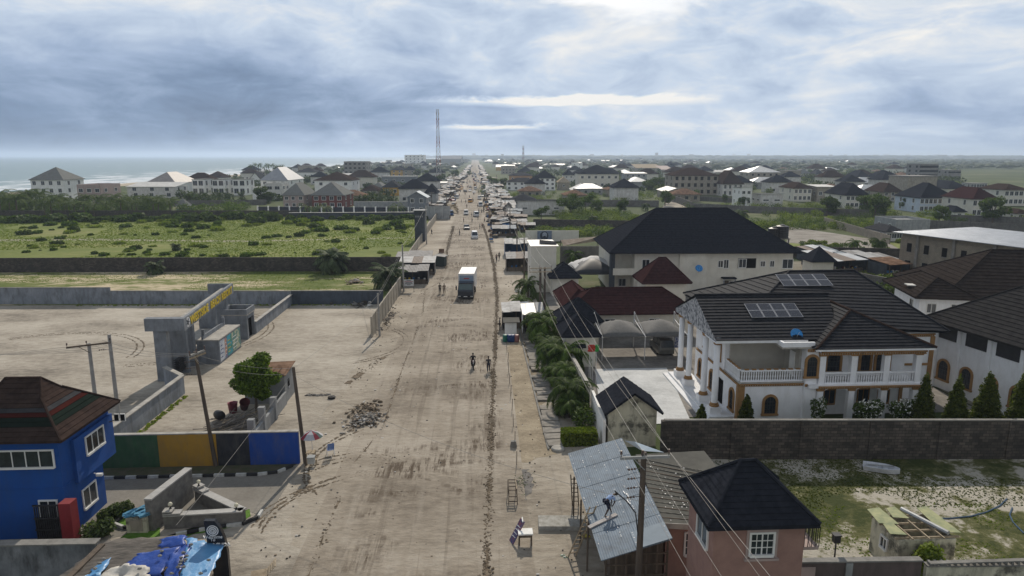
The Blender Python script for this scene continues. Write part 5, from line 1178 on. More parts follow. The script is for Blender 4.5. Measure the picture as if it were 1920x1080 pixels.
# tensile carports
SHADE = mat('grey shade net', (.13, .128, .125), (.10, .10, .098), 3, .85); SHP = mat('pale steel pipe', (.6, .6, .6), None, 2, .4)
def sail(o, x0, x1, y0, y1, z0, z1, m, nx=14, ny=8, zc=None):
    V = []; F = []
    for j in range(ny + 1):
        for i in range(nx + 1):
            s, t = i / nx, j / ny; k = max(0, 1 - max(abs(s - .5) * 2, abs(t - .55) * 1.9)) ** .8
            V.append((x0 + (x1 - x0) * s, y0 + (y1 - y0) * t, z0 + (z1 - z0) * k - .10 * math.sin(math.pi * s) * (1 - t) * (j == 0)))
    for j in range(ny):
        for i in range(nx): a = j * (nx + 1) + i; F.append((a, a + 1, a + nx + 2, a + nx + 1))
    ob = np_mesh('canopy', V, np.array(F), m, o); sd = ob.modifiers.new('t', 'SOLIDIFY'); sd.thickness = .03
o = thing('carport', 'grey twin peaked tensile shade carport in the villa yard', 'carport')
sail(o, 13.5, 18.2, 71.2, 76.5, 2.7, 3.9, SHADE); sail(o, 18.25, 22.9, 71.2, 76.5, 2.7, 3.9, SHADE)
for x in (13.5, 18.2, 22.9):
    m = MB(); m.tube((x, 71.2, 0), (x, 71.2, 2.7), .05, .05, SHP, 8); m.tube((x, 71.0, 2.65), (x, 76.6, 3.3), .05, .05, SHP, 8); m.tube((x, 76.6, 0), (x, 76.6, 4.2), .07, .06, SHP, 8); m.tube((x, 76.6, 4.2), (x, 71.2, 2.75), .02, .02, SHP, 5); m.build('post', o)
o = thing('carport', 'black and white tensile shade canopy beside the large cream house', 'carport')
q_ = P(1075, 548); sail(o, q_.x, q_.x + 7.5, q_.y, q_.y + 7, 3.0, 5.2, mat('black shade net', (.03, .033, .04), (.02, .022, .026), 2, .6)); sail(o, q_.x + .2, q_.x + 8.5, q_.y + 2, q_.y + 9, 3.2, 5.35, mat('white shade net', (.5, .5, .5), None, 2, .7))
for dx in (0, 7.5): MB().tube((q_.x + dx, q_.y, 0), (q_.x + dx, q_.y, 3.0), .06, .06, SHP, 8).build('post', o)

# ================================================================== the white villa
def arch_window(par, x, y, z, w, h, face='S', surround=True):
    """round headed window with ochre surround, dark bars; z = centre"""
    m = MB(); n = 10; d = .1; t = .2; hw = w / 2; zs = h / 2 - hw
    def arch(r, yy): return [(-r, yy, -h / 2)] + [(-r * math.cos(math.pi * i / n), yy, zs + r * math.sin(math.pi * i / n)) for i in range(n + 1)] + [(r, yy, -h / 2)]
    a, b = arch(hw, -d), arch(hw + t, -d); c = arch(hw + t, .02); k = len(a); e = arch(hw, .02)
    m.add(a + b + c + e, [(i, i + 1, k + i + 1, k + i) for i in range(k - 1)] + [(k + i, k + i + 1, 2 * k + i + 1, 2 * k + i) for i in range(k - 1)] + [(i, 3 * k + i, 3 * k + i + 1, i + 1) for i in range(k - 1)], GOLD)
    m.box(-hw - t - .05, -d - .06, -h / 2 - .16, hw + t + .05, .02, -h / 2, GOLD)
    o = m.build('window', par); o.location = (x, y, z); o.rotation_euler = (0, 0, R({'S': 0, 'W': -90, 'E': 90}[face]))
    g_ = MB(); p = arch(hw, -.015); g_.add(p, [tuple(range(len(p)))], GLASS); g_.build('pane', o)
    b_ = MB()
    for xx in (-hw * .5, 0, hw * .5): b_.box(xx - .018, -.06, -h / 2, xx + .018, -.03, zs + hw * .8, DFRAME)
    for zz_ in (-h / 4, 0, zs): b_.box(-hw, -.06, zz_ - .018, hw, -.03, zz_ + .018, DFRAME)
    b_.build('window_bars', o); return o
def baluster_run(par, p, q, z, h=.85, name='balustrade'):
    p, q = Vector((p[0], p[1], z)), Vector((q[0], q[1], z)); L_ = (q - p).length; n = max(3, int(L_ / .2)); o = MB()
    d = (q - p).normalized(); o.bar(p + Vector((0, 0, h)), q + Vector((0, 0, h)), .2, .12, VILLA); o.bar(p + Vector((0, 0, .06)), q + Vector((0, 0, .06)), .2, .12, VILLA)
    for i in range(n):
        c = p.lerp(q, (i + .5) / n); o.lathe(c, [(.055, .12), (.06, .16), (.035, .24), (.065, .42), (.04, .62), (.055, .72), (.055, h - .06)], VILLA, 6)
    return o.build(name, par)
def column(par, x, y, z0, z1, r=.27, ped=.0, sq=False):
    m = MB()
    if sq: m.box(x - .24, y - .24, z0, x + .24, y + .24, z1, VILLA)
    else: m.lathe((x, y, z0 + ped), [(r * 1.05, 0), (r, .3), (r * .92, z1 - z0 - ped)], VILLA, 18)
    c = m.build('column', par, not sq)
    t = MB()
    if ped: t2 = MB(); t2.box(x - .48, y - .48, z0, x + .48, y + .48, z0 + ped, VILLA); t2.build('pedestal', c)
    zb = z0 + ped
    if not sq: t.lathe((x, y, zb + .01), [(r * 1.5, 0), (r * 1.55, .12), (r * 1.25, .16), (r * 1.3, .28), (r * 1.06, .33)], GOLD, 14); t.lathe((x, y, z1 - .35), [(r * 1.0, 0), (r * 1.3, .08), (r * 1.2, .15), (r * 1.5, .3), (r * 1.5, .34)], GOLD, 14)
    else: t.box(x - .3, y - .3, z1 - .3, x + .3, y + .3, z1 - .16, GOLD); t.box(x - .34, y - .34, z1 - .16, x + .34, y + .34, z1 - .004, GOLD)
    t.build('capital', c); return c
def dentil(mb, p, q, z, h=.22, dep=.14, out=(0, -1)):
    p, q = Vector((p[0], p[1], 0)), Vector((q[0], q[1], 0)); L_ = (q - p).length; d = (q - p).normalized(); o = Vector((out[0], out[1], 0)) * dep
    def bx(a, b, z0, z1, k=1.0): mb.hexa([a + o * k + Vector((0, 0, z0)), b + o * k + Vector((0, 0, z0)), b + Vector((0, 0, z0)), a + Vector((0, 0, z0))], [a + o * k + Vector((0, 0, z1)), b + o * k + Vector((0, 0, z1)), b + Vector((0, 0, z1)), a + Vector((0, 0, z1))], GOLD)
    bx(p, q, z + h * .62, z + h, 1.0); bx(p, q, z, z + h * .14, .5)
    n = int(L_ / .2)
    for i in range(n): bx(p + d * (i * L_ / n), p + d * (i * L_ / n + .11), z + h * .15, z + h * .6, .75)

def villa():
    o = thing('villa', 'large white two storey villa with ochre trim, balustrades and black tiled roofs', 'villa')
    # coordinates are world metres: y 53 = front, x 21.6 = street side
    w = MB()
    w.box(21.6, 53.0, -.1, 27.0, 64.5, 3.5, VILLA)          # ground floor left block under the terrace
    w.box(21.6, 56.6, 3.5, 27.0, 64.5, 6.7, VILLA)          # set back upper floor behind the terrace
    w.box(27.0, 52.7, -.1, 28.0, 60, 6.45, VILLA)            # corner bay with arched window
    w.box(28.0, 54.6, -.1, 36.6, 64, 6.4, VILLA)            # body behind the loggia
    w.box(36.602, 58.0, -.1, 41.4, 66, 6.29, VILLA)
    w.box(27.002, 60.3, -.1, 41.2, 74, 6.28, VILLA)
    w.build('wall', o)
    BG = mat('unpainted beige render', (.42, .40, .35), (.36, .34, .30), 1, .9)
    w = MB(); w.box(22.0, 56.35, 3.6, 27.0, 56.59, 6.6, BG); w.box(26.8, 53.6, 3.6, 26.99, 56.34, 6.5, BG); tag(w.build('terrace_wall', o), 'beige wall behind the open terrace')
    # slabs
    s = MB(); s.box(27.2, 52.35, 3.15, 36.9, 54.59, 3.45, VILLA); s.box(28.0, 52.6, 6.21, 36.9, 54.6, 6.4, VILLA); s.box(28.0, 52.4, 5.98, 36.9, 52.59, 6.4, VILLA); s.box(21.5, 52.9, 3.5, 27.0, 56.5, 3.58, CONC_L); s.build('floor_slab', o)
    tr = MB(); dentil(tr, (21.55, 52.98), (27.0, 52.98), 3.22); dentil(tr, (27.0, 52.68), (28.0, 52.68), 3.22); dentil(tr, (28.0, 52.33), (36.9, 52.33), 3.12); dentil(tr, (28.0, 52.38), (36.9, 52.38), 5.98, .32)
    dentil(tr, (27.0, 52.68), (28.0, 52.68), 6.2, .24); dentil(tr, (36.7, 57.98), (41.4, 57.98), 5.9, .3); dentil(tr, (21.58, 53), (21.58, 64), 3.22, out=(-1, 0))
    tr.box(21.5, 52.9, -.1, 22.05, 52.99, 3.2, GOLD); tr.box(41.05, 57.9, -.1, 41.45, 57.99, 5.9, GOLD); tr.box(36.7, 57.9, 3.2, 41.05, 57.99, 3.4, GOLD); tr.box(36.35, 54.5, -.1, 36.65, 54.59, 3.1, GOLD); tr.box(21.5, 52.95, -.1, 21.59, 53.4, 3.2, GOLD)
    tr.build('ochre_trim', o)
    # loggia columns, arches, balustrades
    xs = (28.3, 30.95, 33.75, 36.45)
    for x in xs:
        column(o, x, 52.75, 3.45, 6.15, sq=True); column(o, x, 52.75, 0, 3.15, sq=True)
    for a, b in zip(xs[:-1], xs[1:]): baluster_run(o, (a + .26, 52.6), (b - .26, 52.6), 3.45, .95)
    baluster_run(o, (28.15, 53), (28.15, 54.4), 3.45, .95)
    for z in (2.75, 5.78):
        for a, b in zip(xs[:-1], xs[1:]):
            m = MB(); n = 8; x0, x1 = a + .24, b - .24; top = z + .42
            for i in range(n):
                s0, s1 = i / n, (i + 1) / n; f = lambda s: z + .36 * math.sin(math.pi * s) ** .7
                m.hexa([(x0 + (x1 - x0) * s0, 52.6, f(s0)), (x0 + (x1 - x0) * s1, 52.6, f(s1)), (x0 + (x1 - x0) * s1, 52.85, f(s1)), (x0 + (x1 - x0) * s0, 52.85, f(s0))],
                       [(x0 + (x1 - x0) * s0, 52.6, top), (x0 + (x1 - x0) * s1, 52.6, top), (x0 + (x1 - x0) * s1, 52.85, top), (x0 + (x1 - x0) * s0, 52.85, top)], VILLA)
            m.build('arch', o)
    # terrace balustrade with ochre blocks
    baluster_run(o, (21.7, 53.1), (26.95, 53.1), 3.58, .95); baluster_run(o, (21.7, 53.3), (21.7, 56.4), 3.58, .95)
    m = MB()
    for i in range(8): m.box(22.0 + i * .62, 53.0, 4.592, 22.35 + i * .62, 53.2, 4.68, GOLD)
    for i in range(5): m.box(21.6, 53.4 + i * .6, 4.592, 21.8, 53.75 + i * .6, 4.68, GOLD)
    m.build('rail_caps', o)
    MB().box(26.72, 54.3, 3.6, 26.79, 55.2, 5.7, WHITE).build('door', o)
    # windows
    arch_window(o, 24.3, 52.99, 1.55, .95, 1.5); arch_window(o, 27.45, 52.69, 4.95, .85, 1.7)
    for x in (30.3, 34.6): arch_window(o, x, 54.59, 4.75, 1.1, 1.7)
    arch_window(o, 33.1, 54.59, 4.75, .8, 1.7)
    for x in (30.2, 33.2, 35.0): window(o, x, 54.58, 1.6, .9, 1.2, 'S', 'plain', GOLD, near=True)
    for y, z, h in ((54.4, 1.6, 1.7), (59.5, 1.6, 1.7), (58.0, 4.9, 1.6), (61.5, 4.9, 1.5), (62.8, 1.7, 1.6)): arch_window(o, 21.59, y, z, .8, h, 'W')
    MB().box(21.52, 56.6, 0.1, 21.6, 57.9, 2.5, DARK).build('door', o)
    # portico: steps, four tall columns, stone clad gable
    m = MB(); m.box(19.4, 53.6, -.1, 21.59, 66.0, .35, VILLA); m.box(18.9, 53.2, -.1, 19.39, 66.3, .16, VILLA); m.build('porch', o)
    for x, y in ((20.15, 54.6), (20.15, 57.5), (20.15, 61.9), (20.15, 64.6)): column(o, x, y, .0, 6.75, .27, .95)
    g_ = MB()
    y0, y1, ym, zt = 53.7, 65.6, 59.6, 9.45
    pts = [(19.75, y0, 6.75), (19.75, y1, 6.75), (19.75, y1, 7.1), (19.75, ym, zt), (19.75, y0, 7.1)]
    bk = [(20.15, y, z) for _, y, z in pts]; g_.add(pts + bk, [(4, 3, 2, 1, 0), (5, 6, 7, 8, 9)] + [(i, (i + 1) % 5, (i + 1) % 5 + 5, i + 5) for i in range(5)], STONE); g_.build('gable', o)
    # roofs
    r = MB(); st = .06
    A = Vector
    def crs(b0, b1, t1, t0, n): r.courses(b0, b1, t1, t0, n, st, R_BLACK2)
    # wing roof (ridge along x)
    crs(A((19.6, 53.5, 7.0)), A((30, 53.5, 7.0)), A((32, 59.6, 9.6)), A((19.6, 59.6, 9.6)), 15)
    crs(A((30, 65.8, 7.0)), A((19.6, 65.8, 7.0)), A((19.6, 59.6, 9.6)), A((32, 59.6, 9.6)), 12)
    # main hip
    e = (23.5, 54.4, 42.6, 75.5); z0 = 6.55; zr = 11.2; hy = 69.2
    a0, a1, a2, a3 = A((e[0], e[1] + 3.5, z0 + .9)), A((e[2] - .2, e[1] + 3.1, z0 - .1)), A((e[2] - .2, e[3], z0 - .1)), A((e[0], e[3], z0)); r0, r1 = A((31.8, 67.2, 10.4)), A((38.6, 67.2, 10.4))
    crs(a0, a1, r1, r0, 18); crs(a1, a2, r1, r1, 14); crs(a2, a3, r0, r1, 12); crs(a3, a0, r0, r0, 14)
    r.poly([a0 - A((0, 0, .15)), a3 - A((0, 0, .15)), a2 - A((0, 0, .15)), a1 - A((0, 0, .15))], R_BLACK2)
    for i, j in ((a0, r0), (a1, r1), (a2, r1), (a3, r0), (r0, r1)): r.tube(i + A((0, 0, .05)), j + A((0, 0, .06)), .11, .11, R_BLACK2, 6)
    r.tube(A((19.6, 59.6, 9.66)), A((32, 59.6, 9.66)), .11, .11, R_BLACK2, 6)
    # front bay hip (ridge running back)
    b0, b1 = A((27.3, 51.9, 6.6)), A((37.4, 51.9, 6.6)); ap = A((32.35, 56.3, 8.8)); bk_ = A((32.35, 62.8, 8.85)); b2 = A((37.4, 62, 6.6)); b3 = A((27.3, 62, 6.6))
    crs(b0, b1, ap, ap, 13); crs(b3, b0, ap, bk_, 13); crs(b1, b2, bk_, ap, 13)
    for i, j in ((b0, ap), (b1, ap), (ap, bk_)): r.tube(i + A((0, 0, .05)), j + A((0, 0, .06)), .11, .11, R_BROWN, 6)
    r.build('roof', o)
    f = MB(); f.box(27.35, 51.95, 6.42, 37.35, 52.1, 6.58, VILLA); f.box(19.7, 53.55, 6.78, 27.4, 53.7, 6.98, VILLA); f.box(28, 52.1, 6.41, 37, 54.5, 6.5, VILLA); f.box(19.7, 53.71, 6.7, 27.3, 56.6, 6.78, VILLA)
    f.build('soffit', o)
    f = MB(); f.box(24.9, 52.7, 6.46, 27.9, 55.3, 6.6, CONC_L); f.box(24.9, 52.7, 6.6, 27.6, 52.9, 7.0, VILLA); f.box(24.9, 52.9, 6.6, 25.1, 55.3, 7.0, VILLA); f.build('flat_roof', o)
    return o
villa()
def dish(label, loc, d=.55, col=(.02, .22, .55), rz=0.0):
    o = thing('satellite_dish', label, 'dish', loc, rz); m = MB(); n = 16; MM = mat('blue dish paint' if col[2] > .4 and col[0] < .1 else 'pale dish paint', col, None, 3, .45); V = [(0, .14, 0)]; F = []
    for k, rr_ in enumerate((.5, 1.0)):
        for i in range(n): t = 2 * math.pi * i / n; V.append((d * rr_ * math.cos(t), .14 - .14 * rr_ ** 2, d * rr_ * math.sin(t)))
    F = [(0, 1 + (i + 1) % n, 1 + i) for i in range(n)] + [(1 + i, 1 + (i + 1) % n, 1 + n + (i + 1) % n, 1 + n + i) for i in range(n)]
    m.add(V, F, MM); q = m.build('reflector', o); q.rotation_euler = (R(-35), 0, 0); sd = q.modifiers.new('t', 'SOLIDIFY'); sd.thickness = .02
    a = MB(); a.tube((0, .1, -d - .1), (0, .12, 0), .03, .03, DFRAME, 6); a.tube((0, 0, -.3), (0, -.45, .3), .015, .015, SHP, 5); a.build('mount', o); return o
dish('blue satellite dish on the flat roof corner of the white villa', (26.6, 54.0, 7.35), .52)
def panels(label, p0, ux, uy, n=4):
    o = thing('solar_panels', label, 'solar panel'); F_ = mat('aluminium rim', (.5, .5, .52), None, 2, .35, metal=.6); C_ = mat('dark solar cells', (.03, .032, .045), (.022, .024, .035), 4, .22, spec=.6)
    for i in range(n):
        a = p0 + ux * i; b = a + ux * .97; c = b + uy; d = a + uy; m = MB(); m.slab([a, b, c, d], .05, F_); nn = ux.cross(uy).normalized() * .006
        k = .025; uu, vv = ux.normalized() * .05, uy.normalized() * .05; h_ = uy * .5
        for s in (0, 1): m.poly([a + uu + vv * .8 + h_ * s + nn, b - uu + vv * .8 + h_ * s + nn, b - uu - vv * .8 + h_ * (s + 1) + nn, a + uu - vv * .8 + h_ * (s + 1) + nn], C_)
        m.build('panel', o)
sl_ = Vector((0, 6.1, 2.6)).normalized()
panels('row of four solar panels low on the left roof slope of the villa', Vector((23.6, 56.2, 8.32)), Vector((1.15, 0, 0)), sl_ * 2.05)
sl2 = Vector((0, 9.3, 3.6)).normalized()
panels('row of four solar panels high on the main roof of the villa', Vector((29.9, 64.1, 9.52)), Vector((1.25, 0, 0)), sl2 * 2.2)

# long white building with clerestory band right of the villa
o = thing('clerestory_building', 'long white building with dark tiled roof and a band of dark clerestory windows', 'building', (43.6, 62.6, 0), R(-90) + R(8)); L_, D_ = 19, 12; h = 6.4
w = MB(); w.box(.4, .5, -.1, L_, D_, h, VILLA); w.build('wall', o)
m = MB(); hip_roof(m, 0, 0, L_, D_, h + .05, 4.6, mat('weathered grey tile', (.05, .048, .047), (.032, .031, .032), 2, .6, .3, 30, spec=0.0), .35, 17, .045); m.build('roof', o)
for i in range(4): MB().box(1.2 + i * 3.2, .42, 4.9, 3.7 + i * 3.2, .5, 6.1, DFRAME).build('clerestory_window', o)
for i in range(6): arch_window(o, 2.3 + i * 2.6, .49, 1.9, 1.1, 1.8)
m = MB()
for x in (1.1, 3.65, 6.9, 10.1, 13.4): m.box(x - .1, .3, -.1, x + .25, .495, 6.2, VILLA)
m.build('pilaster', o)
# brown roofed white house behind it
o = thing('brown_roof_house', 'white house with large brown tiled roof and a bright skylight, right edge', 'house', (50.2, 73.5, 0), R(-14)); m = MB(); m.box(0, 0, -.1, 5.2, 8, 6.2, VILLA); m.box(5.2, 1.4, -.1, 22, 16, 6.2, VILLA); m.build('wall', o)
m = MB(); BT = mat('brown weathered tile', (.045, .037, .034), (.028, .024, .022), 2, .6, .3, 30, spec=0.0); hip_roof(m, 2.8, .3, 22, 15, 6.3, 4.6, BT, .7, 15, .045); hip_roof(m, 0, 0, 5.2, 10, 6.3, 1.8, BT, .7, 8, .045); m.build('roof', o)
MB().box(-.3, 3.0, 6.95, 1.0, 4.3, 7.05, R_WHITE).build('skylight', o); window(o, 1.3, -.01, 5.0, .9, 1.0, 'S', 'plain', near=True); window(o, 3.8, -.01, 5.0, .9, 1.0, 'S', 'plain', near=True); window(o, -.01, 2.2, 4.9, .9, 1.3, 'W', 'plain', near=True); window(o, 7.5, 1.39, 5.0, 1.0, 1.0, 'S', 'plain', near=True)
# tank on tower
def tank(label, loc, r=.75, h=1.5, stand=None, group=None):
    o = thing('water_tank', label, 'water tank', loc, 0, group); m = MB(); TK = mat('black tank plastic', (.018, .018, .02), (.012, .012, .013), 3, .45); prof = [(r, 0)]
    for i in range(5): prof += [(r * 1.03, h * (i + .2) / 5), (r * .98, h * (i + .8) / 5)]
    prof += [(r * .95, h), (r * .4, h + .18), (r * .38, h + .28)]; m.lathe((0, 0, 0), prof, TK, 14); m.build('tank', o)
    if stand:
        s = MB(); s.box(-r, -r, -.15, r, r, 0, CONC)
        for a in (-1, 1):
            for b in (-1, 1): s.box(a * r * .8 - .1, b * r * .8 - .1, -stand, a * r * .8 + .1, b * r * .8 + .1, -.15, CONC)
        s.build('stand', o)
    return o
q_ = P(1702, 600); tank('black water tank on a concrete tower beside the villa roof', (q_.x - 1.5, q_.y - 6, 5.6), .75, 1.6, 5.6)

# big cream house with wide black roof
o = thing('cream_mansion', 'very large cream house with a vast black tiled hip roof', 'mansion', (21.7, 106.8, 0), R(-2)); W_, D_, h = 28.8, 16.4, 6.9
m = MB(); m.box(0, 3.0, -.1, 3.4, D_, h, CREAM); m.box(3.4, 0, -.1, 10.5, D_, h, CREAM); m.box(10.5, -.5, -.1, 15, D_, h, CREAM); m.box(15, 0, -.1, W_, D_, h, CREAM); m.box(-.4, .2, -.1, .3, 1.6, h, GREYD); m.build('wall', o)
m = MB(); m.box(0, 0, 3.2, 3.39, 3, 3.5, CREAM); m.box(0, 0, 3.5, 3.39, .2, 4.3, CREAM); m.box(-.2, -.6, h, W_ + .2, 2.99, h + .1, CREAM); m.build('balcony', o)
m = MB(); hip_roof(m, 0, -.4, W_, D_, h + .1, 6.3, R_BLACK, .9, 26, .045); m.build('roof', o)
for x, z, w_, hh in ((5.2, 5.0, 1.1, 1.4), (17.2, 5.0, .7, 1.0), (18.1, 5.0, .7, 1.3), (24.0, 5.0, .7, .8), (25.5, 5.0, .6, .9), (28.0, 5.0, 1.6, 1.4), (19.6, 1.5, 1.6, 1.3), (6.2, 1.5, 1.2, 1.3), (2.0, 1.5, 1.2, 1.2)):
    window(o, x, -.01 if x > 3.4 else 2.99, z, w_, hh, 'S', 'plain', near=True)
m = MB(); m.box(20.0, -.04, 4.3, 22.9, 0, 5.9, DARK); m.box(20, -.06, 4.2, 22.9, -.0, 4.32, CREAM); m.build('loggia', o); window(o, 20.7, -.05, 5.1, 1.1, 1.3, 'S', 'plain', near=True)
m = MB(); m.box(17.4, -1.1, 2.7, 19.6, 0, 2.9, R_BLACK); m.box(17.5, -1.0, -.1, 17.7, -.8, 2.7, STONE); m.box(19.3, -1.0, -.1, 19.5, -.8, 2.7, STONE); m.build('porch', o); MB().box(17.9, -.03, 0, 19.1, 0, 2.3, TIMBER).build('door', o)
dish('blue satellite dish on the cream wall behind the maroon pavilion', (34.9, 104.6, 4.6), .6)
dish('pale satellite dish on a pole in front of the white apartment block', P(1720, 470, 2.4), .5, (.5, .5, .5))
q_ = P(1462, 465); tank('left of the two black tanks behind the black roofed mansion', P(1450, 446, 7.6), 1.0, 1.7, 7.4); tank('right and larger of the two black tanks behind the black roofed mansion', P(1465, 446, 7.6), 1.15, 2.1, 7.4)

# ================================================================== middle distance buildings
def mid(o_, pts=None): return o_
house('white house with a two part slate and silver roof by the sea, far left', 62, 158, 379, 337, 313, 16, WHITE, R_GREY, 'hip', 3, 4, 1.6, 1.8)
house('faded pink flat roofed block next to the white seaside house', 148, 224, 385, 349, None, 16, PINKF, PINKF, 'parapet', 2, 3, 1.8, 1.5)
house('white hall with a pale sloping roof sheet left of the townhouses', 240, 352, 371, 350, 342, 14, WHITE2, R_WHITE, 'mono', 2, 3, 2.0, 1.8)
house('white house with a large sandy grey hip roof behind the white hall', 276, 368, 362, 343, 322, 30, WHITE, mat('sandy grey roof', (.30, .27, .25), (.22, .2, .185), .5, .6), 'hip', 1, 4, 1.6, 1.5)
for i, (a, b) in enumerate(((362, 400), (400, 438), (438, 476))):
    house(['leftmost of the three white townhouses before the sea', 'middle one of the three white townhouses before the sea', 'rightmost of the three white townhouses before the sea'][i], a, b, 366, 337, None, 14, WHITE, R_GREY, 'flat', 2, 2, 2.4, 2.6, group='row of white townhouses')
house('grey brown hip roof standing over the white townhouses', 386, 432, 346, 333, 321, 16, WHITE, R_BROWN, 'hip', 1, 0)
house('small grey gabled house right behind the townhouses', 470, 498, 345, 334, 323, 14, WHITE, R_SLATE, 'gabley', 1, 1)
house('large white house under a wide pale grey hip roof near the surf', 490, 566, 362, 338, 313, 32, WHITE, mat('pale grey roof', (.34, .35, .37), (.26, .27, .29), .5, .55), 'hip', 2, 3, 1.8, 1.6)
house('small white cube house in front of the townhouses', 474, 502, 374, 352, None, 8, WHITE, R_WHITE, 'flat', 1, 1, 1.2, 1.2)
house('white flat roofed house left of the maroon house', 498, 542, 374, 346, None, 12, WHITE2, R_WHITE, 'parapet', 2, 2, 2.4, 1.6)
house('pink end of the long roadside house left of its maroon half', 532, 590, 391, 366, 342, 18, PINKF, R_GREY, 'hip', 2, 3, 1.3, 1.3)
house('maroon walled half of the long house with grey hip roof', 586, 660, 391, 366, 341, 18, MAROONW, R_GREY, 'hip', 2, 4, 1.6, 1.5)
house('white house with a dark maroon hip roof above the maroon house', 591, 673, 368, 338, 322, 20, WHITE, R_BROWN, 'hip', 2, 3, 1.6, 1.5)
house('mustard yellow house with a grey pyramid roof', 718, 753, 367, 351, 338, 14, YELLOWW, R_SLATE, 'hip', 1, 2, 1.6, 1.6)
house('low house with a brown hip roof left of the yellow house', 677, 716, 367, 357, 346, 14, BEIGE, R_BROWN, 'hip', 1, 2)
house('low house with a pale hipped roof behind the yellow house', 696, 726, 360, 352, 341, 16, GREYL, R_GREY, 'hip', 1, 1)
house('blue grey roadside gatehouse with a pale blue gable roof', 765, 803, 402, 369, 358, 8, GREYW, mat('pale blue roofing', (.25, .32, .38), (.18, .24, .29), .6, .6), 'gabley', 2, 2, 1.2, 1.4)
house('grey tower house with steep black pyramid roof beside the road', 798, 821, 388, 362, 345, 9, GREYL, R_BLACK, 'hip', 2, 1, 1.2, 1.2, rh=4.0)
house('long low grey block with flat roof behind the yellow house', 716, 783, 347, 331, None, 12, GREYW, GREYL, 'flat', 1, 4, 1.8, 1.2)
house('long low shed with a white roof left of the road', 783, 838, 353, 343, 341, 12, GREYL, R_WHITE, 'mono', 1, 3, 1.4, 1.2)
house('unfinished grey concrete apartment block on the left skyline', 646, 694, 335, 304, None, 22, CONC, CONC, 'parapet', 4, 5, 2.2, 1.7, style='open')
house('white four storey block near the coast left of the mast', 759, 798, 311, 291, None, 30, WHITE, WHITE, 'parapet', 4, 5, 2.4, 2.0)
house('long blue grey roofed warehouse right of the mast', 828, 866, 310, 298, 292, 60, GREYL, GREYW, 'gablex', 1, 0)
house('white house with dark pyramid roof among the far palms', 556, 600, 336, 323, 314, 20, WHITE, R_SLATE, 'hip', 1, 3, 1.6, 1.4)
house('orange house with a grey roof behind the concrete block', 733, 758, 331, 319, 312, 16, YELLOWW, R_SLATE, 'hip', 2, 2, 1.6, 1.6)
house('beige house with dark roof beside the orange house', 756, 782, 331, 319, 311, 16, BEIGE, R_BLACK, 'hip', 2, 2, 1.6, 1.6)
house('long white two storey house with grey roof and taller right end', 947, 1008, 357, 341, 333, 14, WHITE, R_SLATE, 'hip', 2, 5, 1.4, 1.3)
house('white three storey wing with dark pyramid roof on the long white house', 998, 1041, 357, 334, 319, 13, WHITE, R_BLACK, 'hip', 3, 4, 1.4, 1.3)
house('small house with a tan pyramid roof right of the long white house', 1042, 1068, 356, 342, 331, 14, BEIGE, R_TAN, 'hip', 1, 1)
house('large cream two storey house with a broad charcoal hip roof, centre right', 1073, 1160, 354, 326, 309, 26, CREAM, R_BLACK, 'hip', 2, 6, 1.6, 1.6)
house('low pale pyramid roof rising from the scrub', 1065, 1110, 360, 356, 344, 16, WHITE2, R_WHITE, 'hip', 1, 0)
house('white shed with one sloping roof beside the tin market stalls', 966, 1058, 403, 380, 374, 10, WHITE2, R_GREY, 'monof', 1, 3, 1.8, .5)
house('grey gable roofed hall behind the white shed', 953, 1005, 386, 376, 363, 16, GREYL, R_SLATE, 'hip', 1, 2)
house('small white hut with a grey gable among the stalls', 943, 962, 402, 390, 380, 9, WHITE2, R_SLATE, 'gabley', 1, 1, .9, .9)
house('long weathered beige three storey block with dark brown roof', 1240, 1345, 366, 329, 314, 22, BEIGE, R_BROWN, 'hip', 3, 7, 1.6, 2.0, style='open', fm=BEIGE)
house('white house with a tall brown hip roof right of the beige block', 1328, 1392, 368, 345, 319, 22, WHITE2, R_BROWN, 'hip', 2, 4, 1.2, 2.0)
house('white industrial building with a flat pale roof beyond the black roof', 1404, 1467, 388, 365, 362, 12, WHITE2, GREYL, 'monof', 1, 2, 2.4, .6)
house('white annex with a bright sheet roof beside the industrial building', 1374, 1408, 388, 353, 352, 12, WHITE, R_WHITE, 'monof', 2, 2, 1.2, 1.2)
house('concrete house with a streaked silver hip roof', 1382, 1461, 344, 323, 311, 24, BEIGE, R_SILVER, 'hip', 2, 5, 1.6, 1.6, style='open', fm=BEIGE)
house('cream house with twin brown gables behind the industrial building', 1463, 1520, 378, 353, 341, 18, CREAM, R_BROWN, 'hip', 2, 4, 1.3, 1.7)
house('grey house with a black flat topped hip roof, right middle distance', 1555, 1626, 391, 366, 342, 20, CREAM, R_BLACK, 'hip', 2, 5, 1.3, 1.5)
house('bright bluish white house with black roof and central balcony', 1676, 1788, 399, 371, 342, 18, mat('bluish white wall', (.55, .62, .72), (.46, .52, .60), .8, .85), R_BLACK, 'hip', 2, 8, 1.2, 1.6)
house('cream house with a maroon hip roof right of the bluish white house', 1788, 1866, 408, 373, 350, 18, CREAM, R_MAROON, 'hip', 2, 5, 1.2, 1.7)
house('small white gatehouse with black pyramid roof before the maroon roof', 1772, 1808, 412, 397, 385, 8, WHITE, R_BLACK, 'hip', 1, 1)
house('cream block with dark flat hip roof at the right edge', 1848, 1925, 386, 356, 344, 18, CREAM, R_BROWN, 'hip', 2, 5, 1.5, 1.8)
house('low beige house at the right edge below the cream block', 1888, 1930, 414, 400, 390, 10, CREAM, R_BROWN, 'hip', 1, 2)
house('dark brown roofed house left of the bluish white house', 1630, 1690, 378, 360, 342, 18, BEIGE, R_BROWN, 'hip', 2, 3, 1.3, 1.5)
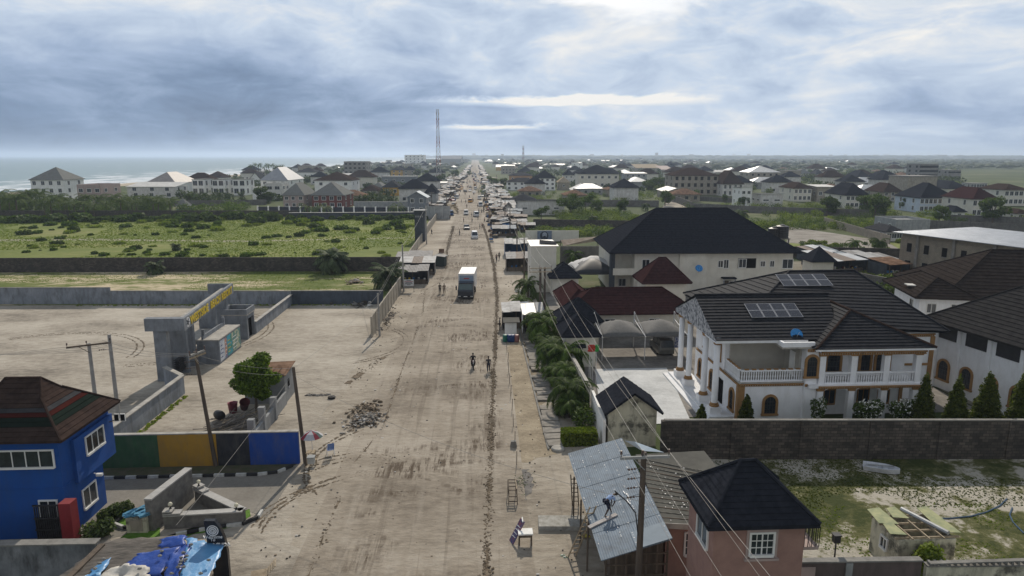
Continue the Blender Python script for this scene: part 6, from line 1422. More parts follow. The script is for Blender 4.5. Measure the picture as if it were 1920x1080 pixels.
house('black roofed house with pale columns, right skyline', 1588, 1630, 345, 332, 319, 20, CREAM, R_BLACK, 'hip', 1, 4, 1.4, 1.8)
house('brown roof with a rounded ridge behind the columned house', 1628, 1672, 345, 334, 321, 20, BEIGE, R_BROWN, 'hip', 1, 3)
house('wide black roof above the bluish white house', 1745, 1818, 366, 354, 338, 26, CREAM, R_BLACK, 'hip', 1, 4)
house('unfinished grey concrete frame building on the right', 1698, 1756, 342, 309, None, 20, CONC, CONC, 'parapet', 4, 6, 2.8, 2.0, style='open')
house('lower dark concrete building right of the concrete frame', 1760, 1800, 338, 319, None, 18, CONC, CONC, 'flat', 2, 5, 2.2, 1.6, style='open')
house('long low building with tall arched doors right of the concrete frame', 1800, 1850, 354, 344, None, 10, GREYL, CONC, 'flat', 1, 6, 1.6, 2.2)
house('long low shed with a bright white roof sheet, right middle distance', 1508, 1566, 378, 350, 348, 12, BEIGE, R_WHITE, 'mono', 1, 3, 1.5, 1.5)
house('orange walled house behind the long white house', 952, 998, 341, 329, 322, 18, mat('orange wall', (.46, .25, .12), (.36, .2, .1), .8), R_SLATE, 'hip', 1, 3)
house('grey roofed house over the orange walls', 968, 1000, 331, 322, 312, 18, BEIGE, R_BLACK, 'hip', 1, 2)
house('dark gabled house between the long white house and the cream one', 1052, 1076, 345, 328, 317, 16, WHITE2, R_BLACK, 'hip', 2, 2)
house('long pale roofed warehouse in the right distance', 1180, 1240, 322, 315, 308, 40, BEIGE, R_TAN, 'mono', 1, 0)
house('long pink roofed warehouse next to the pale one', 1225, 1262, 325, 318, 311, 40, BEIGE, PINKF, 'mono', 1, 0)
house('two storey flat white building right of the cream house', 1162, 1212, 345, 325, 323, 18, GREYL, R_WHITE, 'mono', 2, 4, 1.8, 1.6)
house('white cube tower behind the cream house', 1070, 1092, 322, 306, None, 14, WHITE, WHITE, 'parapet', 3, 2)
house('long shed with a buff roof right of the street, far', 928, 965, 320, 313, 309, 40, YELLOWW, R_WHITE, 'mono', 1, 0)
house('small house with pale grey hip roof in the right scrub', 1481, 1520, 334, 326, 316, 20, WHITE2, R_GREY, 'hip', 1, 2)
house('tiny round tank roofed house beside the pale hip roof', 1520, 1542, 334, 326, 317, 14, GREYL, R_SLATE, 'hip', 1, 1)
house('low house with a small black hipped roof before the tin roofed block', 1640, 1690, 452, 434, 420, 10, WHITE2, R_SLATE, 'hip', 1, 3, 1.2, 1.2)
house('wide low grey walled annex behind the tin roofed block', 1632, 1742, 437, 416, None, 12, GREYL, GREYL, 'parapet', 1, 0)

# unfinished block with a wide metal roof
o = thing('unfinished_block', 'unfinished tan block building under a wide sheet metal roof', 'building', (80.0, 124.5, 0), R(-74)); L_, D_ = 27, 16; h = 7.0
m = MB(); m.box(0, 0, -.1, L_, D_, h, BLOCKS); m.build('wall', o)
m = MB(); m.slab([(-1, -1.2, h + .9), (L_ + 1, -1.2, h + .9), (L_ + 1, D_ + 4, h + 1.1), (-1, D_ + 4, h + 1.1)], .12, corrugated('plain steel sheet', (.36, .38, .41), (.24, .26, .29), .4, .38, .55, 1, ((.16, .16, .17), .4))); m.build('roof', o)
m = MB(); m.box(0.01, .2, h, L_, .45, h + .78, BLOCKS); m.box(.01, .46, h, .25, D_, h + .78, BLOCKS); m.build('gable_wall', o)
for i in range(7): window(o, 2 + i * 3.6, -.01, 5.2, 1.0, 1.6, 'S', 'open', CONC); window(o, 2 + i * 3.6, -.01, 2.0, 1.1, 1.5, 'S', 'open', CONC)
for i in range(3): window(o, -.01, 3 + i * 5, 5.2, 1.2, 1.5, 'W', 'open', CONC)
m = MB()
for x in (3.8, 11, 18.2): m.box(x - .25, -.35, -.1, x + .25, -.03, h + .6, CONC)
m.build('pier', o)
# tall cream roadside block
o = thing('roadside_block', 'plain cream three storey cube right beside the street', 'building', (8.75, 109.6, 0)); MB().box(0, 0, -.1, 4.1, 7.5, 7.6, CREAM).build('wall', o)
m = MB(); m.slab([(-.15, -.15, 7.65), (4.5, -.15, 7.65), (4.3, 7.6, 7.75), (-.15, 7.6, 7.75)], .08, R_WHITE); m.slab([(1.5, 2, 8.0), (4.3, 1, 7.85), (4.4, 4, 7.9), (1.8, 5, 8.05)], .05, R_SLATE); m.build('roof', o)
m = MB(); m.box(-.02, 2, .1, 0, 3, 2.2, mat('navy door', (.03, .05, .15), None, 2)); m.build('door', o)
# thatched leaning canopy sheet
o = thing('canopy', 'tilted brown patched roof sheet on thin poles behind the cream block', 'canopy')
A_, B_, C_, D_ = P(1056, 461, 3.0), P(1120, 452, 3.2), P(1127, 443, 4.2), P(1051, 450, 4.0)
m = MB(); m.slab([A_, B_, C_, D_], .12, mat('patched brown sheet', (.36, .30, .24), (.2, .15, .11), .7, .9, detail=8)); m.build('roof', o)
m = MB()
for v_ in (A_, B_, C_, D_): m.tube((v_.x, v_.y, 0), v_, .07, .06, TIMBER, 6)
m.build('post', o)
# perimeter and compound walls further out
def pw(label, *q, h=2.6, m=BLOCK2, piers=0, cap=None): return wall_run(label, [P(x, y) for x, y in q], h, m, .22, cap, piers=piers)
pw('painted wall section by the stalls with pale panels', (985, 452), (1085, 452), h=2.8, m=CREAM)
mu = thing('mural', 'wall painting of a bearded face in grey on the pale wall', 'mural', P(1020, 452) + Vector((0, -.35, 0))); m = MB(); m.box(-1.8, -.05, .1, 2.0, 0, 2.75, mat('mural ground', (.20, .25, .33), (.13, .16, .22), 1.5)); m.build('panel', mu)
m = MB(); m.blob((0, -.06, 1.4), (1.1, .05, 1.2), mat('mural dark', (.04, .05, .07), None, 2), 2, .05, 16, 10); m.blob((.1, -.1, 1.65), (.62, .05, .75), mat('mural skin', (.38, .42, .5), (.25, .28, .35), 3), 3, .03, 14, 8)
for x in (-.15, .35): m.blob((x, -.15, 1.75), (.1, .03, .05), MATS['mural dark'], 1, 0, 8, 5)
m.blob((.1, -.14, 1.15), (.4, .05, .3), MATS['mural dark'], 1, .1, 10, 6); m.build('painted_face', mu)
pw('grey wall behind the tilted brown sheet', (1050, 498), (1130, 498), h=4.0)
pw('long dark wall through the scrub, centre right', (985, 385), (1235, 388), h=2.8)
pw('second dark wall nearer in the scrub', (1000, 425), (1180, 428), h=2.4, m=BLOCK)
pw('block wall along the sandy lane behind the black roof', (1246, 371), (1297, 392), h=3.0, piers=6)
pw('wall in front of the industrial building', (1297, 392), (1390, 398), (1660, 408), h=2.6)
pw('wall before the beige block', (1290, 375), (1380, 380), h=2.2)
pw('brown wall beside the bare grey plot', (1545, 420), (1668, 458), h=2.2, m=BLOCKS)
pw('rough wall between the tin shacks and the yellow grass', (1480, 482), (1700, 487), h=2.4, m=BLOCK)
pw('curving wall left of the green shrubs by the tin shacks', (1585, 530), (1660, 545), h=2.2, m=BLOCK2)
pw('long block wall below the bluish white house', (1640, 425), (1940, 440), h=2.8, m=BLOCK2, piers=8)
pw('wall at the foot of the gatehouses on the right', (1770, 415), (1940, 422), h=2.4)
pw('long grey wall left of the pink house', (230, 388), (500, 384), h=2.4, m=BLOCK2)
pw('grey wall behind the black fence of the maroon house', (664, 398), (765, 398), h=4.2, m=GREYL, cap=R_WHITE)
# black fence with white posts
o = thing('fence', 'black panel fence with white posts in front of the maroon house', 'fence'); a, b = P(484, 400), P(766, 402); m = MB(); m.bar(a + Vector((0, 0, 1.4)), b + Vector((0, 0, 1.4)), .1, 2.4, mat('black fence panel', (.03, .035, .05), None, 2)); m.build('fence_panel', o)
for i in range(15):
    c_ = a.lerp(b, i / 14); MB().box(c_.x - .25, c_.y - .3, 0, c_.x + .25, c_.y + .3, 2.9, WHITE).build('post', o)
sheet('side_road', [P(375, 408), P(480, 404), P(500, 396), P(420, 398)], .03, LOT, 'sandy track beside the black fence', cat='road')
sheet('pavement', [P(480, 407), P(770, 408), P(766, 403), P(484, 401)], .03, mat('pale pavement', (.42, .41, .38), None, .4), 'pale concrete strip before the black fence', cat='pavement')
# gazebo
o = thing('gazebo', 'small gazebo with pale pointed roof and blue wall by the palms', 'gazebo', P(345, 397)); m = MB(); m.lathe((0, 0, 2.5), [(3.4, 0), (3.3, .15), (.2, 2.8)], R_GREY, 8); m.build('roof', o); m = MB()
for i in range(8): t = R(45 * i); m.tube((2.8 * math.cos(t), 2.8 * math.sin(t), 0), (2.8 * math.cos(t), 2.8 * math.sin(t), 2.55), .12, .12, WHITE, 6)
m.build('post', o); m = MB(); m.box(-1.5, -2.5, 0, 3.5, -2.3, 1.3, mat('cobalt panel', (.02, .2, .6), None, 2)); m.slab([(1.5, -4.5, 1.5), (5.5, -4.5, 1.5), (5.5, -2.5, 1.9), (1.5, -2.5, 1.9)], .1, MATS['cobalt panel']); m.build('counter', o)

# far town: prototypes copied through the haze
def far_proto(w, d, h, rh, wall, roof, kind, label):
    def mk():
        o = thing('house', label, 'house', (0, 0, 0)); m = MB(); m.box(-w / 2, -d / 2, -.1, w / 2, d / 2, h, wall)
        n = int(w / 4); fl = max(1, int(h / 3.3))
        for k in range(fl):
            for i in range(n): x = -w / 2 + w * (i + .5) / n; m.box(x - .7, -d / 2 - .05, k * 3.3 + 1.1, x + .7, -d / 2 + .02, k * 3.3 + 2.5, GLASS)
        m.build('wall', o); r = MB()
        if kind == 'hip': hip_roof(r, -w / 2, -d / 2, w / 2, d / 2, h, rh, roof, .8)
        elif kind == 'gable': gable_roof(r, -w / 2, -d / 2, w / 2, d / 2, h, rh, roof, .6, 'x', wall=wall)
        else: r.box(-w / 2 - .3, -d / 2 - .3, h, w / 2 + .3, d / 2 + .3, h + .5, roof)
        r.build('roof', o); return o
    return proto_placer(mk)
FL = [('distant white house with a dark hip roof deep in the hazy town', 14, 12, 6.5, 4.2, WHITE2, R_BLACK, 'hip'), ('distant cream house with a brown hip roof deep in the hazy town', 16, 12, 6.5, 4.2, CREAM, R_BROWN, 'hip'),
      ('distant grey house with a silver roof in the hazy town', 18, 12, 4.0, 3.0, GREYL, R_SILVER, 'hip'), ('distant long shed with a bleached white roof in the hazy town', 30, 12, 4.5, 2.0, BEIGE, R_WHITE, 'gable'),
      ('distant flat topped beige block in the hazy town', 16, 14, 9.5, 0, BEIGE, CONC, 'flat'), ('distant low house with a rusty brown roof in the hazy town', 12, 10, 3.4, 2.4, BEIGE, R_RUST, 'hip')]
FP = [far_proto(*a[1:], a[0]) for a in FL]
GRP = ['far white houses', 'far cream houses', 'far grey houses', 'far long sheds', 'far flat blocks', 'far low houses']
rr = random.Random(21); used = []
def free(x, y, r):
    for a, b, c in used:
        if (a - x) ** 2 + (b - y) ** 2 < (r + c) ** 2: return False
    return True
for ob in list(COL.objects):
    if ob.parent is None and ob.get('category') in ('house', 'building', 'mansion', 'hut'): used.append((ob.location.x + 8, ob.location.y + 8, 17))
n = 0
while n < 275:
    u = rr.random(); y = 330 + 2900 * u ** 1.7
    if rr.random() < .30: x = rr.uniform(max(-255, -.42 * y), -28)
    else: x = 26 + rr.random() ** 1.15 * min(.62 * y, 1300)
    if not free(x, y, 11): continue
    if y > 900 and x > .33 * y and rr.random() < .6: continue
    k = rr.choices(range(6), (5, 5, 3, 2, 2, 4))[0]
    FP[k]((x, y, 0), R(rr.uniform(-6, 6)) + (R(90) if rr.random() < .3 else 0), rr.uniform(.85, 1.15), None, GRP[k]); used.append((x, y, 11)); n += 1
# lattice mast
def mast(label, x, y, h, wb, wt, name='mast', bands=True, r=.15):
    o = thing(name, label, 'mast', (x, y, 0)); RD = mat('red mast paint', (.30, .12, .10), None, 2, .6); WH = mat('white mast paint', (.5, .5, .5), None, 2, .6); m = MB(); n = 16
    for i in range(n):
        z0, z1 = h * i / n, h * (i + 1) / n; w0 = wb + (wt - wb) * min(1, i / n * 1.25); w1 = wb + (wt - wb) * min(1, (i + 1) / n * 1.25); c0 = [(-w0, -w0), (w0, -w0), (w0, w0), (-w0, w0)]; c1 = [(-w1, -w1), (w1, -w1), (w1, w1), (-w1, w1)]; mm = RD if (i // 2) % 2 == 0 else WH
        for k in range(4):
            m.tube((*c0[k], z0), (*c1[k], z1), r, r, mm, 4); m.tube((*c0[k], z0), (*c1[(k + 1) % 4], z1), r * .55, r * .55, mm, 4); m.tube((*c0[(k + 1) % 4], z0), (*c1[k], z1), r * .55, r * .55, mm, 4); m.tube((*c1[k], z1), (*c1[(k + 1) % 4], z1), r * .55, r * .55, mm, 4)
    m.build('lattice', o); a = MB()
    for z in (.93, .86, .62, .55):
        for s in (-1, 1): a.box(s * wt * 1.1 - .25, -.25, h * z, s * wt * 1.1 + .25, .25, h * z + 1.8, RD)
    a.build('antenna', o)
q_ = P(823, 345); mast('tall red and white lattice telecom mast left of the street', q_.x, q_.y, 22 + (293 - 213) / 1280 * q_.y * 1.03, 2.0, .85)
q_ = P(981, 306); mast('thin faint lattice mast far away in the haze', q_.x, q_.y, 22 + 18 / 1280 * q_.y, 3, 1.8, r=.5)
# far woods and skyline
def canopy_mass(name, label, x0, x1, y0, y1, n, seed, hmin, hmax, rmin, rmax, m):
    g = np.random.default_rng(seed); V = []; F = []; base = 0
    ph = [(0, 0, 1)] + [(math.cos(t) * math.sin(p), math.sin(t) * math.sin(p), math.cos(p)) for p in (.6, 1.2, 1.7) for t in np.arange(0, 6.28, 6.2832 / 7)]
    ph = np.array(ph); fc = []
    for i in range(7): fc.append((0, 1 + i, 1 + (i + 1) % 7, 1 + (i + 1) % 7))
    for j in range(2):
        for i in range(7): fc.append((1 + j * 7 + i, 8 + j * 7 + i, 8 + j * 7 + (i + 1) % 7, 1 + j * 7 + (i + 1) % 7))
    fc = np.array(fc)
    for i in range(n):
        y = y0 + (y1 - y0) * g.random() ** 1.4; x = g.uniform(x0(y), x1(y)); r = g.uniform(rmin, rmax) * (1 + y / 4000); h = g.uniform(hmin, hmax)
        v = ph * (1 + g.uniform(-.25, .25, (len(ph), 1))) * np.array([r, r, h * .55]) + np.array([x, y, h * .45]); V.append(v); F.append(fc + base); base += len(ph)
    me = np_mesh(name, np.concatenate(V), np.concatenate(F), m); return tag(me, label, 'trees', None, 'stuff')
WOOD = mat('far foliage', (.055, .075, .028), (.028, .042, .016), .25, .95, .6, 1.5)
canopy_mass('woods', 'distant green trees filling the plain on the right up to the horizon', lambda y: 60, lambda y: .85 * y, 1100, 7000, 4200, 2, 3, 9, 3, 8, WOOD)
canopy_mass('woods', 'distant trees between the houses left of the street', lambda y: max(-262, -.42 * y), lambda y: -30, 900, 3500, 500, 3, 3, 8, 2.5, 6, WOOD)
canopy_mass('woods', 'last dark line of trees along the horizon', lambda y: -600 if y > 6500 else -200, lambda y: .95 * y, 4500, 12000, 3500, 5, 8, 26, 14, 45, WOOD)
sk = MB(); g = random.Random(33)
for i in range(90):
    y = g.uniform(4500, 9000); x = g.uniform(-.10, .75) * y; h = g.uniform(12, 34) * (1 + .6 * (g.random() < .1)); w_ = g.uniform(12, 60); sk.box(x, y, 0, x + w_, y + 20, h, WHITE2 if g.random() < .4 else BEIGE)
tag(sk.build('skyline'), 'faint skyline of distant buildings along the horizon', 'skyline', None, 'stuff')

# ================================================================== vegetation
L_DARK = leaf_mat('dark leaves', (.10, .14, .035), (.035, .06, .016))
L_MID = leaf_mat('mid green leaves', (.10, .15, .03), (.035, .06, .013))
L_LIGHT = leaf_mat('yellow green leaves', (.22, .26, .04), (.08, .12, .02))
L_PALM = leaf_mat('palm leaves', (.11, .15, .035), (.04, .065, .018), .15, .2)
L_BLUE = leaf_mat('grey green oil palm leaves', (.10, .13, .06), (.03, .045, .02), .1, .15)
L_CYP = leaf_mat('conifer sprays', (.11, .13, .022), (.03, .045, .010), .12)
BARK = mat('brown bark', (.13, .10, .075), (.075, .06, .045), 4, .9, .4, 15, stretch=(1, 1, .3))
def crown(par, blobs, n, size, m, seed, name='crown'):
    V, F = leaf_cloud(blobs, n, size, seed); return np_mesh(name, V, F, m, par)
def bush_proto(label, m, n, size, seed, r=1.0, h=.9, group=None, name='bush', cat='bush'):
    def mk():
        rr = random.Random(seed); bl = []
        for i in range(7):
            t = rr.random() * 6.28; u = rr.random() * .55 * r; s = rr.uniform(.35, .6) * r; bl.append((u * math.cos(t), u * math.sin(t), s * .6 * h, s, s, s * h * .85))
        V, F = leaf_cloud(bl, n, size, seed, shell=.3); return tag(np_mesh(name, V, F, m), label, cat, group)
    return proto_placer(mk)
# field bushes
GB = 'bushes scattered over the meadow'
fb = [bush_proto('round dark green bush on the meadow', L_DARK, 520, .17, 1, 1, .8, GB), bush_proto('bright green bush on the meadow', L_MID, 520, .17, 2, 1, .6, GB), bush_proto('low yellow green clump on the meadow', L_LIGHT, 420, .17, 3, 1, .45, GB)]
rr = random.Random(5); cnt = 0
while cnt < 210:
    y = rr.uniform(139, 248); x = rr.uniform(-.62 * y - 5, -18)
    if 178 < y < 190 and rr.random() < .7: continue
    k = rr.choices((0, 1, 2), (2, 6, 5))[0]; s = rr.uniform(.5, 2.3) * (1.0 if y < 200 else 1.25); s *= .55 + .55 * (y - 130) / 110
    fb[k]((x, y, 0), rr.random() * 6, (s * rr.uniform(.9, 1.3), s, s * rr.uniform(.9, 1.4)), None, GB); cnt += 1
hb = bush_proto('tall dark bush in the overgrown belt at the far edge of the meadow', L_DARK, 800, .22, 6, 1.2, 1.0, 'bushes of the overgrown belt'); hl = bush_proto('leafy mid green bush in the overgrown belt at the far edge of the meadow', L_MID, 800, .22, 7, 1.2, .9, 'bushes of the overgrown belt')
for i in range(85):
    t = i / 84; x = -185 + 168 * t + rr.uniform(-2, 2); y = 236 + 8 * min(1, t * 2) + rr.uniform(-6, 3); (hb if rr.random() < .6 else hl)((x, y, 0), rr.random() * 6, rr.uniform(1.6, 3.2) * (1 if t < .7 else .7), None, 'bushes of the overgrown belt')
# scrub right of the street
def scrub(label, box, n, smin, smax, m, seed, per=230, ls=.2, fan=0):
    g = random.Random(seed); bl = []
    for i in range(n):
        y = box[2] + (box[3] - box[2]) * g.random() ** (1.3 if fan else 1); x, s = g.uniform(*((max(box[0], -.42 * y), box[1]) if fan < 0 else (box[0], box[1] * y)) if fan else box[:2]), g.uniform(smin, smax) * 1.15
        if fan and not free(x, y, 1): continue
        for k in range(3): bl.append((x + g.uniform(-.6, .6) * s, y + g.uniform(-.6, .6) * s, s * .4, s * .6, s * .6, s * g.uniform(.35, .6)))
    V, F = leaf_cloud(bl, n * per, ls, seed, shell=.4); return tag(np_mesh('scrub', V, F, m), label, 'scrub', None, 'stuff')
def qb(x0, x1, yb, yt): a = P(x0, yb); b = P(x1, yt); c = P(x0, yt); return (a.x, b.x, a.y, b.y)
for i, (lab, b_, n, s0, s1) in enumerate((('dense scrub behind the painted wall and stalls', qb(1000, 1135, 444, 432), 34, 1.3, 2.2), ('tall scrub between the white shed and the big black roof', qb(1060, 1160, 425, 398), 60, 1.5, 3.0), ('long belt of scrub below the cream houses', qb(960, 1240, 380, 362), 75, 1.4, 2.8), ('scrub behind the stalls at the far bend', qb(895, 950, 372, 350), 18, 1.3, 3),
        ('scrub filling the plot beyond the black water tanks', qb(1395, 1660, 432, 415), 75, 1.2, 2.6), ('scrub at the foot of the industrial building', qb(1300, 1640, 395, 385), 40, 1.4, 2.8), ('green shrubs by the water tank tower', qb(1590, 1700, 560, 525), 22, .9, 1.8), ('weeds on the yellow green strip', qb(1475, 1690, 480, 455), 40, .5, 1.2), ('scrub along the wall before the right hand houses', qb(1500, 1900, 420, 400), 60, 1.2, 2.6))):
    scrub('dark ' + lab, b_, n, s0, s1, L_DARK, i * 2 + 1, 130); scrub('yellow green ' + lab, b_, int(n * .8), s0, s1 * .9, L_LIGHT, i * 2 + 2)  # dark and yellow green leaf clumps mixed in each area
scrub('dark distant tree crowns and scrub between the houses on the right', (45, .72, 420, 1250), 900, 2.2, 5.5, leaf_mat('far dark leaves', (.065, .09, .028), (.025, .04, .012)), 61, 75, .75, 1)
scrub('paler distant scrub between the houses on the right', (45, .72, 400, 1250), 500, 1.5, 4, leaf_mat('far pale leaves', (.15, .18, .05), (.06, .08, .02)), 62, 60, .7, 1)
scrub('distant tree crowns and scrub left of the street', (-262, -24, 320, 950), 230, 2, 4.5, MATS['far dark leaves'], 63, 110, .6, -1)
scrub('dark tree belt in front of the seaside houses', (-190, -95, 268, 290), 60, 2, 4.5, L_DARK, 64, 260, .35)
# broadleaf trees, copied from three prototypes
def tree_proto(label, m, seed, H=7, n=2200, ls=.26, grp=None):
    def mk():
        rr = random.Random(seed); o = thing('tree', label, 'tree', (0, 0, 0), 0, grp); t = MB(); t.tube((0, 0, 0), (.1, 0, H * .45), .22, .14, BARK, 7); bl = []
        for i in range(13):
            a = rr.random() * 6.28; r = rr.uniform(.05, .36) * H; z = rr.uniform(.2, .78) * H; s = rr.uniform(.10, .2) * H; bl.append((r * math.cos(a), r * math.sin(a), z, s * 1.15, s * 1.15, s * .8)); t.tube((.1, 0, H * rr.uniform(.3, .45)), (r * .8 * math.cos(a), r * .8 * math.sin(a), z), .08, .03, BARK, 5)
        t.build('trunk', o); crown(o, bl, n, ls, m, seed); return o
    return proto_placer(mk)
TG = 'trees between the houses'
tp = [tree_proto('dark green broadleaf tree between the houses', L_DARK, 1, grp=TG), tree_proto('mid green broadleaf tree between the houses', L_MID, 2, 8, grp=TG), tree_proto('dense round tree between the houses', L_DARK, 4, 6, grp=TG)]
rr = random.Random(77)
for px, py, s in ((925, 350, 1.3), (945, 352, 1.0), (700, 338, 1.2), (735, 330, 1.2), (800, 333, 1.2), (855, 335, 1.3), (880, 330, 1.0), (1215, 362, 1.3), (1235, 355, 1.4), (1180, 350, .9), (1550, 405, 1.5), (1640, 410, 1.6), (1622, 402, 1.2), (1760, 418, .9), (1860, 420, 1.4), (1245, 350, 1.3), (1480, 345, 1.4), (1545, 350, 1.0), (1170, 400, 1.0), (1098, 395, 1.1),
                  (1070, 405, 1.2), (1120, 402, 1.0), (1015, 412, .8), (660, 352, 1.0), (630, 330, 1.4), (575, 345, 1.0), (1395, 388, .8), (1300, 375, .8), (1440, 380, .7), (1700, 395, .8)):
    q_ = P(px, py); tp[rr.randrange(3)](q_, rr.random() * 6, s * rr.uniform(.9, 1.1), None, TG)
for i in range(110):
    y = 300 + 1500 * rr.random() ** 1.6; x = rr.choice((-1, 1, 1)) * rr.uniform(.03, .55) * y
    if x < -250 or abs(x) < 18 or not free(x, y, 6): continue
    tp[rr.randrange(3)]((x, y, 0), rr.random() * 6, rr.uniform(.7, 1.4), None, TG)
# the leafy tree by the hut
o = thing('tree', 'bushy bright green tree growing against the small grey hut', 'tree', (-19.4, 57.6, 0)); t = MB(); t.tube((0, 0, 0), (.05, .05, 2.2), .13, .1, BARK, 8); rr = random.Random(3); bl = []
for i in range(16):
    a = rr.random() * 6.28; r = rr.uniform(.1, 1.25); z = rr.uniform(1.5, 4.7); k = 1 - abs(z - 3.2) / 3.4; r *= k * 1.45; s = rr.uniform(.4, .8); bl.append((r * math.cos(a), r * math.sin(a), z, s, s, s * .8)); t.tube((.05, .05, 1.2 + rr.random()), (r * .9 * math.cos(a), r * .9 * math.sin(a), z), .045, .012, BARK, 5)
bl.append((-1.6, 0, 2.6, .5, .4, .5)); bl.append((0, 0, 3.2, 1.5, 1.4, 1.7)); t.build('trunk', o); crown(o, bl, 11000, .14, leaf_mat('bright tree leaves', (.15, .22, .03), (.03, .06, .01)), 9)
# conifers, hedges, shrubs in the villa garden
def conifer(label, loc, H, Rr, seed):
    o = thing('cypress', label, 'conifer', loc); rr = random.Random(seed); t = MB(); t.tube((0, 0, 0), (0, 0, H * .8), .09, .03, BARK, 6); t.build('trunk', o); bl = []
    for j in range(13):
        u = j / 12; z = .3 + u * (H - .65); w_ = Rr * (.16 + .84 * (1 - u) ** .8); bl.append((0, 0, z, w_ * .78, w_ * .78, H / 13))
        for k in range(5): a = k * 1.257 + j * .7 + rr.uniform(-.3, .3); s = w_ * rr.uniform(.32, .48); bl.append((w_ * .62 * math.cos(a), w_ * .62 * math.sin(a), z + rr.uniform(-.1, .15), s, s, s * 1.3))
    crown(o, bl, int(9500 * Rr), .10, L_CYP, seed)
conifer('narrow young cypress nearest the villa loggia', (35.2, 49.6, 0), 5.3, 1.15, 1); conifer('cypress second from the villa corner behind the block wall', (37.3, 48.8, 0), 5.3, 1.2, 2)
conifer('broadest cypress third from the villa corner', (39.6, 48.6, 0), 5.6, 1.55, 3); conifer('cypress at the right edge of the photograph', (41.8, 48.0, 0), 5.7, 1.3, 4)
conifer('dark leafy cypress shrub beside the villa portico', (21.6, 51.2, 0), 3.3, .85, 5); conifer('small bushy yellow cypress on the pale paving', (18.2, 52.0, 0), 2.3, .6, 6)
WF = leaf_mat('white petals', (.7, .7, .68), (.55, .55, .5), .05, .1)
for i, (x, lab) in enumerate(((31.3, 'white flowering oleander left in front of the loggia'), (34.3, 'white flowering oleander right in front of the loggia'), (27.6, 'thin flowering shrub at the bay corner of the villa'))):
    o = thing('oleander', lab, 'shrub', (x, 50.6 if i < 2 else 51.4, 0)); s = (1.05, 1.1, .5)[i]; crown(o, [(0, 0, 1.7, s, .7, .7), (-.6 * s, 0, 2.1, .6 * s, .5, .5), (.7 * s, 0, 2.25, .55 * s, .5, .5), (0, 0, 1.0, .5, .5, .9)], int(1500 * s), .11, L_DARK, i + 3, 'foliage'); V, F = leaf_cloud([(0, -.1, 1.9, s * 1.15, .8, .8), (.2, 0, 2.4, s * .9, .6, .4)], int(260 * s), .09, i); np_mesh('blossom', V, F, WF, o)
    t = MB(); t.tube((0, 0, 0), (.1, 0, 1.8), .07, .04, BARK, 6); t.build('stem', o)
def hedge(label, x0, x1, y0, y1, h, seed, n=3500):
    g = np.random.default_rng(seed); C = g.random((n, 3)); f = g.integers(0, 5, n); C[f == 0, 0] = 0; C[f == 1, 0] = 1; C[f == 2, 1] = 0; C[(f > 2), 2] = 1; C = C * np.array([x1 - x0, y1 - y0, h]) + np.array([x0, y0, 0]) + g.normal(0, .03, (n, 3)); nr = g.normal(size=(n, 3)); nr /= np.linalg.norm(nr, axis=1)[:, None]; a = np.cross(nr, g.normal(size=(n, 3))); a /= np.linalg.norm(a, axis=1)[:, None]; b = np.cross(nr, a); s = .09
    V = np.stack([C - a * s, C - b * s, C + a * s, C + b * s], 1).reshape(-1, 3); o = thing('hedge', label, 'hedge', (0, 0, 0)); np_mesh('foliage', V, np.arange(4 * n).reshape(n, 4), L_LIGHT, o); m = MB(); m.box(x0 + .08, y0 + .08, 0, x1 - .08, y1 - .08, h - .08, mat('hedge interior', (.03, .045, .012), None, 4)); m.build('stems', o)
q_ = P(1056, 838); hedge('clipped green hedge between the drain slabs and the peeling hut', q_.x, q_.x + 2.6, q_.y, q_.y + 1.2, 1.05, 3)
# shrubs by the blue house
for i, (px, py, s, lab) in enumerate(((180, 1008, 1.1, 'spiky leafy shrub at the corner of the blue house'), (222, 968, .9, 'low leafy shrubs inside the striped kerb'), (200, 975, .7, 'small shrub against the blue wall'))):
    V, F = leaf_cloud([(0, 0, .45 * s, .75 * s, .6 * s, .5 * s), (.4 * s, .3, .5 * s, .5 * s, .5 * s, .45 * s)], 900, .11, i + 40, shell=.2); ob = np_mesh('shrub', V, F, leaf_mat('glossy shrub leaves', (.13, .17, .07), (.03, .05, .02))); ob.location = P(px, py); tag(ob, lab, 'shrub')
V, F = leaf_cloud([(0, 0, .8, .9, .8, .9), (0, 0, 1.4, .6, .5, .6)], 1600, .1, 77); ob = np_mesh('shrub', V, F, L_LIGHT); q_ = P(1740, 1075, .8); ob.location = (q_.x, q_.y, .5); tag(ob, 'bright green bush top below the brown wall, bottom right', 'shrub')
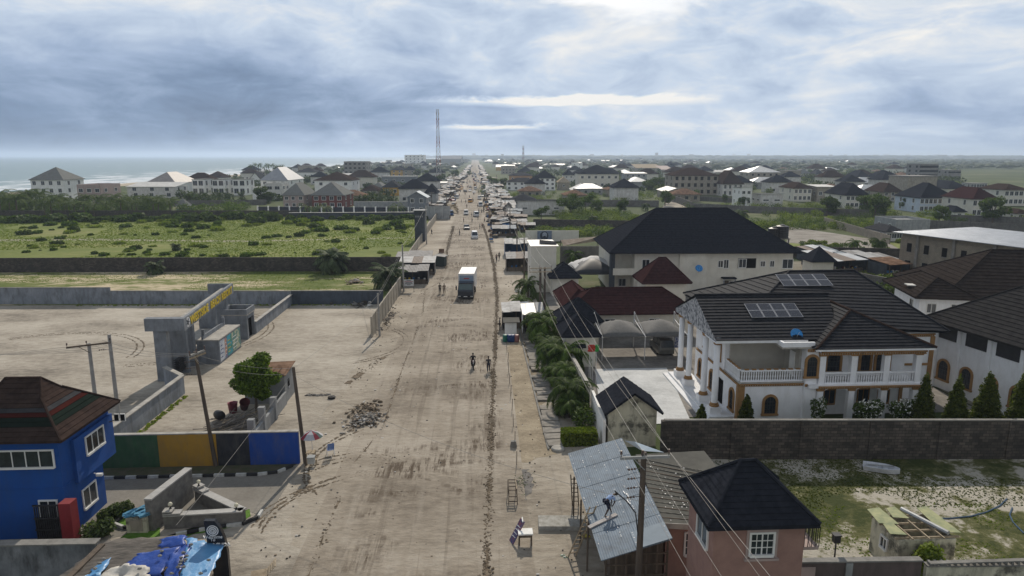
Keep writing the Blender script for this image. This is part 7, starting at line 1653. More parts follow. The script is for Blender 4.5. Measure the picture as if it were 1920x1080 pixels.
# palms
def palm_proto(label, H, nf, L_, m, seed, cat='palm tree', grp=None, name='palm_tree', tr=.16, droop=1.0, lw=.05, ll=.55):
    def mk():
        rr = random.Random(seed); o = thing(name, label, cat, (0, 0, 0), 0, grp); t = MB(); pts = [Vector((.12 * H * .3 * (i / 5) ** 2, 0, H * i / 5)) for i in range(6)]
        for a, b, i in zip(pts[:-1], pts[1:], range(5)): t.tube(a, b, tr * (1.25 - .1 * i), tr * (1.15 - .1 * i), BARK, 7)
        t.build('trunk', o); top = pts[-1]; V = []; F = []
        def quad(a, b, c, d): k = len(V); V.extend([a, b, c, d]); F.append((k, k + 1, k + 2, k + 3))
        for f in range(nf):
            az_ = f * 2.4 + rr.random() * .4; el = R(rr.uniform(-15, 75)); l_ = L_ * rr.uniform(.8, 1.1); d = Vector((math.cos(az_), math.sin(az_), 0)); p = top.copy(); ang = el; n = 9; side = Vector((-d.y, d.x, 0))
            for i in range(n):
                st = l_ / n; q = p + (d * math.cos(ang) + Vector((0, 0, 1)) * math.sin(ang)) * st; w = .035; quad(p - side * w, p + side * w, q + side * w, q - side * w); fl = ll * math.sin(math.pi * min(1, (i + 1.2) / (n + 1))) ** .6
                if i > 0:
                    for s in (-1, 1):
                        for k in range(3):
                            c = p.lerp(q, k / 3); fw_ = (q - p).normalized(); tip = c + (side * s * .85 + fw_ * .5 + Vector((0, 0, -.35 - .3 * rr.random()))) * fl; quad(c - fw_ * lw, c + fw_ * lw, tip + fw_ * lw * .2, tip - fw_ * lw * .2)
                p = q; ang -= droop * R(rr.uniform(9, 17))
        np_mesh('crown', np.array([tuple(v) for v in V]), np.array(F), m, o); return o
    return proto_placer(mk)
G1 = 'coconut palms along the seaward wall'; cp_ = palm_proto('coconut palm in the belt before the seaside houses', 3.4, 20, 3.6, L_PALM, 1, grp=G1)
rr = random.Random(9)
for i in range(58):
    t = i / 57; px = -10 + 330 * t + rr.uniform(-8, 8); py = 402 + rr.uniform(-9, 8) - 4 * t; cp_(P(px, py), rr.random() * 6, rr.uniform(.9, 1.5) * (1.25 if px < 100 else 1), None, G1)
G2 = 'tall coconut palms at the shore'; ct_ = palm_proto('tall coconut palm standing against the surf', 12, 18, 4.0, L_PALM, 2, grp=G2, tr=.25)
for px in (471, 480, 485, 490, 496, 501, 506, 513, 517, 522, 527, 531): ct_(P(px, 336 + rr.uniform(-2, 2)), rr.random() * 6, rr.uniform(.9, 1.15), None, G2)
for px in (340, 360, 395, 410, 425, 447, 458): ct_(P(px, 372), rr.random() * 6, rr.uniform(.25, .45), 'young palm in a townhouse garden', 'young palms in the townhouse gardens')
G3 = 'palms in front of the black fence'; yp = palm_proto('feathery palm in front of the black fence', 2.6, 16, 4.6, L_PALM, 3, grp=G3)
for px, lab in ((577, 'left of the two palms before the maroon house'), (607, 'right of the two palms before the maroon house'), (745, 'single palm before the black fence near the gatehouse')): yp(P(px, 405), px, 1.25, lab, G3)
op = palm_proto('oil palm', 1.9, 40, 3.2, L_BLUE, 4, name='oil_palm', tr=.42, droop=.8, lw=.09, ll=.75)
for px, py, s, lab in ((622, 512, 1.35, 'large grey green oil palm standing behind the block wall'), (728, 541, 1.25, 'large oil palm beside the roadside shack'), (292, 514, .75, 'small oil palm in front of the middle of the block wall')): op(P(px, py), px, s, lab)
op(P(330, 470), 1, .5, 'stunted oil palm at the near edge of the meadow')
# hedge of palms at the right roadside
G4 = 'areca palms along the villa compound wall'; ap_ = palm_proto('leafy palm along the compound wall on the right roadside', 1.7, 24, 2.5, leaf_mat('areca leaves', (.095, .145, .025), (.02, .04, .009), .3, .15), 5, grp=G4, tr=.12, lw=.05, ll=.5, droop=1.1)
rr = random.Random(15)
for i in range(19):
    y = 54.5 + 26 * (i / 18) + rr.uniform(-.5, .5); ap_((8.4 + rr.uniform(-.7, .9) - .02 * (y - 55), y, 0), rr.random() * 6, rr.uniform(.6, 1.4), None, G4)
V, F = leaf_cloud([(8.6, y, .8, 1.0, 1.2, .9) for y in np.arange(53, 80, 1.6)], 9000, .12, 55); tag(np_mesh('undergrowth', V, F, L_DARK), 'dark undergrowth beneath the roadside palms', 'undergrowth', None, 'stuff')
for px, py, s in ((1076, 500, 1.1), (1110, 425, 1.2), (1210, 395, 1.0), (990, 560, 1.1), (975, 590, .9), (1390, 415, 1.3), (1320, 520, .8), (1600, 470, .9), (1648, 470, 1.0)): ap_(P(px, py), px, s * 1.2, 'scattered palm near the stalls and plots on the right', 'scattered palms on the right')

# ================================================================== power poles and wires
WOODP = mat('creosoted pole', (.115, .09, .07), (.06, .048, .04), 3, .9, .4, 14, stretch=(1, 1, .15))
CONP = mat('concrete pole', (.34, .33, .31), (.24, .23, .22), 2, .9)
def insul(m, p, d=(0, 0, 1), l=.28):
    p = Vector(p); d = Vector(d).normalized(); m.tube(p, p + d * l, .018, .018, DFRAME, 5)
    for k in (.45, .65, .85): m.tube(p + d * l * k, p + d * (l * k + .05), .06, .04, mat('brown insulator', (.09, .05, .035), None, 2, .35), 8)
def pole(label, loc, h, m=None, arms=(), lean=(0, 0), r=.15, group=None, brackets=0):
    o = thing('power_pole', label, 'power pole', loc, 0, group); t = MB(); top = Vector((lean[0], lean[1], h)); t.tube((0, 0, -.1), top, r, r * .72, m or WOODP, 10); t.build('pole', o)
    for (z, w, a, am) in arms:
        c = Vector((0, 0, 0)).lerp(top, z / h); d = Vector((math.cos(R(a)), math.sin(R(a)), 0)); k = d.cross(Vector((0, 0, 1))) * (r + .03); q = MB(); q.bar(c - d * w / 2 + k, c + d * w / 2 + k, .1, .12, am); q.bar(c - d * w / 4 + k, c + k - Vector((0, 0, .6)), .04, .04, am); ar = q.build('crossarm', o)
        for s in (-.48, -.05, .48):
            i_ = MB(); insul(i_, c + d * w * s + k + Vector((0, 0, .06))); i_.build('insulator', ar)
    for i in range(brackets):
        b = MB(); z = h - .7 - .45 * i; c = Vector((0, 0, 0)).lerp(top, z / h); insul(b, c + Vector((-.1, -.12, 0)), (-1, -.2, 0), .7); b.build('insulator', o)
    return o
def wire(label, a, b, sag=.5, r=.010, m=None, group=None, n=14):
    a, b = Vector(a), Vector(b); pts = [a.lerp(b, i / n) - Vector((0, 0, sag * 4 * (i / n) * (1 - i / n))) for i in range(n + 1)]
    o = MB().path(pts, r, m or mat('aluminium wire', (.30, .285, .26), None, 2, .6), 5).build('power_line'); return tag(o, label, 'power line', group)
bp_ = Vector((7.3, 28.2, 0)); pole('tall dark wooden power pole with a white crossarm in front of the tin roof shop', bp_, 9.0, WOODP, ((8.85, 2.25, 2, GREYL),), (.05, 0), .17, brackets=4)
m = MB(); m.path([bp_ + Vector(v_) for v_ in ((-.1, -.1, 5.0), (-.2, .1, 6.0), (-.6, .3, 6.5), (-1.1, .5, 6.9))], .03, DFRAME, 6); tag(m.build('cable_stub'), 'thick black cable bending from the big pole over the tin roof', 'cable')
hp = Vector((8.3, 88.5, 0)); pole('dark double power pole with two pale crossarms beside the palms', hp, 7.6, WOODP, ((7.5, 3.0, 2, R_TAN), (7.0, 3.0, 2, R_TAN)), (0, 0), .2)
pole('second leg of the dark double pole beside the palms', hp + Vector((.7, 1.2, 0)), 7.4, WOODP, (), (0, 0), .18)
rp = [(8.2, 118), (8.8, 150), (9.0, 186), (9.3, 226), (9.6, 272), (9.8, 330), (10, 400), (10, 480), (10.2, 580)]
GP = 'power poles receding along the right side of the street'
for i, (x, y) in enumerate(rp): pole('power pole on the right side of the street among the stalls', (x, y, 0), 8.0, WOODP, ((7.8, 2.2, 2, CONC_L),), (0, 0), .15, GP)
chain = [Vector((8.9, -14, 9.6)), bp_ + Vector((.05, 0, 9.1)), hp + Vector((0, 0, 7.75))] + [Vector((x, y, 8.1)) for x, y in rp[:5]]
half = [1.1, 1.08, 1.45, 1.05, 1.05, 1.05, 1.05, 1.05]
gw = 'three wires strung from pole to pole on the right'
for s in (-1, -.1, 1):
    for i in range(len(chain) - 1): wire('long bright overhead wire strung between the right hand poles', chain[i] + Vector((s * half[i], 0, 0)), chain[i + 1] + Vector((s * half[i + 1], 0, 0)), .55 if i else .3, (.0065 if i < 1 else .010) if i < 2 else .02, None, gw)
wire('thin overhead wire climbing from the pink house to the double pole', (10.0, 20, 7.8), hp + Vector((.4, 0, 6.4)), .8, .01)
# left
p1 = P(573, 868); pole('dark wooden pole with the umbrella at its foot', p1, 7.3, WOODP, (), (-.45, 0), .15)
p2 = P(405, 874); pole('leaning wooden pole with a short crossarm in front of the coloured wall', p2, 8.6, WOODP, ((8.5, 1.5, 70, CONC_L), (8.3, 1.5, 70, TIMBER_L)), (-.75, 0), .15, brackets=3)
p3 = Vector((-29.6, 51.8, 0)); pole('left and shorter of the twin pale concrete poles', p3, 8.0, CONP, ((7.9, 2.9, 28, TIMBER),), (0, 0), .17); pole('right and taller of the twin pale concrete poles', p3 + Vector((1.25, .6, 0)), 8.5, CONP, (), (0, 0), .17, brackets=2)
p4 = P(712, 630); pole('grey pole at the near end of the roadside panel fence', p4, 5.4, CONP, (), (-.05, 0), .14)
p5 = P(757, 547); pole('grey pole beside the notice board at the far end of the panel fence', p5, 7.8, CONP, (), (0, 0), .15)
p6 = P(800, 458); pole('dark grey pole in front of the slate tower', p6, 9.8, CONP, (), (0, 0), .16)
for i, (px, py, h) in enumerate(((838, 408, 8), (846, 378, 8), (851, 357, 8), (931, 352, 9), (810, 398, 8))): pole('slim distant pole standing beside the street', P(px, py), h, WOODP, ((h - .3, 2, 2, CONC_L),), (0, 0), .16, 'distant poles')
T1, T2, T3, T4, T5, T6 = p1 + Vector((-.45, 0, 7.2)), p2 + Vector((-.75, 0, 8.4)), p3 + Vector((.6, .3, 7.9)), p4 + Vector((0, 0, 5.3)), p5 + Vector((0, 0, 7.6)), p6 + Vector((0, 0, 9.6))
wire('bright service wire falling from the umbrella pole to the tarpaulin shack', T1 - Vector((0, 0, .3)), P(330, 985, 2.9), .25, .012)
wire('wire between the umbrella pole and the leaning pole', T1, T2, .35); wire('second lower wire between the umbrella pole and the leaning pole', T1 - Vector((0, 0, .4)), T2 - Vector((0, 0, .5)), .4)
for k, dz in enumerate((0, -.25, .25)): wire('wire from the leaning pole to the twin concrete poles', T2 + Vector((0, dz, 0)), T3 + Vector((dz, 0, dz)), .4, .012, None, 'wires between the leaning pole and the twin poles')
for k in range(4): wire('faint wire running left from the twin poles over the sand lot', T3 + Vector((0, 0, -.2 * k)), Vector((-75, 44 + 5 * k, 8 - .3 * k)), .9, .012, None, 'wires leaving the twin poles to the left')
wire('wire from the fence end pole up to the pole by the notice board', T4, T5, .3); wire('second wire between the fence end pole and the notice board pole', T4 - Vector((0, 0, .3)), T5 - Vector((0, 0, .5)), .35)
wire('wire from the notice board pole to the pole at the slate tower', T5, T6, .5, .02); wire('stay wire dropping from the fence end pole into the debris heap', T4 - Vector((0, 0, 2.4)), P(680, 572, .3), .05, .02)
wire('wire from the umbrella pole to the fence end pole', T1, T4, .5, .012)
wire('wire crossing low over the road from the umbrella pole', T1 - Vector((0, 0, .5)), chain[1] - Vector((0, 0, 2.5)), .9, .01)

# ================================================================== people
_PM = {}
def skin_mesh(name, verts, edges, radii, m, sub=1, root=0):
    me = bpy.data.meshes.new(name); me.from_pydata(verts, edges, []); ob = bpy.data.objects.new(name, me); COL.objects.link(ob)
    md = ob.modifiers.new('s', 'SKIN'); md.use_smooth_shade = True
    for i, r in enumerate(radii): me.skin_vertices[0].data[i].radius = (r, r) if not hasattr(r, '__len__') else r
    me.skin_vertices[0].data[root].use_root = True
    s = ob.modifiers.new('u', 'SUBSURF'); s.levels = s.render_levels = sub
    dg = bpy.context.evaluated_depsgraph_get(); ev = ob.evaluated_get(dg); out = bpy.data.meshes.new_from_object(ev); bpy.data.objects.remove(ob); bpy.data.meshes.remove(me)
    out.name = name; out.materials.clear(); out.materials.append(m); return out
POSES = {
 'walk': dict(hip=(0, 0, .93), chest=(0, .02, 1.28), neck=(0, .0, 1.47), head=(0, -.04, 1.62), la=((-.19, 0, 1.40), (-.25, .10, 1.14), (-.24, -.02, .92)), ra=((.19, 0, 1.40), (.25, -.08, 1.14), (.23, -.22, .96)), ll=((-.09, 0, .9), (-.10, -.14, .50), (-.10, -.22, .08)), rl=((.09, 0, .9), (.10, .05, .50), (.10, .28, .12))),
 'stand': dict(hip=(0, 0, .93), chest=(0, .01, 1.28), neck=(0, .0, 1.47), head=(0, -.03, 1.62), la=((-.19, 0, 1.40), (-.26, .03, 1.14), (-.25, -.05, .90)), ra=((.19, 0, 1.40), (.26, .03, 1.14), (.25, -.05, .90)), ll=((-.09, 0, .9), (-.12, -.02, .50), (-.13, .02, .08)), rl=((.09, 0, .9), (.12, -.02, .50), (.13, .02, .08))),
 'bend': dict(hip=(-.05, 0, .88), chest=(.25, 0, 1.10), neck=(.42, 0, 1.16), head=(.55, -.02, 1.17), la=((.33, -.17, 1.08), (.40, -.20, .84), (.34, -.12, .62)), ra=((.33, .17, 1.08), (.42, .18, .84), (.36, .10, .60)), ll=((-.06, -.10, .86), (.05, -.14, .48), (-.20, -.16, .08)), rl=((-.04, .10, .86), (.24, .13, .56), (.38, .14, .08))),
 'ride': dict(hip=(0, .12, .86), chest=(0, .05, 1.2), neck=(0, .0, 1.38), head=(0, -.05, 1.53), la=((-.19, .03, 1.31), (-.28, -.15, 1.13), (-.27, -.42, 1.06)), ra=((.19, .03, 1.31), (.28, -.15, 1.13), (.27, -.42, 1.06)), ll=((-.10, .1, .84), (-.19, -.22, .72), (-.17, -.05, .34)), rl=((.10, .1, .84), (.19, -.22, .72), (.17, -.05, .34))),
}
def person(label, loc, rz, pose, shirt, trous, h=1.72, short=False, hat=None, group=None, skin=(.075, .045, .03)):
    k = h / 1.74; key = (pose, shirt, trous, short, hat)
    SK = mat('skin %.3f' % skin[0], skin, tuple(x * .8 for x in skin), 5, .5); sh = mat('shirt %s' % (shirt,), shirt, tuple(x * .75 for x in shirt), 3, .85); trm = mat('trousers %s' % (trous,), trous, tuple(x * .7 for x in trous), 3, .85)
    if key not in _PM:
        q = POSES[pose]; V = []; E = []; Rr = []
        def add(p, r, par=None):
            V.append(tuple(p)); Rr.append(r); i = len(V) - 1
            if par is not None: E.append((par, i))
            return i
        hip = add(q['hip'], (.135, .10)); wa = add(Vector(q['hip']).lerp(Vector(q['chest']), .45), (.115, .09), hip); ch = add(q['chest'], (.135, .10), wa); nb = add(Vector(q['chest']).lerp(Vector(q['neck']), .75), (.10, .07), ch); nk = add(q['neck'], .052, nb)
        hd = Vector(q['head']); jaw = add(hd.lerp(Vector(q['neck']), .35), .068, nk); add(hd + (hd - Vector(q['neck'])).normalized() * .035, .088, jaw)
        for s in ('la', 'ra'):
            a, b, c = map(Vector, q[s]); A_ = add(a, .058, ch); B_ = add(b, .043, A_); C_ = add(c, .028, B_); d = (c - b).normalized(); side = d.cross(Vector((0, -1, 0.1))).normalized(); pm_ = add(c + d * .05, (.034, .018), C_)
            out = Vector((0, -1, 0))
            for f, (off, ln) in enumerate(((-.028, .068), (-.010, .080), (.010, .075), (.027, .058))): r0 = add(c + d * .085 + out * off, .0105, pm_); r1 = add(c + d * (.085 + ln * .5) + out * off + side * .012, .009, r0); add(c + d * (.085 + ln) + out * off + side * .03, .0075, r1)
            t0 = add(c + d * .045 + out * -.045, .012, pm_); add(c + d * .085 + out * -.062 + side * .02, .010, t0)
        for s in ('ll', 'rl'):
            a, b, c = map(Vector, q[s]); A_ = add(a, .088, hip); B_ = add(b, .058, A_); C_ = add(c, .038, B_); tw = Vector((.16, 0, -.04)) if pose == 'bend' else Vector((0, -.15, -.03)); f0 = add(c + Vector((0, 0, -.045)), .036, C_); add(c + tw + Vector((0, 0, -.005)), (.036, .022), f0)
        body = skin_mesh('body', V, E, Rr, SK, 1)
        def sub(names, up=1.0, extra=.02):
            V2 = []; E2 = []; R2 = []
            def ad(p, r, par=None):
                V2.append(tuple(p)); R2.append(r); i = len(V2) - 1
                if par is not None: E2.append((par, i))
                return i
            return V2, E2, R2, ad
        V2, E2, R2, ad = sub(None); hi = Vector(q['hip']); h0 = ad(hi + Vector((0, 0, -.02)), (.15, .115)); w0 = ad(hi.lerp(Vector(q['chest']), .45), (.135, .105), h0); c0 = ad(q['chest'], (.155, .118), w0); ad(Vector(q['chest']).lerp(Vector(q['neck']), .7), (.10, .08), c0)
        for s in ('la', 'ra'): a, b, c = map(Vector, q[s]); A_ = ad(a, .072, c0); ad(a.lerp(b, .75), .066, A_)
        shm = skin_mesh('shirt', V2, E2, R2, sh, 1)
        V2, E2, R2, ad = sub(None); h0 = ad(hi + Vector((0, 0, -.03)), (.15, .12))
        for s in ('ll', 'rl'):
            a, b, c = map(Vector, q[s]); A_ = ad(a, .105, h0); B_ = ad(b, .078, A_)
            ad(b.lerp(c, .15 if short else .85), .078 if short else .062, B_)
        trm_ = skin_mesh('trousers', V2, E2, R2, trm, 1)
        hb_ = MB(); dirn = (hd - Vector(q['neck'])).normalized(); c = hd + dirn * .05; HM = mat('black hair', (.012, .011, .010), None, 4, .8) if not hat else mat('cap %s' % (hat,), hat, None, 4, .8); hb_.blob(c + Vector((0, .012, .012)), (.092, .10, .088), HM, 1, .03, 12, 8)
        fc = MB(); fwd = Vector((1, 0, -.35)).normalized() if pose == 'bend' else Vector((0, -1, 0)); sd_ = fwd.cross(Vector((0, 0, 1))).normalized(); upv = sd_.cross(fwd); f0 = hd + dirn * .0 + fwd * .088; EY = mat('eye white', (.6, .58, .55), None, 2, .3)
        for s in (-1, 1): fc.blob(f0 + sd_ * .032 * s + upv * .02 - fwd * .008, .012, EY, 1, 0, 6, 5); fc.blob(hd + sd_ * .088 * s, (.014, .022, .03), SK, 1, .1, 6, 5)
        fc.blob(f0 - upv * .005 + fwd * .008, (.016, .018, .026), SK, 1, .1, 6, 5); fc.blob(f0 - upv * .045, (.026, .008, .008), mat('lips', (.10, .04, .035), None, 2), 1, .1, 6, 5)
        hm = hb_.build('hair'); fm_ = fc.build('face'); _PM[key] = [body, shm, trm_, hm.data, fm_.data]; bpy.data.objects.remove(hm); bpy.data.objects.remove(fm_)
    b, s_, t_, hr, fa = _PM[key]; o = bpy.data.objects.new('person', b); COL.objects.link(o); o.location = loc; o.rotation_euler = (0, 0, rz); o.scale = (k, k, k); tag(o, label, 'person', group)
    for nm, me in (('shirt', s_), ('trousers', t_), ('hair' if not hat else 'cap', hr), ('face', fa)): c = bpy.data.objects.new(nm, me); COL.objects.link(c); c.parent = o
    return o
NAVY, BLK_, GRY, BRN, WHT, RED_, TEALC = (.02, .025, .05), (.015, .015, .017), (.10, .10, .105), (.14, .09, .06), (.5, .5, .5), (.3, .04, .03), (.03, .16, .16)
q_ = P(1143, 968, 3.15); q_ = Vector((q_.x, q_.y, 3.15))
# feet height on the tin roof plane
_A, _B, _D = P(1065, 850, 2.9), P(1127, 1051, 2.9), P(1166, 821, 3.7); _n = (_B - _A).cross(_D - _A); _n = _n if _n.z > 0 else -_n
def on_tin(px, py):
    z = 3.1
    for _ in range(20):
        p = P(px, py, z); z = _A.z - (_n.x * (p.x - _A.x) + _n.y * (p.y - _A.y)) / _n.z
    return P(px, py, z)
person('person in a light blue shirt and dark shorts bending over on the tin roof', on_tin(1137, 967) + Vector((0, 0, .02)), R(20), 'bend', (.30, .42, .66), NAVY, 1.68, True)
a_, b_ = on_tin(1104, 991), on_tin(1156, 966); m = MB(); m.bar(a_ + Vector((0, 0, .06)), b_ + Vector((0, 0, .06)), .24, .06, mat('pale plank', (.45, .42, .40), (.32, .30, .29), 3, .8)); tag(m.build('plank'), 'pale plank lying on the tin roof at the feet of the bending person', 'plank')
person('person in dark clothes walking along the road beside the dark soil ridge', P(916, 698), R(180), 'walk', (.04, .045, .055), NAVY, 1.72)
person('person in black walking left of the lorry, on the left of the pair', P(825, 551), R(0), 'walk', BLK_, BLK_, 1.78); person('person in brown walking left of the lorry, on the right of the pair', P(833, 551), R(5), 'stand', BRN, (.16, .12, .09), 1.72)
person('person in grey standing left of the white kiosk by the barrels', P(937, 620), R(90), 'stand', GRY, BLK_, 1.72); person('person in black leaning at the side of the white kiosk', P(944, 619), R(-60), 'stand', BLK_, BLK_, 1.7)
person('person in a dark top near the striped stall roofs on the right kerb', P(931, 491), R(20), 'walk', (.12, .05, .05), BLK_); person('person behind the one in a dark top on the right kerb', P(936, 487), R(20), 'walk', GRY, BLK_)
GQ = 'people far along the street'; rr = random.Random(61)
cl = [(BLK_, BLK_), (GRY, NAVY), (WHT, NAVY), (RED_, BLK_), (TEALC, BLK_), (BRN, BLK_)]
for px, py in ((870, 417), (859, 402), (898, 402), (903, 400), (876, 390), (895, 389), (905, 380), (886, 378), (880, 372), (889, 366), (872, 366), (897, 362), (866, 380), (908, 372), (884, 357), (893, 352), (878, 351), (888, 346), (900, 345), (870, 360), (902, 360), (876, 345), (899, 356), (845, 392), (840, 396), (907, 398), (897, 412), (904, 428), (843, 412)):
    s, t = rr.choice(cl); person('small figure walking far down the busy street', P(px + rr.uniform(-1, 1), py), rr.random() * 6.28, rr.choice(('walk', 'stand')), s, t, 1.72, group=GQ)
# motorcycle and rider
def motorbike(label, loc, rz, rider):
    o = thing('motorcycle', label, 'motorcycle', loc, rz); T = mat('tyre rubber', (.015, .015, .016), None, 4, .9); PT = mat('bike paint red', (.18, .02, .02), None, 3, .35)
    for y in (-.62, .62):
        m = MB(); n = 18
        for i in range(n): a, b = 2 * math.pi * i / n, 2 * math.pi * (i + 1) / n; m.tube((0, y + .27 * math.cos(a), .31 + .27 * math.sin(a)), (0, y + .27 * math.cos(b), .31 + .27 * math.sin(b)), .045, .045, T, 6, False)
        w = m.build('wheel', o); h_ = MB(); h_.tube((-.06, y, .31), (.06, y, .31), .08, .08, DFRAME, 10)
        for i in range(8): a = R(45 * i); h_.tube((0, y, .31), (0, y + .25 * math.cos(a), .31 + .25 * math.sin(a)), .008, .008, SHP, 4)
        h_.build('rim', w)
    m = MB(); m.blob((0, -.12, .80), (.14, .27, .13), PT, 2, .06, 12, 8); m.tube((0, -.62, .31), (0, -.42, .98), .035, .03, SHP, 7); m.tube((0, -.35, .8), (0, .62, .45), .04, .04, DFRAME, 7); m.box(-.13, -.18, .25, .13, .22, .6, DFRAME); m.tube((.13, .1, .3), (.16, .75, .36), .04, .05, SHP, 8); m.build('frame', o)
    MB().blob((0, .32, .84), (.14, .38, .07), BLK, 1, .05, 12, 6).build('seat', o); m = MB(); m.tube((-.36, -.40, 1.06), (.36, -.40, 1.06), .018, .018, DFRAME, 6); m.build('handlebar', o); m = MB(); m.tube((0, -.56, .93), (0, -.48, .93), .09, .08, FRAME, 12); m.build('headlight', o)
    person(rider, Vector(loc), rz, 'ride', (.03, .03, .035), BLK_, 1.76)
motorbike('red motorcycle ridden towards the viewer in the middle of the road', P(887, 690), R(4), 'person in dark clothes riding the red motorcycle')

# ================================================================== vehicles
TYRE = mat('tyre rubber', (.015, .015, .016), None, 4, .9); LAMP = mat('headlamp glass', (.5, .5, .48), None, 3, .15)
def wheel(par, x, y, r, w=.22):
    m = MB(); n = 18; s = 1 if x > 0 else -1; prof = [(r * .6, 0), (r * .96, 0), (r, .04), (r, w - .04), (r * .96, w), (r * .6, w)]; V = []
    for rad, k in prof:
        for i in range(n): a = 2 * math.pi * i / n; V.append((x - s * k, y + rad * math.cos(a), r + rad * math.sin(a)))
    m.add(V, [(k * n + i, k * n + (i + 1) % n, (k + 1) * n + (i + 1) % n, (k + 1) * n + i) for k in range(5) for i in range(n)], TYRE); o = m.build('wheel', par); h = MB(); h.tube((x - s * .03, y, r), (x - s * (w - .02), y, r), r * .61, r * .61, SHP, 16); h.build('rim', o)
def loft(mb, secs, m):
    """secs: list of closed loops with same count"""
    n = len(secs[0]); V = [p for s in secs for p in s]; F = [(k * n + i, k * n + (i + 1) % n, (k + 1) * n + (i + 1) % n, (k + 1) * n + i) for k in range(len(secs) - 1) for i in range(n)]; F.append(tuple(range(n - 1, -1, -1))); F.append(tuple((len(secs) - 1) * n + i for i in range(n))); mb.add(V, F, m)
def car(label, loc, rz, col, kind='sedan', group=None):
    """front faces -y"""
    o = thing({'sedan': 'parked_car', 'van': 'van', 'suv': 'jeep'}[kind], label, {'sedan': 'car', 'van': 'van', 'suv': 'jeep'}[kind], loc, rz, group); PM = mat('car paint %s' % (col,), col, tuple(c * .93 for c in col), 1, .28, spec=.5)
    L_, W_ = {'sedan': (4.5, 1.75), 'van': (4.7, 1.75), 'suv': (4.4, 1.8)}[kind]; H1 = {'sedan': .85, 'van': 1.05, 'suv': 1.0}[kind]; H2 = {'sedan': 1.42, 'van': 1.95, 'suv': 1.85}[kind]
    def sec(y, zt, w, zb=.28): w /= 2; return [(-w, y, zb), (w, y, zb), (w * 1.02, y, zb + .3), (w * .97, y, zt - .06), (w * .85, y, zt), (-w * .85, y, zt), (-w * .97, y, zt - .06), (-w * 1.02, y, zb + .3)]
    m = MB(); hy = L_ / 2; loft(m, [sec(-hy, H1 - .28, W_ * .86), sec(-hy + .15, H1 - .14, W_ * .96), sec(-hy + .9, H1, W_), sec(0, H1 + .04, W_), sec(hy - .5, H1 + .04, W_), sec(hy - .08, H1 - .02, W_ * .96), sec(hy, H1 - .25, W_ * .9)], PM); m.build('body', o)
    y0, y1, y2, y3 = {'sedan': (-.75, -.15, 1.0, 1.75), 'van': (-1.75, -1.05, 2.15, 2.3), 'suv': (-.85, -.55, 2.05, 2.15)}[kind]
    def cs(y, z, w): w /= 2; return [(-w, y, z), (w, y, z)]
    zb = H1 - .01; wb, wt = W_ * .92 / 2, W_ * .76 / 2
    m = MB(); m.hexa([(-wb, y0, zb), (wb, y0, zb), (wb, y3, zb), (-wb, y3, zb)], [(-wt, y1, H2 - .06), (wt, y1, H2 - .06), (wt, y2, H2 - .06), (-wt, y2, H2 - .06)], GLASS); m.build('windows', o)
    m = MB(); m.hexa([(-wt - .02, y1 - .03, H2 - .07), (wt + .02, y1 - .03, H2 - .07), (wt + .02, y2 + .03, H2 - .07), (-wt - .02, y2 + .03, H2 - .07)], [(-wt * .9, y1 + .1, H2), (wt * .9, y1 + .1, H2), (wt * .9, y2 - .1, H2), (-wt * .9, y2 - .1, H2)], PM)
    for s in (-1, 1):
        for (ya, yb) in ((y0, y1), ((y0 + y3) / 2, (y1 + y2) / 2), (y3, y2)): m.bar((s * (wb + .005), ya, zb), (s * (wt + .01), yb, H2 - .05), .07, .06, PM)
    m.build('roof', o)
    for s in (-1, 1):
        m = MB(); m.box(s * W_ * .42 - .17, -hy - .015, H1 - .40, s * W_ * .42 + .1, -hy + .08, H1 - .27, LAMP); m.build('headlight', o)
        for y in (-hy + .8, hy - .85): wheel(o, s * W_ / 2, y, .31 if kind != 'suv' else .37)
    m = MB(); m.box(-W_ * .42, -hy - .05, .28, W_ * .42, -hy + .1, .45, BLK if kind != 'van' else PM); m.box(-.45, -hy - .02, .5, .45, -hy + .02, .58, BLK); m.build('bumper', o)
    return o
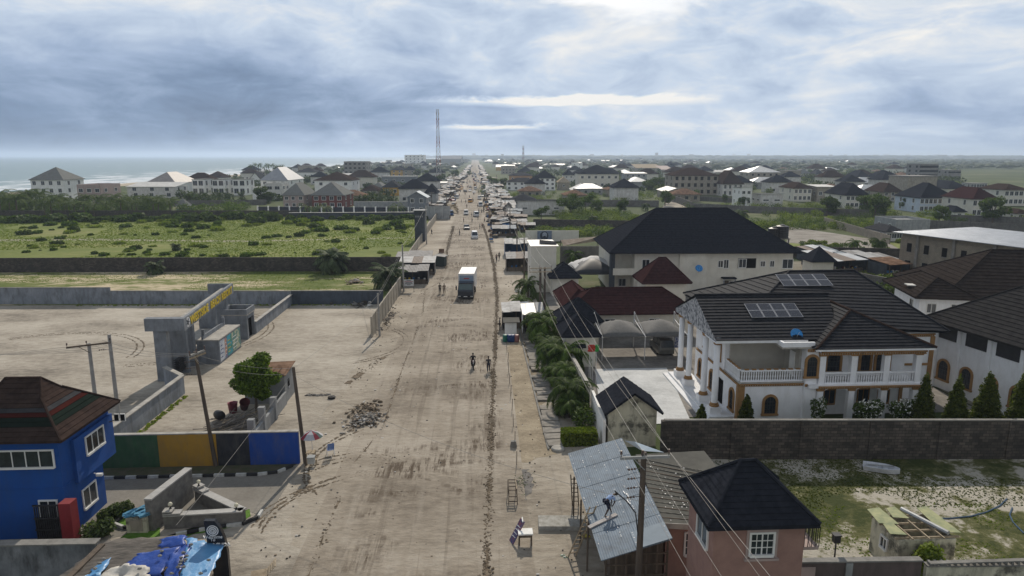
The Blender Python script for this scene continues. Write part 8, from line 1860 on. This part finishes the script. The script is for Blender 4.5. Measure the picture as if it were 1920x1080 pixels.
def lorry():
    o = thing('box_truck', 'white box lorry with a dark cab driving towards the viewer', 'truck', P(873, 563) + Vector((0, .3, 0)), R(-3.5)); W_ = 2.45
    CB = mat('dark blue grey cab paint', (.045, .06, .085), (.035, .045, .065), 2, .35); BX = mat('white lorry box', (.72, .73, .74), (.6, .61, .62), .8, .5, streak=((.4, .36, .3), .3)); PN = mat('blue deflector panel', (.17, .23, .31), (.22, .29, .38), .7, .5)
    m = MB(); w = W_ / 2
    loft(m, [[(-w, 0.05, .45), (w, 0.05, .45), (w, .05, 1.45), (w * .98, .12, 1.55), (w * .9, .45, 2.55), (-w * .9, .45, 2.55), (-w * .98, .12, 1.55), (-w, .05, 1.45)], [(-w, 1.9, .45), (w, 1.9, .45), (w, 1.9, 1.45), (w, 1.9, 1.55), (w * .95, 1.9, 2.6), (-w * .95, 1.9, 2.6), (-w, 1.9, 1.55), (-w, 1.9, 1.45)]], CB); m.build('cab', o)
    m = MB(); m.hexa([(-w * .88, .09, 1.58), (w * .88, .09, 1.58), (w * .88, .16, 1.58), (-w * .88, .16, 1.58)], [(-w * .82, .37, 2.40), (w * .82, .37, 2.40), (w * .82, .46, 2.4), (-w * .82, .46, 2.4)], mat('windscreen glass', (.03, .07, .075), (.02, .05, .055), 1, .08, spec=.8)); m.build('windscreen', o)
    m = MB(); m.box(-w * .86, 0, .85, w * .86, .06, 1.3, BLK); m.box(-w, -.12, .38, w, .12, .72, BLK); m.box(-.28, -.135, .48, .28, -.12, .6, LETW); m.box(-w * .8, .38, 2.45, w * .8, .5, 2.56, BLK)
    for z in (.95, 1.08, 1.2): m.box(-w * .8, -.015, z, w * .8, 0, z + .05, CB)
    m.build('grille', o)
    for s in (-1, 1):
        m = MB(); m.box(s * w * .78 - .2, -.14, .5, s * w * .78 + .2, -.1, .66, LAMP); m.build('headlight', o); m = MB(); m.bar((s * w, .2, 2.2), (s * (w + .28), .05, 2.1), .04, .04, BLK); m.box(s * (w + .2) - .1, -.02, 1.55, s * (w + .2) + .1, .06, 2.15, BLK); m.build('mirror', o)
        for y in (1.0, 6.2): wheel(o, s * w * .98, y, .48, .32)
    m = MB(); m.box(-w, 2.05, 1.0, w, 8.6, 3.75, BX); m.box(-w * .5, 2.0, .6, w * .5, 8.5, 1.0, DFRAME); m.build('cargo_box', o)
    m = MB(); m.box(-w - .02, 2.03, 3.70, w + .02, 8.62, 3.78, BX)
    for z in (1.0, 3.66): m.box(-w - .02, 2.0, z, w + .02, 2.06, z + .1, SHP)
    for s in (-1, 1): m.box(s * w - .05, 2.0, 1.0, s * w + .05, 2.06, 3.75, SHP)
    m.build('box_trim', o); m = MB(); m.box(-w * .88, 1.94, 2.62, w * .88, 2.0, 3.5, PN); m.box(-.4, 1.925, 2.95, .45, 1.94, 3.1, mat('red box lettering', (.4, .05, .04), None, 3)); m.build('deflector', o)
    return o
lorry()
car('white minivan coming down the road in the middle distance', P(890, 447), R(2), (.68, .69, .70), 'van'); car('dark silver saloon car ahead of the white minivan', P(875, 430), R(3), (.12, .13, .14)); car('white car further up the road', P(874, 403), R(0), (.7, .7, .7), 'suv')
car('white saloon parked on the pavement by the black fence', P(504, 402), R(90), (.7, .7, .72)); car('black saloon parked right of the white saloon', P(534, 402), R(90), (.03, .03, .035)); car('dark car parked beyond the sandy track', P(442, 401), R(80), (.03, .035, .045)); car('black car parked behind the black fence', P(568, 400), R(90), (.025, .025, .03))
car('blue minibus parked at the left side of the street', P(846, 404), R(5), (.03, .08, .2), 'van'); car('white car parked left of the street beyond the sand heap', P(851, 386), R(10), (.65, .65, .66)); car('red car among the stalls on the left', P(846, 377), R(40), (.25, .04, .05))
for i in range(46):
    y = 190 + 620 * rr.random() ** 1.2; x = rr.choice((rr.uniform(-13, -8), rr.uniform(2.5, 5), rr.uniform(-9, 3))); s_, t_ = rr.choice(cl); person('small figure walking far down the busy street', (x, y, .02), rr.random() * 6.28, rr.choice(('walk', 'stand')), s_, t_, 1.72, group=GQ)
GC = 'vehicles far down the street'
for i in range(34):
    y = 235 + 700 * rr.random() ** 1.1; x = rr.choice((rr.uniform(-13.5, -9.5), rr.uniform(3.4, 5.2), rr.uniform(-7, 1))); c = rr.choice(((.7, .7, .7), (.55, .56, .58), (.03, .03, .035), (.12, .13, .14), (.25, .04, .05), (.6, .3, .05), (.65, .65, .65)))
    car('small vehicle on the crowded far stretch of the street', (x, y, .03), R(rr.uniform(-12, 12) + rr.choice((0, 180))), c, rr.choice(('sedan', 'van', 'suv')), GC)
for i, (px, py, c, k) in enumerate(((889, 362, (.7, .7, .7), 'sedan'), (899, 374, (.6, .6, .6), 'suv'), (895, 336, (.7, .7, .7), 'sedan'), (889, 343, (.6, .25, .05), 'sedan'), (882, 352, (.03, .03, .03), 'sedan'), (897, 342, (.65, .65, .65), 'van'), (901, 387, (.55, .56, .58), 'van'), (905, 369, (.5, .5, .5), 'sedan'), (886, 332, (.1, .1, .12), 'van'), (892, 329, (.7, .7, .7), 'van'), (897, 327, (.6, .6, .6), 'sedan'), (893, 321, (.6, .6, .6), 'sedan'))):
    car('small vehicle on the crowded far stretch of the street', P(px, py), R(3), c, k, GC)
jp = car('dark jeep parked nose in under the carport with a round spare wheel cover', (21.0, 74.6, 0), R(180), (.10, .10, .09), 'suv'); m = MB(); m.tube((0, -2.45, .95), (0, -2.22, .95), .36, .36, mat('pinkish wheel cover', (.42, .33, .31), None, 3, .5), 18)
# spare wheel belongs to the tail of the jeep
sw = m.build('spare_wheel_cover', jp)
la = thing('laundry', 'blue and white patterned cloth hanging beside the jeep', 'laundry', (22.6, 73.4, 0)); V = []; F = []
m = MB()
for i in range(10): x = i * .1 - .45; m.hexa([(x, .05 * math.sin(i * 1.6), .7), (x + .1, .05 * math.sin(i * 1.6 + 1.6), .7), (x + .1, .02 + .05 * math.sin(i * 1.6 + 1.6), .7), (x, .02 + .05 * math.sin(i * 1.6), .7)], [(x, 0, 2.1), (x + .1, 0, 2.1), (x + .1, .02, 2.1), (x, .02, 2.1)], mat('checked cloth', (.5, .52, .6), (.10, .14, .32), 6, .9, detail=2, pos=(.47, .53)))
m.build('cloth', la); MB().tube((-.6, 0, 2.1), (.6, 0, 2.1), .015, .015, SHP, 5).build('line', la)

# ================================================================== stalls and street furniture
TIN = [corrugated('grey tin %d' % i, c, tuple(x * .5 for x in c), .25, .7, .1, 0, ((.12, .09, .07), .5)) for i, c in enumerate(((.40, .41, .42), (.24, .24, .245), (.17, .12, .09), (.20, .26, .32)))]
WT = mat('white tarp sheet', (.52, .52, .51), (.30, .29, .28), 1.0, .8, detail=9); BT_ = mat('blue stall cloth', (.03, .13, .32), (.02, .09, .24), 1.5, .7)
def stall_proto(label, roofm, w, d, h, cl, seed, name='market_stall', grp=None):
    def mk():
        o = thing(name, label, 'market stall', (0, 0, 0), 0, grp); rr = random.Random(seed); m = MB()
        for s in range(3):
            x0 = -w / 2 + w * s / 3; dz = rr.uniform(-.12, .12); m.slab([(x0 - .1, -d / 2 - .5, h + dz), (x0 + w / 3 + .15, -d / 2 - .4, h + dz + rr.uniform(-.05, .05)), (x0 + w / 3 + .15, d / 2 + .3, h + .55 + dz), (x0 - .1, d / 2 + .3, h + .5 + dz)], .04, roofm if rr.random() < .7 else TIN[rr.randrange(4)])
        m.build('roof', o); m = MB(); m.box(-w / 2, d / 2 - .1, 0, w / 2, d / 2, h + .3, cl); m.box(-w / 2, -d / 2 + .4, 0, -w / 2 + .06, d / 2 - .1, h, cl); m.box(w / 2 - .06, -d / 2 + .4, 0, w / 2, d / 2 - .1, h, cl); m.build('wall', o); m = MB()
        for x in (-w / 2, 0, w / 2): MB().tube((x, -d / 2 - .3, 0), (x, -d / 2 - .3, h), .05, .05, TIMBER, 5).build('post', o)
        m = MB(); m.box(-w / 2 + .3, -d / 2 + .3, 0, w / 2 - .3, -d / 2 + .8, .8, TIMBER)
        for i in range(9): c = (rr.uniform(-w / 2 + .4, w / 2 - .4), -d / 2 + .5, .8); m.box(c[0] - .15, c[1] - .15, .8, c[0] + .15, c[1] + .15, 1.0 + rr.random() * .3, rr.choice([BT_, WT, R_RED, YEL, TIMBER_L]))
        m.build('counter', o); return o
    return proto_placer(mk)
GS = 'tin roofed market stalls lining the street'
st_ = [stall_proto('market stall under bright tin sheets beside the street', TIN[0], 5, 3.5, 2.4, TIMBER, 1, grp=GS), stall_proto('market stall under dull grey sheets beside the street', TIN[1], 6, 3.2, 2.3, DARK if False else GREYD, 2, grp=GS), stall_proto('market stall under rusty sheets beside the street', TIN[2], 4.5, 3.4, 2.5, TIMBER, 3, grp=GS), stall_proto('market stall under a white sheet beside the street', WT, 5, 3.2, 2.4, BT_, 4, grp=GS), stall_proto('market stall under bluish sheets beside the street', TIN[3], 5.5, 3.2, 2.4, TIMBER, 5, grp=GS)]
rr = random.Random(31); y = 196
while y < 640:
    st_[rr.choices(range(5), (4, 4, 3, 3, 4))[0]]((rr.uniform(6.6, 9.2), y, 0), R(-90 + rr.uniform(-12, 12)) if rr.random() < .35 else R(rr.uniform(-12, 12)), (rr.uniform(.5, 1.0), rr.uniform(.6, 1.0), rr.uniform(.75, 1.1)), None, GS)
    if rr.random() < .5: st_[rr.randrange(5)]((rr.uniform(12, 16), y + rr.uniform(-2, 2), 0), R(rr.uniform(-8, 8)), rr.uniform(.8, 1.1), None, GS)
    y += rr.uniform(3.8, 7.5)
y = 290
while y < 760:
    for k in range(rr.choice((1, 2, 2))): st_[rr.choices(range(5), (4, 4, 4, 2, 3))[0]]((-16.5 - k * 6 - rr.uniform(-2, 4), y + rr.uniform(-3, 3), 0), R(90 + rr.uniform(-12, 12)) if rr.random() < .3 else R(rr.uniform(-12, 12)), (rr.uniform(.5, 1.1), rr.uniform(.6, 1.1), rr.uniform(.75, 1.1)), None, GS)
    y += rr.uniform(5, 10)
y = 650
while y < 1500:
    for s in (-1, 1): st_[rr.randrange(5)]((s * rr.uniform(9, 13) - 2.5, y + rr.uniform(-4, 4), 0), rr.random(), rr.uniform(.7, 1.2), None, GS)
    y += rr.uniform(8, 14)
def shack(label, px, py, rz, w, d, h, roofm, clm, name='shack'):
    f = stall_proto(label, roofm, w, d, h, clm, int(px), name); o = f(P(px, py), R(rz)); return o
shack('roadside shop with a grey tin roof and dark open front, right kerb', 975, 505, 0, 5.5, 5, 2.6, TIN[1], TIMBER); shack('blue walled shop with a patched white roof, right kerb', 968, 478, 0, 5.2, 5, 2.9, WT, BT_); shack('shop with a long dark awning nearest the white minivan', 945, 442, 0, 6.5, 4, 2.3, TIN[0], GREYD)
shack('black walled kiosk with white patched sheets and tyres, left roadside', 776, 530, 0, 5.2, 3.5, 2.4, TIN[1], GREYD); shack('white patched roof of the second kiosk on the left roadside', 784, 513, 0, 6.5, 4, 2.5, WT, GREYD); shack('long tin shelter behind the left roadside kiosks', 778, 500, 0, 7, 4, 2.4, TIN[1], BLOCK2)
shack('dark shop with a torn white awning beside the palms', 966, 612, 0, 3.4, 3, 2.5, WT, GREYD); shack('small shop with a bright white tilted sheet beside the palms', 998, 620, 0, 2.6, 3.5, 2.7, R_WHITE, WHITE)
for i, (px, py, w, rf) in enumerate(((1545, 498, 7, R_SILVER), (1572, 508, 8, R_SILVER), (1600, 500, 6, TIN[1]), (1530, 488, 6, R_SILVER), (1640, 505, 6, TIN[0]), (1665, 515, 5, R_RUST))): shack(['leftmost shiny tin shack behind the villa roof', 'shiny tin shack in the middle behind the villa', 'dull shack between the shiny ones and the green shrubs', 'far shiny tin shack behind the villa', 'grey sheet shack next to the green wall line', 'rusty sheet shack furthest right behind the villa'][i], px, py, 12, w, 5, 2.4, rf, GREYD, 'tin_shack')
o = thing('black_pyramid_hut', 'little hut with a black pyramid roof behind the villa roof', 'hut', P(1532, 512)); MB().box(-2, -2, 0, 2, 2, 2.6, CREAM).build('wall', o); m = MB(); hip_roof(m, -2, -2, 2, 2, 2.6, 2.6, R_BLACK, .5); m.build('roof', o)
# kiosk, barrels, booth
o = thing('kiosk', 'white box kiosk with scraps on its flat roof', 'kiosk', P(958, 632)); MB().box(-.7, 0, 0, .7, 1.4, 1.9, WHITE).build('box', o); m = MB(); m.slab([(-.95, -.3, 1.92), (1.1, -.3, 1.95), (1.1, 1.7, 2.1), (-.95, 1.7, 2.1)], .06, CORR_O); m.build('roof', o)
for px, c, lab in ((947, (.01, .14, .10), 'green plastic barrel in front of the white kiosk'), (955, (.012, .05, .18), 'left blue plastic barrel in front of the white kiosk'), (961, (.012, .05, .18), 'right blue plastic barrel in front of the white kiosk'), (969, (.3, .13, .12), 'dull pink plastic barrel right of the blue ones')): lathe_thing('barrel', lab, 'barrel', P(px, 641), [(.26, 0), (.30, .25), (.30, .6), (.26, .88), (.2, .9)], mat('barrel %s' % (c,), c, None, 2, .5))
o = thing('booth', 'dark green upright booth on the left roadside', 'booth', P(825, 500), R(-15)); MB().box(-.9, 0, 0, .9, 1.6, 2.1, mat('dark green board', (.035, .05, .045), None, 2)).build('box', o); m = MB(); m.slab([(-1.2, -.5, 2.3), (1.2, -.5, 2.1), (1.2, 1.9, 2.15), (-1.2, 1.9, 2.35)], .05, TIN[1]); m.build('roof', o)
o = thing('crate', 'brown box standing on the sand behind the green booth', 'crate', P(828, 474)); MB().box(-.6, -.4, 0, .6, .4, .95, R_RUST).build('box', o); MB().box(-.65, -.45, .952, .65, .45, 1.0, TIMBER_L).build('lid', o)
# notice board by the fence
o = thing('notice_board', 'white notice board with dark print on two thin posts', 'sign', P(767, 547)); m = MB()
for x in (-.8, .8): m.box(x - .03, 0, 0, x + .03, .05, 2.0, DFRAME)
m.build('post', o); MB().box(-.82, -.03, .95, .82, .0, 2.05, mat('board white', (.6, .62, .64), None, 2)).build('board', o); m = MB(); RDL = mat('red print', (.35, .04, .04), None, 2)
for i, (w_, mm) in enumerate(((.35, BLK), (.68, RDL), (.55, BLK), (.62, BLK), (.3, BLK))): m.box(-w_, -.036, 1.85 - i * .18, w_, -.031, 1.93 - i * .18, mm)
m.build('print', o)
o = thing('billboard', 'grey corrugated hoarding panel at the roadside beyond the tower', 'hoarding', P(822, 411)); m = MB(); m.box(-4.2, 0, 0, 4.2, .15, 4.6, GREYL); m.build('panel', o); m = MB()
for i in range(4): m.box(-4.2 + i * 2.75, -.08, 0, -4.1 + i * 2.75, -.002, 4.6, SHP)
m.build('frame', o)
heap('sand_heap', 'tall yellow heap of sand at the left of the street', pl((838, 398), (858, 398), (848, 392), (848, 402)), 60, [mat('yellow sand', (.42, .34, .22), (.3, .24, .16), 2)], 3, .8, 1.7, 2.2)
# umbrella stand and seats
o = thing('umbrella', 'red, white and green striped parasol beside the wooden pole', 'umbrella', P(587, 866)); m = MB(); n = 12; cs_ = [mat('parasol red', (.22, .02, .04), None, 2), mat('parasol white', (.45, .45, .48), None, 2), mat('parasol green', (.05, .10, .10), None, 2)]
for i in range(n):
    a, b = 2 * math.pi * i / n, 2 * math.pi * (i + 1) / n
    for (r0, z0, r1, z1) in ((0, 2.45, .45, 2.28), (.45, 2.28, .82, 1.98)): m.add([(r0 * math.cos(a), r0 * math.sin(a), z0), (r1 * math.cos(a), r1 * math.sin(a), z1), (r1 * math.cos(b), r1 * math.sin(b), z1), (r0 * math.cos(b), r0 * math.sin(b), z0)], [(0, 1, 2, 3)], cs_[(0, 0, 1, 0, 0, 2)[i % 6] if i % 3 else 1])
m.build('canopy', o); m = MB(); m.tube((0, 0, 0), (0, 0, 2.5), .025, .02, SHP, 7); m.build('pole', o)
o = thing('stool', 'small brown wooden stool under the parasol', 'stool', P(588, 872)); m = MB(); m.box(-.25, -.2, .42, .25, .2, .47, TIMBER_L); m.build('seat', o)
for a in (-.2, .2):
    for b in (-.15, .15): MB().box(a - .025, b - .025, 0, a + .025, b + .025, .42, TIMBER_L).build('leg', o)
o = thing('vendor_box', 'glass sided vendor box on the table under the parasol', 'display box', P(584, 868, .9)); m = MB(); m.box(-.22, -.2, 0, .22, .2, .45, mat('misty plastic', (.4, .4, .38), (.3, .3, .28), 3)); m.build('box', o); MB().box(-.26, -.24, .452, .26, .24, .5, GREYL).build('lid', o)
o = thing('table', 'rough small table holding the vendor box', 'table', P(584, 868)); MB().box(-.3, -.3, .84, .3, .3, .89, TIMBER_L).build('table_top', o)
for a in (-.25, .25):
    for b in (-.25, .25): MB().box(a - .03, b - .03, 0, a + .03, b + .03, .84, TIMBER_L).build('leg', o)
BLC = mat('blue chair plastic', (.02, .09, .30), (.10, .16, .32), 3, .5); o = thing('chair', 'blue and white slatted folding chair standing alone on the sand', 'chair', P(620, 852), R(200)); m = MB()
for i in range(5): m.box(-.24, -.22 + i * .09, .4, .24, -.15 + i * .09, .43, BLC)
m.build('seat', o); m = MB()
for i in range(6): m.box(-.24, .24 + i * .03, .5 + i * .09, .24, .27 + i * .03, .57 + i * .09, BLC)
m.build('backrest', o)
for s in (-1, 1): m = MB(); m.bar((s * .26, -.25, 0), (s * .26, .42, 1.02), .03, .03, WHITE); m.bar((s * .26, .25, 0), (s * .26, -.22, .5), .03, .03, WHITE); m.build('leg', o)
# right verge clutter
o = thing('table', 'small table with a white top on the sandy verge', 'table', P(985, 1020)); MB().box(-.42, -.3, .72, .42, .35, .80, WHITE).build('table_top', o); MB().box(-.38, -.26, .55, .38, .31, .719, TIMBER).build('apron', o)
for a in (-.35, .35):
    for b in (-.23, .28): MB().box(a - .03, b - .03, 0, a + .03, b + .03, .55, TIMBER).build('leg', o)
o = thing('sandwich_board', 'leaning maroon and blue price board beside the white table', 'sign', P(966, 1018), R(0)); m = MB(); m.bar((-.25, 0, 0), (.45, .3, 1.25), .5, .05, mat('faded poster', (.20, .07, .10), (.06, .07, .16), 3, .6, detail=2)); m.build('board', o); m = MB(); m.bar((.42, .3, 1.28), (.47, .3, 1.3), .5, .06, WHITE)
for i in range(4): m.bar((-.08 + i * .1, .05 + i * .045, .36 + i * .18), (-.06 + i * .1, .06 + i * .045, .39 + i * .18), .36, .07, LETW)
m.build('board_edge', o)
o = thing('ladder_stand', 'crooked dark wooden frame like a short ladder on the ash patch', 'frame', P(962, 948)); m = MB()
for x in (-.28, .28): m.bar((x, 0, 0), (x * .9, .35, .95), .05, .05, TIMBER); m.bar((x * .9, .35, .95), (x * .85, 1.5, 1.05), .05, .05, TIMBER_L if x > 0 else TIMBER)
for t in (.25, .55, .95): m.bar((-.28, .35 * t, .95 * t), (.28, .35 * t, .95 * t), .05, .05, TIMBER)
for t in (.3, .65, .98): m.bar((-.26, .35 + 1.15 * t, .95 + .1 * t), (.26, .35 + 1.15 * t, .95 + .1 * t), .05, .05, TIMBER)
for x in (-.26, .26): m.bar((x, 1.5, 0), (x, 1.5, 1.05), .05, .05, TIMBER)
m.build('rails', o)
o = thing('concrete_slab', 'long flaking pale concrete slab beside the tin roof shop', 'slab'); a_, b_, c_, d_ = P(1010, 995), P(1100, 995), P(1098, 974), P(1009, 974); m = MB(); up_v = Vector((0, 0, .28)); m.hexa([a_, b_, c_, d_], [x + up_v for x in (a_, b_, c_, d_)], mat('flaking concrete', (.40, .39, .36), (.24, .23, .20), 3, .9, detail=9)); m.build('slab', o)
m = MB(); q_ = P(1098, 1006, .1); m.blob((0, 0, .05), (.24, .14, .10), mat('yellow sack', (.5, .42, .08), (.42, .36, .1), 6, .7), 4, .2, 12, 7); m.blob((.22, -.08, .03), (.07, .06, .04), MATS['yellow sack'], 2, .1, 8, 5); ob = m.build('sack', None, True); ob.location = q_; tag(ob, 'small yellow bundle lying beside the concrete slab', 'sack')
sl_m = mat('pale green slipper', (.35, .45, .32), None, 2)
for i, (px, py, a) in enumerate(((1058, 1041, 10), (1063, 1045, -5))):
    o = thing('slipper', ['pale green slipper, the farther of the pair', 'pale green slipper, the nearer of the pair'][i], 'slipper', P(px, py), R(90 + a)); m = MB(); m.lathe((0, 0, .0), [(.055, 0), (.055, .03)], sl_m, 10); m.box(-.05, 0, 0, .05, .22, .03, sl_m); m.build('sole', o); m = MB(); m.bar((-.05, .06, .04), (0, .17, .06), .02, .02, WHITE); m.bar((.05, .06, .04), (0, .17, .06), .02, .02, WHITE); m.build('strap', o)
o = thing('ladder', 'home made wooden ladder leaning against the tin roof edge', 'ladder'); a_ = P(1072, 1044); b_ = P(1112, 950, 3.45); sd = Vector((.22, .05, 0)); m = MB()
for s in (-1, 1): m.bar(a_ + sd * s, b_ + sd * s * .8, .07, .07, TIMBER_L)
m.build('rails', o)
for i in range(1, 11): c_ = a_.lerp(b_, i / 11.5); MB().bar(c_ - sd * .95, c_ + sd * .95, .05, .05, TIMBER_L).build('rung', o)
o = thing('ladder', 'dark ladder leaning under the far end of the tin roof', 'ladder'); a_ = P(1079, 948); b_ = P(1076, 890, 2.2); m = MB()
for s in (-1, 1): m.bar(a_ + Vector((.2 * s, 0, 0)), b_ + Vector((.2 * s, 0, 0)), .05, .05, TIMBER)
m.build('rails', o)
for i in range(1, 7): c_ = a_.lerp(b_, i / 7); MB().bar(c_ - Vector((.2, 0, 0)), c_ + Vector((.2, 0, 0)), .04, .04, TIMBER).build('rung', o)
o = thing('chair', 'pale slatted wooden lounge chair cut off by the bottom edge', 'chair', P(488, 1090), R(15)); m = MB()
for i in range(7): m.box(-.45, -.3 + i * .11, .38, .35, -.22 + i * .11, .41, TIMBER_L)
m.build('seat', o); m = MB()
for i in range(6): m.bar((.35 + .09 * i, -.35, .42 + .1 * i), (.35 + .09 * i, .4, .42 + .1 * i), .07, .03, TIMBER_L)
m.build('backrest', o)
for a in (-.4, .35):
    for b in (-.3, .4): MB().box(a - .03, b - .03, 0, a + .03, b + .03, .38, TIMBER_L).build('leg', o)
# broken drain slabs
GD = 'drain cover slabs along the right verge'; rr = random.Random(19)
for i in range(30):
    y = 49.5 + i * 1.25; x = 6.0 + .012 * (y - 50) + rr.uniform(-.12, .12)
    if rr.random() < .12: continue
    o = MB().box(-.75, -.55, -.03, .75, .55, .10, mat('worn drain slab', (.27, .25, .22), (.18, .165, .145), 2, .9, .3, 8)).build('drain_slab'); o.location = (x, y, .06 + rr.uniform(0, .07)); o.rotation_euler = (R(rr.uniform(-4, 4)), R(rr.uniform(-5, 5)), R(rr.uniform(-4, 4))); tag(o, 'worn concrete drain cover slab in the row along the right verge', 'drain slab', GD)
tag(MB().box(5.2, 48.5, -.05, 5.35, 88, .12, CONC).build('drain_edge'), 'thin concrete edge of the covered drain', 'drain edge', None, 'structure')
for i in range(9):
    y = 46 + i * 3.6; o = MB().tube((0, 0, 0), (rr.uniform(-.1, .1), 0, 1.1), .03, .025, TIMBER, 5).build('stake'); o.location = (2.7 + .02 * (y - 46), y, 0); tag(o, 'thin wooden stake in the row along the footpath', 'stake', 'stakes along the footpath')
o = thing('block_stack', 'small stack of dark concrete blocks on the footpath edge', 'blocks', P(963, 838)); m = MB(); m.box(-.25, -.15, 0, .25, .15, .25, CONC); m.box(-.22, -.16, .252, .2, .14, .5, CONC); m.build('block', o)
o = thing('concrete_ring', 'round pale concrete cover beside the clipped hedge', 'cover', P(1046, 843)); MB().lathe((0, 0, 0), [(.5, 0), (.52, .12), (.45, .2)], CONC_L, 18).build('cover', o)
for i, (px, py) in enumerate(((955, 545), (962, 548), (972, 540))): o = MB().box(-.5, -.25, 0, .5, .25, .45, WHITE).build('bench'); o.location = P(px + 16, py + 2); tag(o, 'white painted concrete seat by the pole near the cream block', 'bench', 'white concrete seats')
# flags and poles by the gatehouse
for i, (px, c) in enumerate(((1104, (.45, .04, .03)), (1107, (.45, .04, .03)), (1110, (.45, .05, .03)), (1117, (.04, .30, .06)))):
    o = thing('flagpole', ['first of the red flagpoles from the left', 'second of the red flagpoles from the left', 'third of the red flagpoles from the left', 'flagpole with a furled green flag'][i], 'flagpole', P(px, 722)); MB().tube((0, 0, 0), (0, 0, 4.2), .03, .02, SHP, 6).build('pole', o)
    m = MB()
    for k in range(5): m.blob((.08 * (k % 2), 0, 3.5 + k * .12), (.2, .12, .12), mat('flag %s' % (c,), c, tuple(x * .6 for x in c), 5, .8), k, .3, 8, 6)
    m.build('flag', o)
o = thing('wall_tyre', 'old tyre half buried beside the dark pole left of the rubbish heap', 'tyre', P(622, 747)); m = MB(); m.lathe((0, 0, 0), [(.2, 0), (.34, .02), (.36, .1), (.34, .18), (.2, .2)], TYRE, 16); m.build('tyre', o)
m = MB(); rr = random.Random(6)
for i in range(26): q_ = P(575 + i * 1.7, 741 + rr.uniform(-1.5, 1.5)); m.blob((q_.x, q_.y, .03), (.2, .12, .07), rr.choice([LIT[1], LIT[0]]), i, .3, 6, 4)
tag(m.build('debris'), 'line of dark debris leading to the old tyre', 'debris', None, 'stuff')
bx_ = [proto_placer(lambda m_=m_, k=k: tag(MB().box(-.6, -.5, 0, .6, .5, .8, m_).box(-.5, -.4, .802, .35, .3, 1.2, TIMBER_L).build('crate'), ['blue', 'pale', 'brown', 'dark'][k] + ' goods box beside the street stalls', 'crate', 'goods boxes along the street')) for k, m_ in enumerate((BT_, WT, R_RUST, GREYD))]
for i in range(120):
    y = 175 + 420 * rr.random(); x = rr.uniform(3.6, 5.6) if rr.random() < .55 or y < 270 else rr.uniform(-14, -10.5)
    bx_[rr.randrange(4)]((x, y, 0), rr.random() * 3, (rr.uniform(.4, 1.3), rr.uniform(.4, 1.3), rr.uniform(.4, 1.4)))
# haze box
hm = bpy.data.materials.new('haze air'); hm.use_nodes = True; N = hm.node_tree.nodes; N.remove(N['Principled BSDF']); vp = N.new('ShaderNodeVolumePrincipled'); vp.inputs['Color'].default_value = (.66, .79, 1, 1); vp.inputs['Density'].default_value = HAZE; vp.inputs['Anisotropy'].default_value = .35
hm.node_tree.links.new(vp.outputs[0], N['Material Output'].inputs['Volume'])
b = MB(); b.box(-40500, -400, -1.2, 40500, 45500, 90, hm); tag(b.build('haze'), 'pale coastal haze over the whole town', 'haze', None, 'stuff')
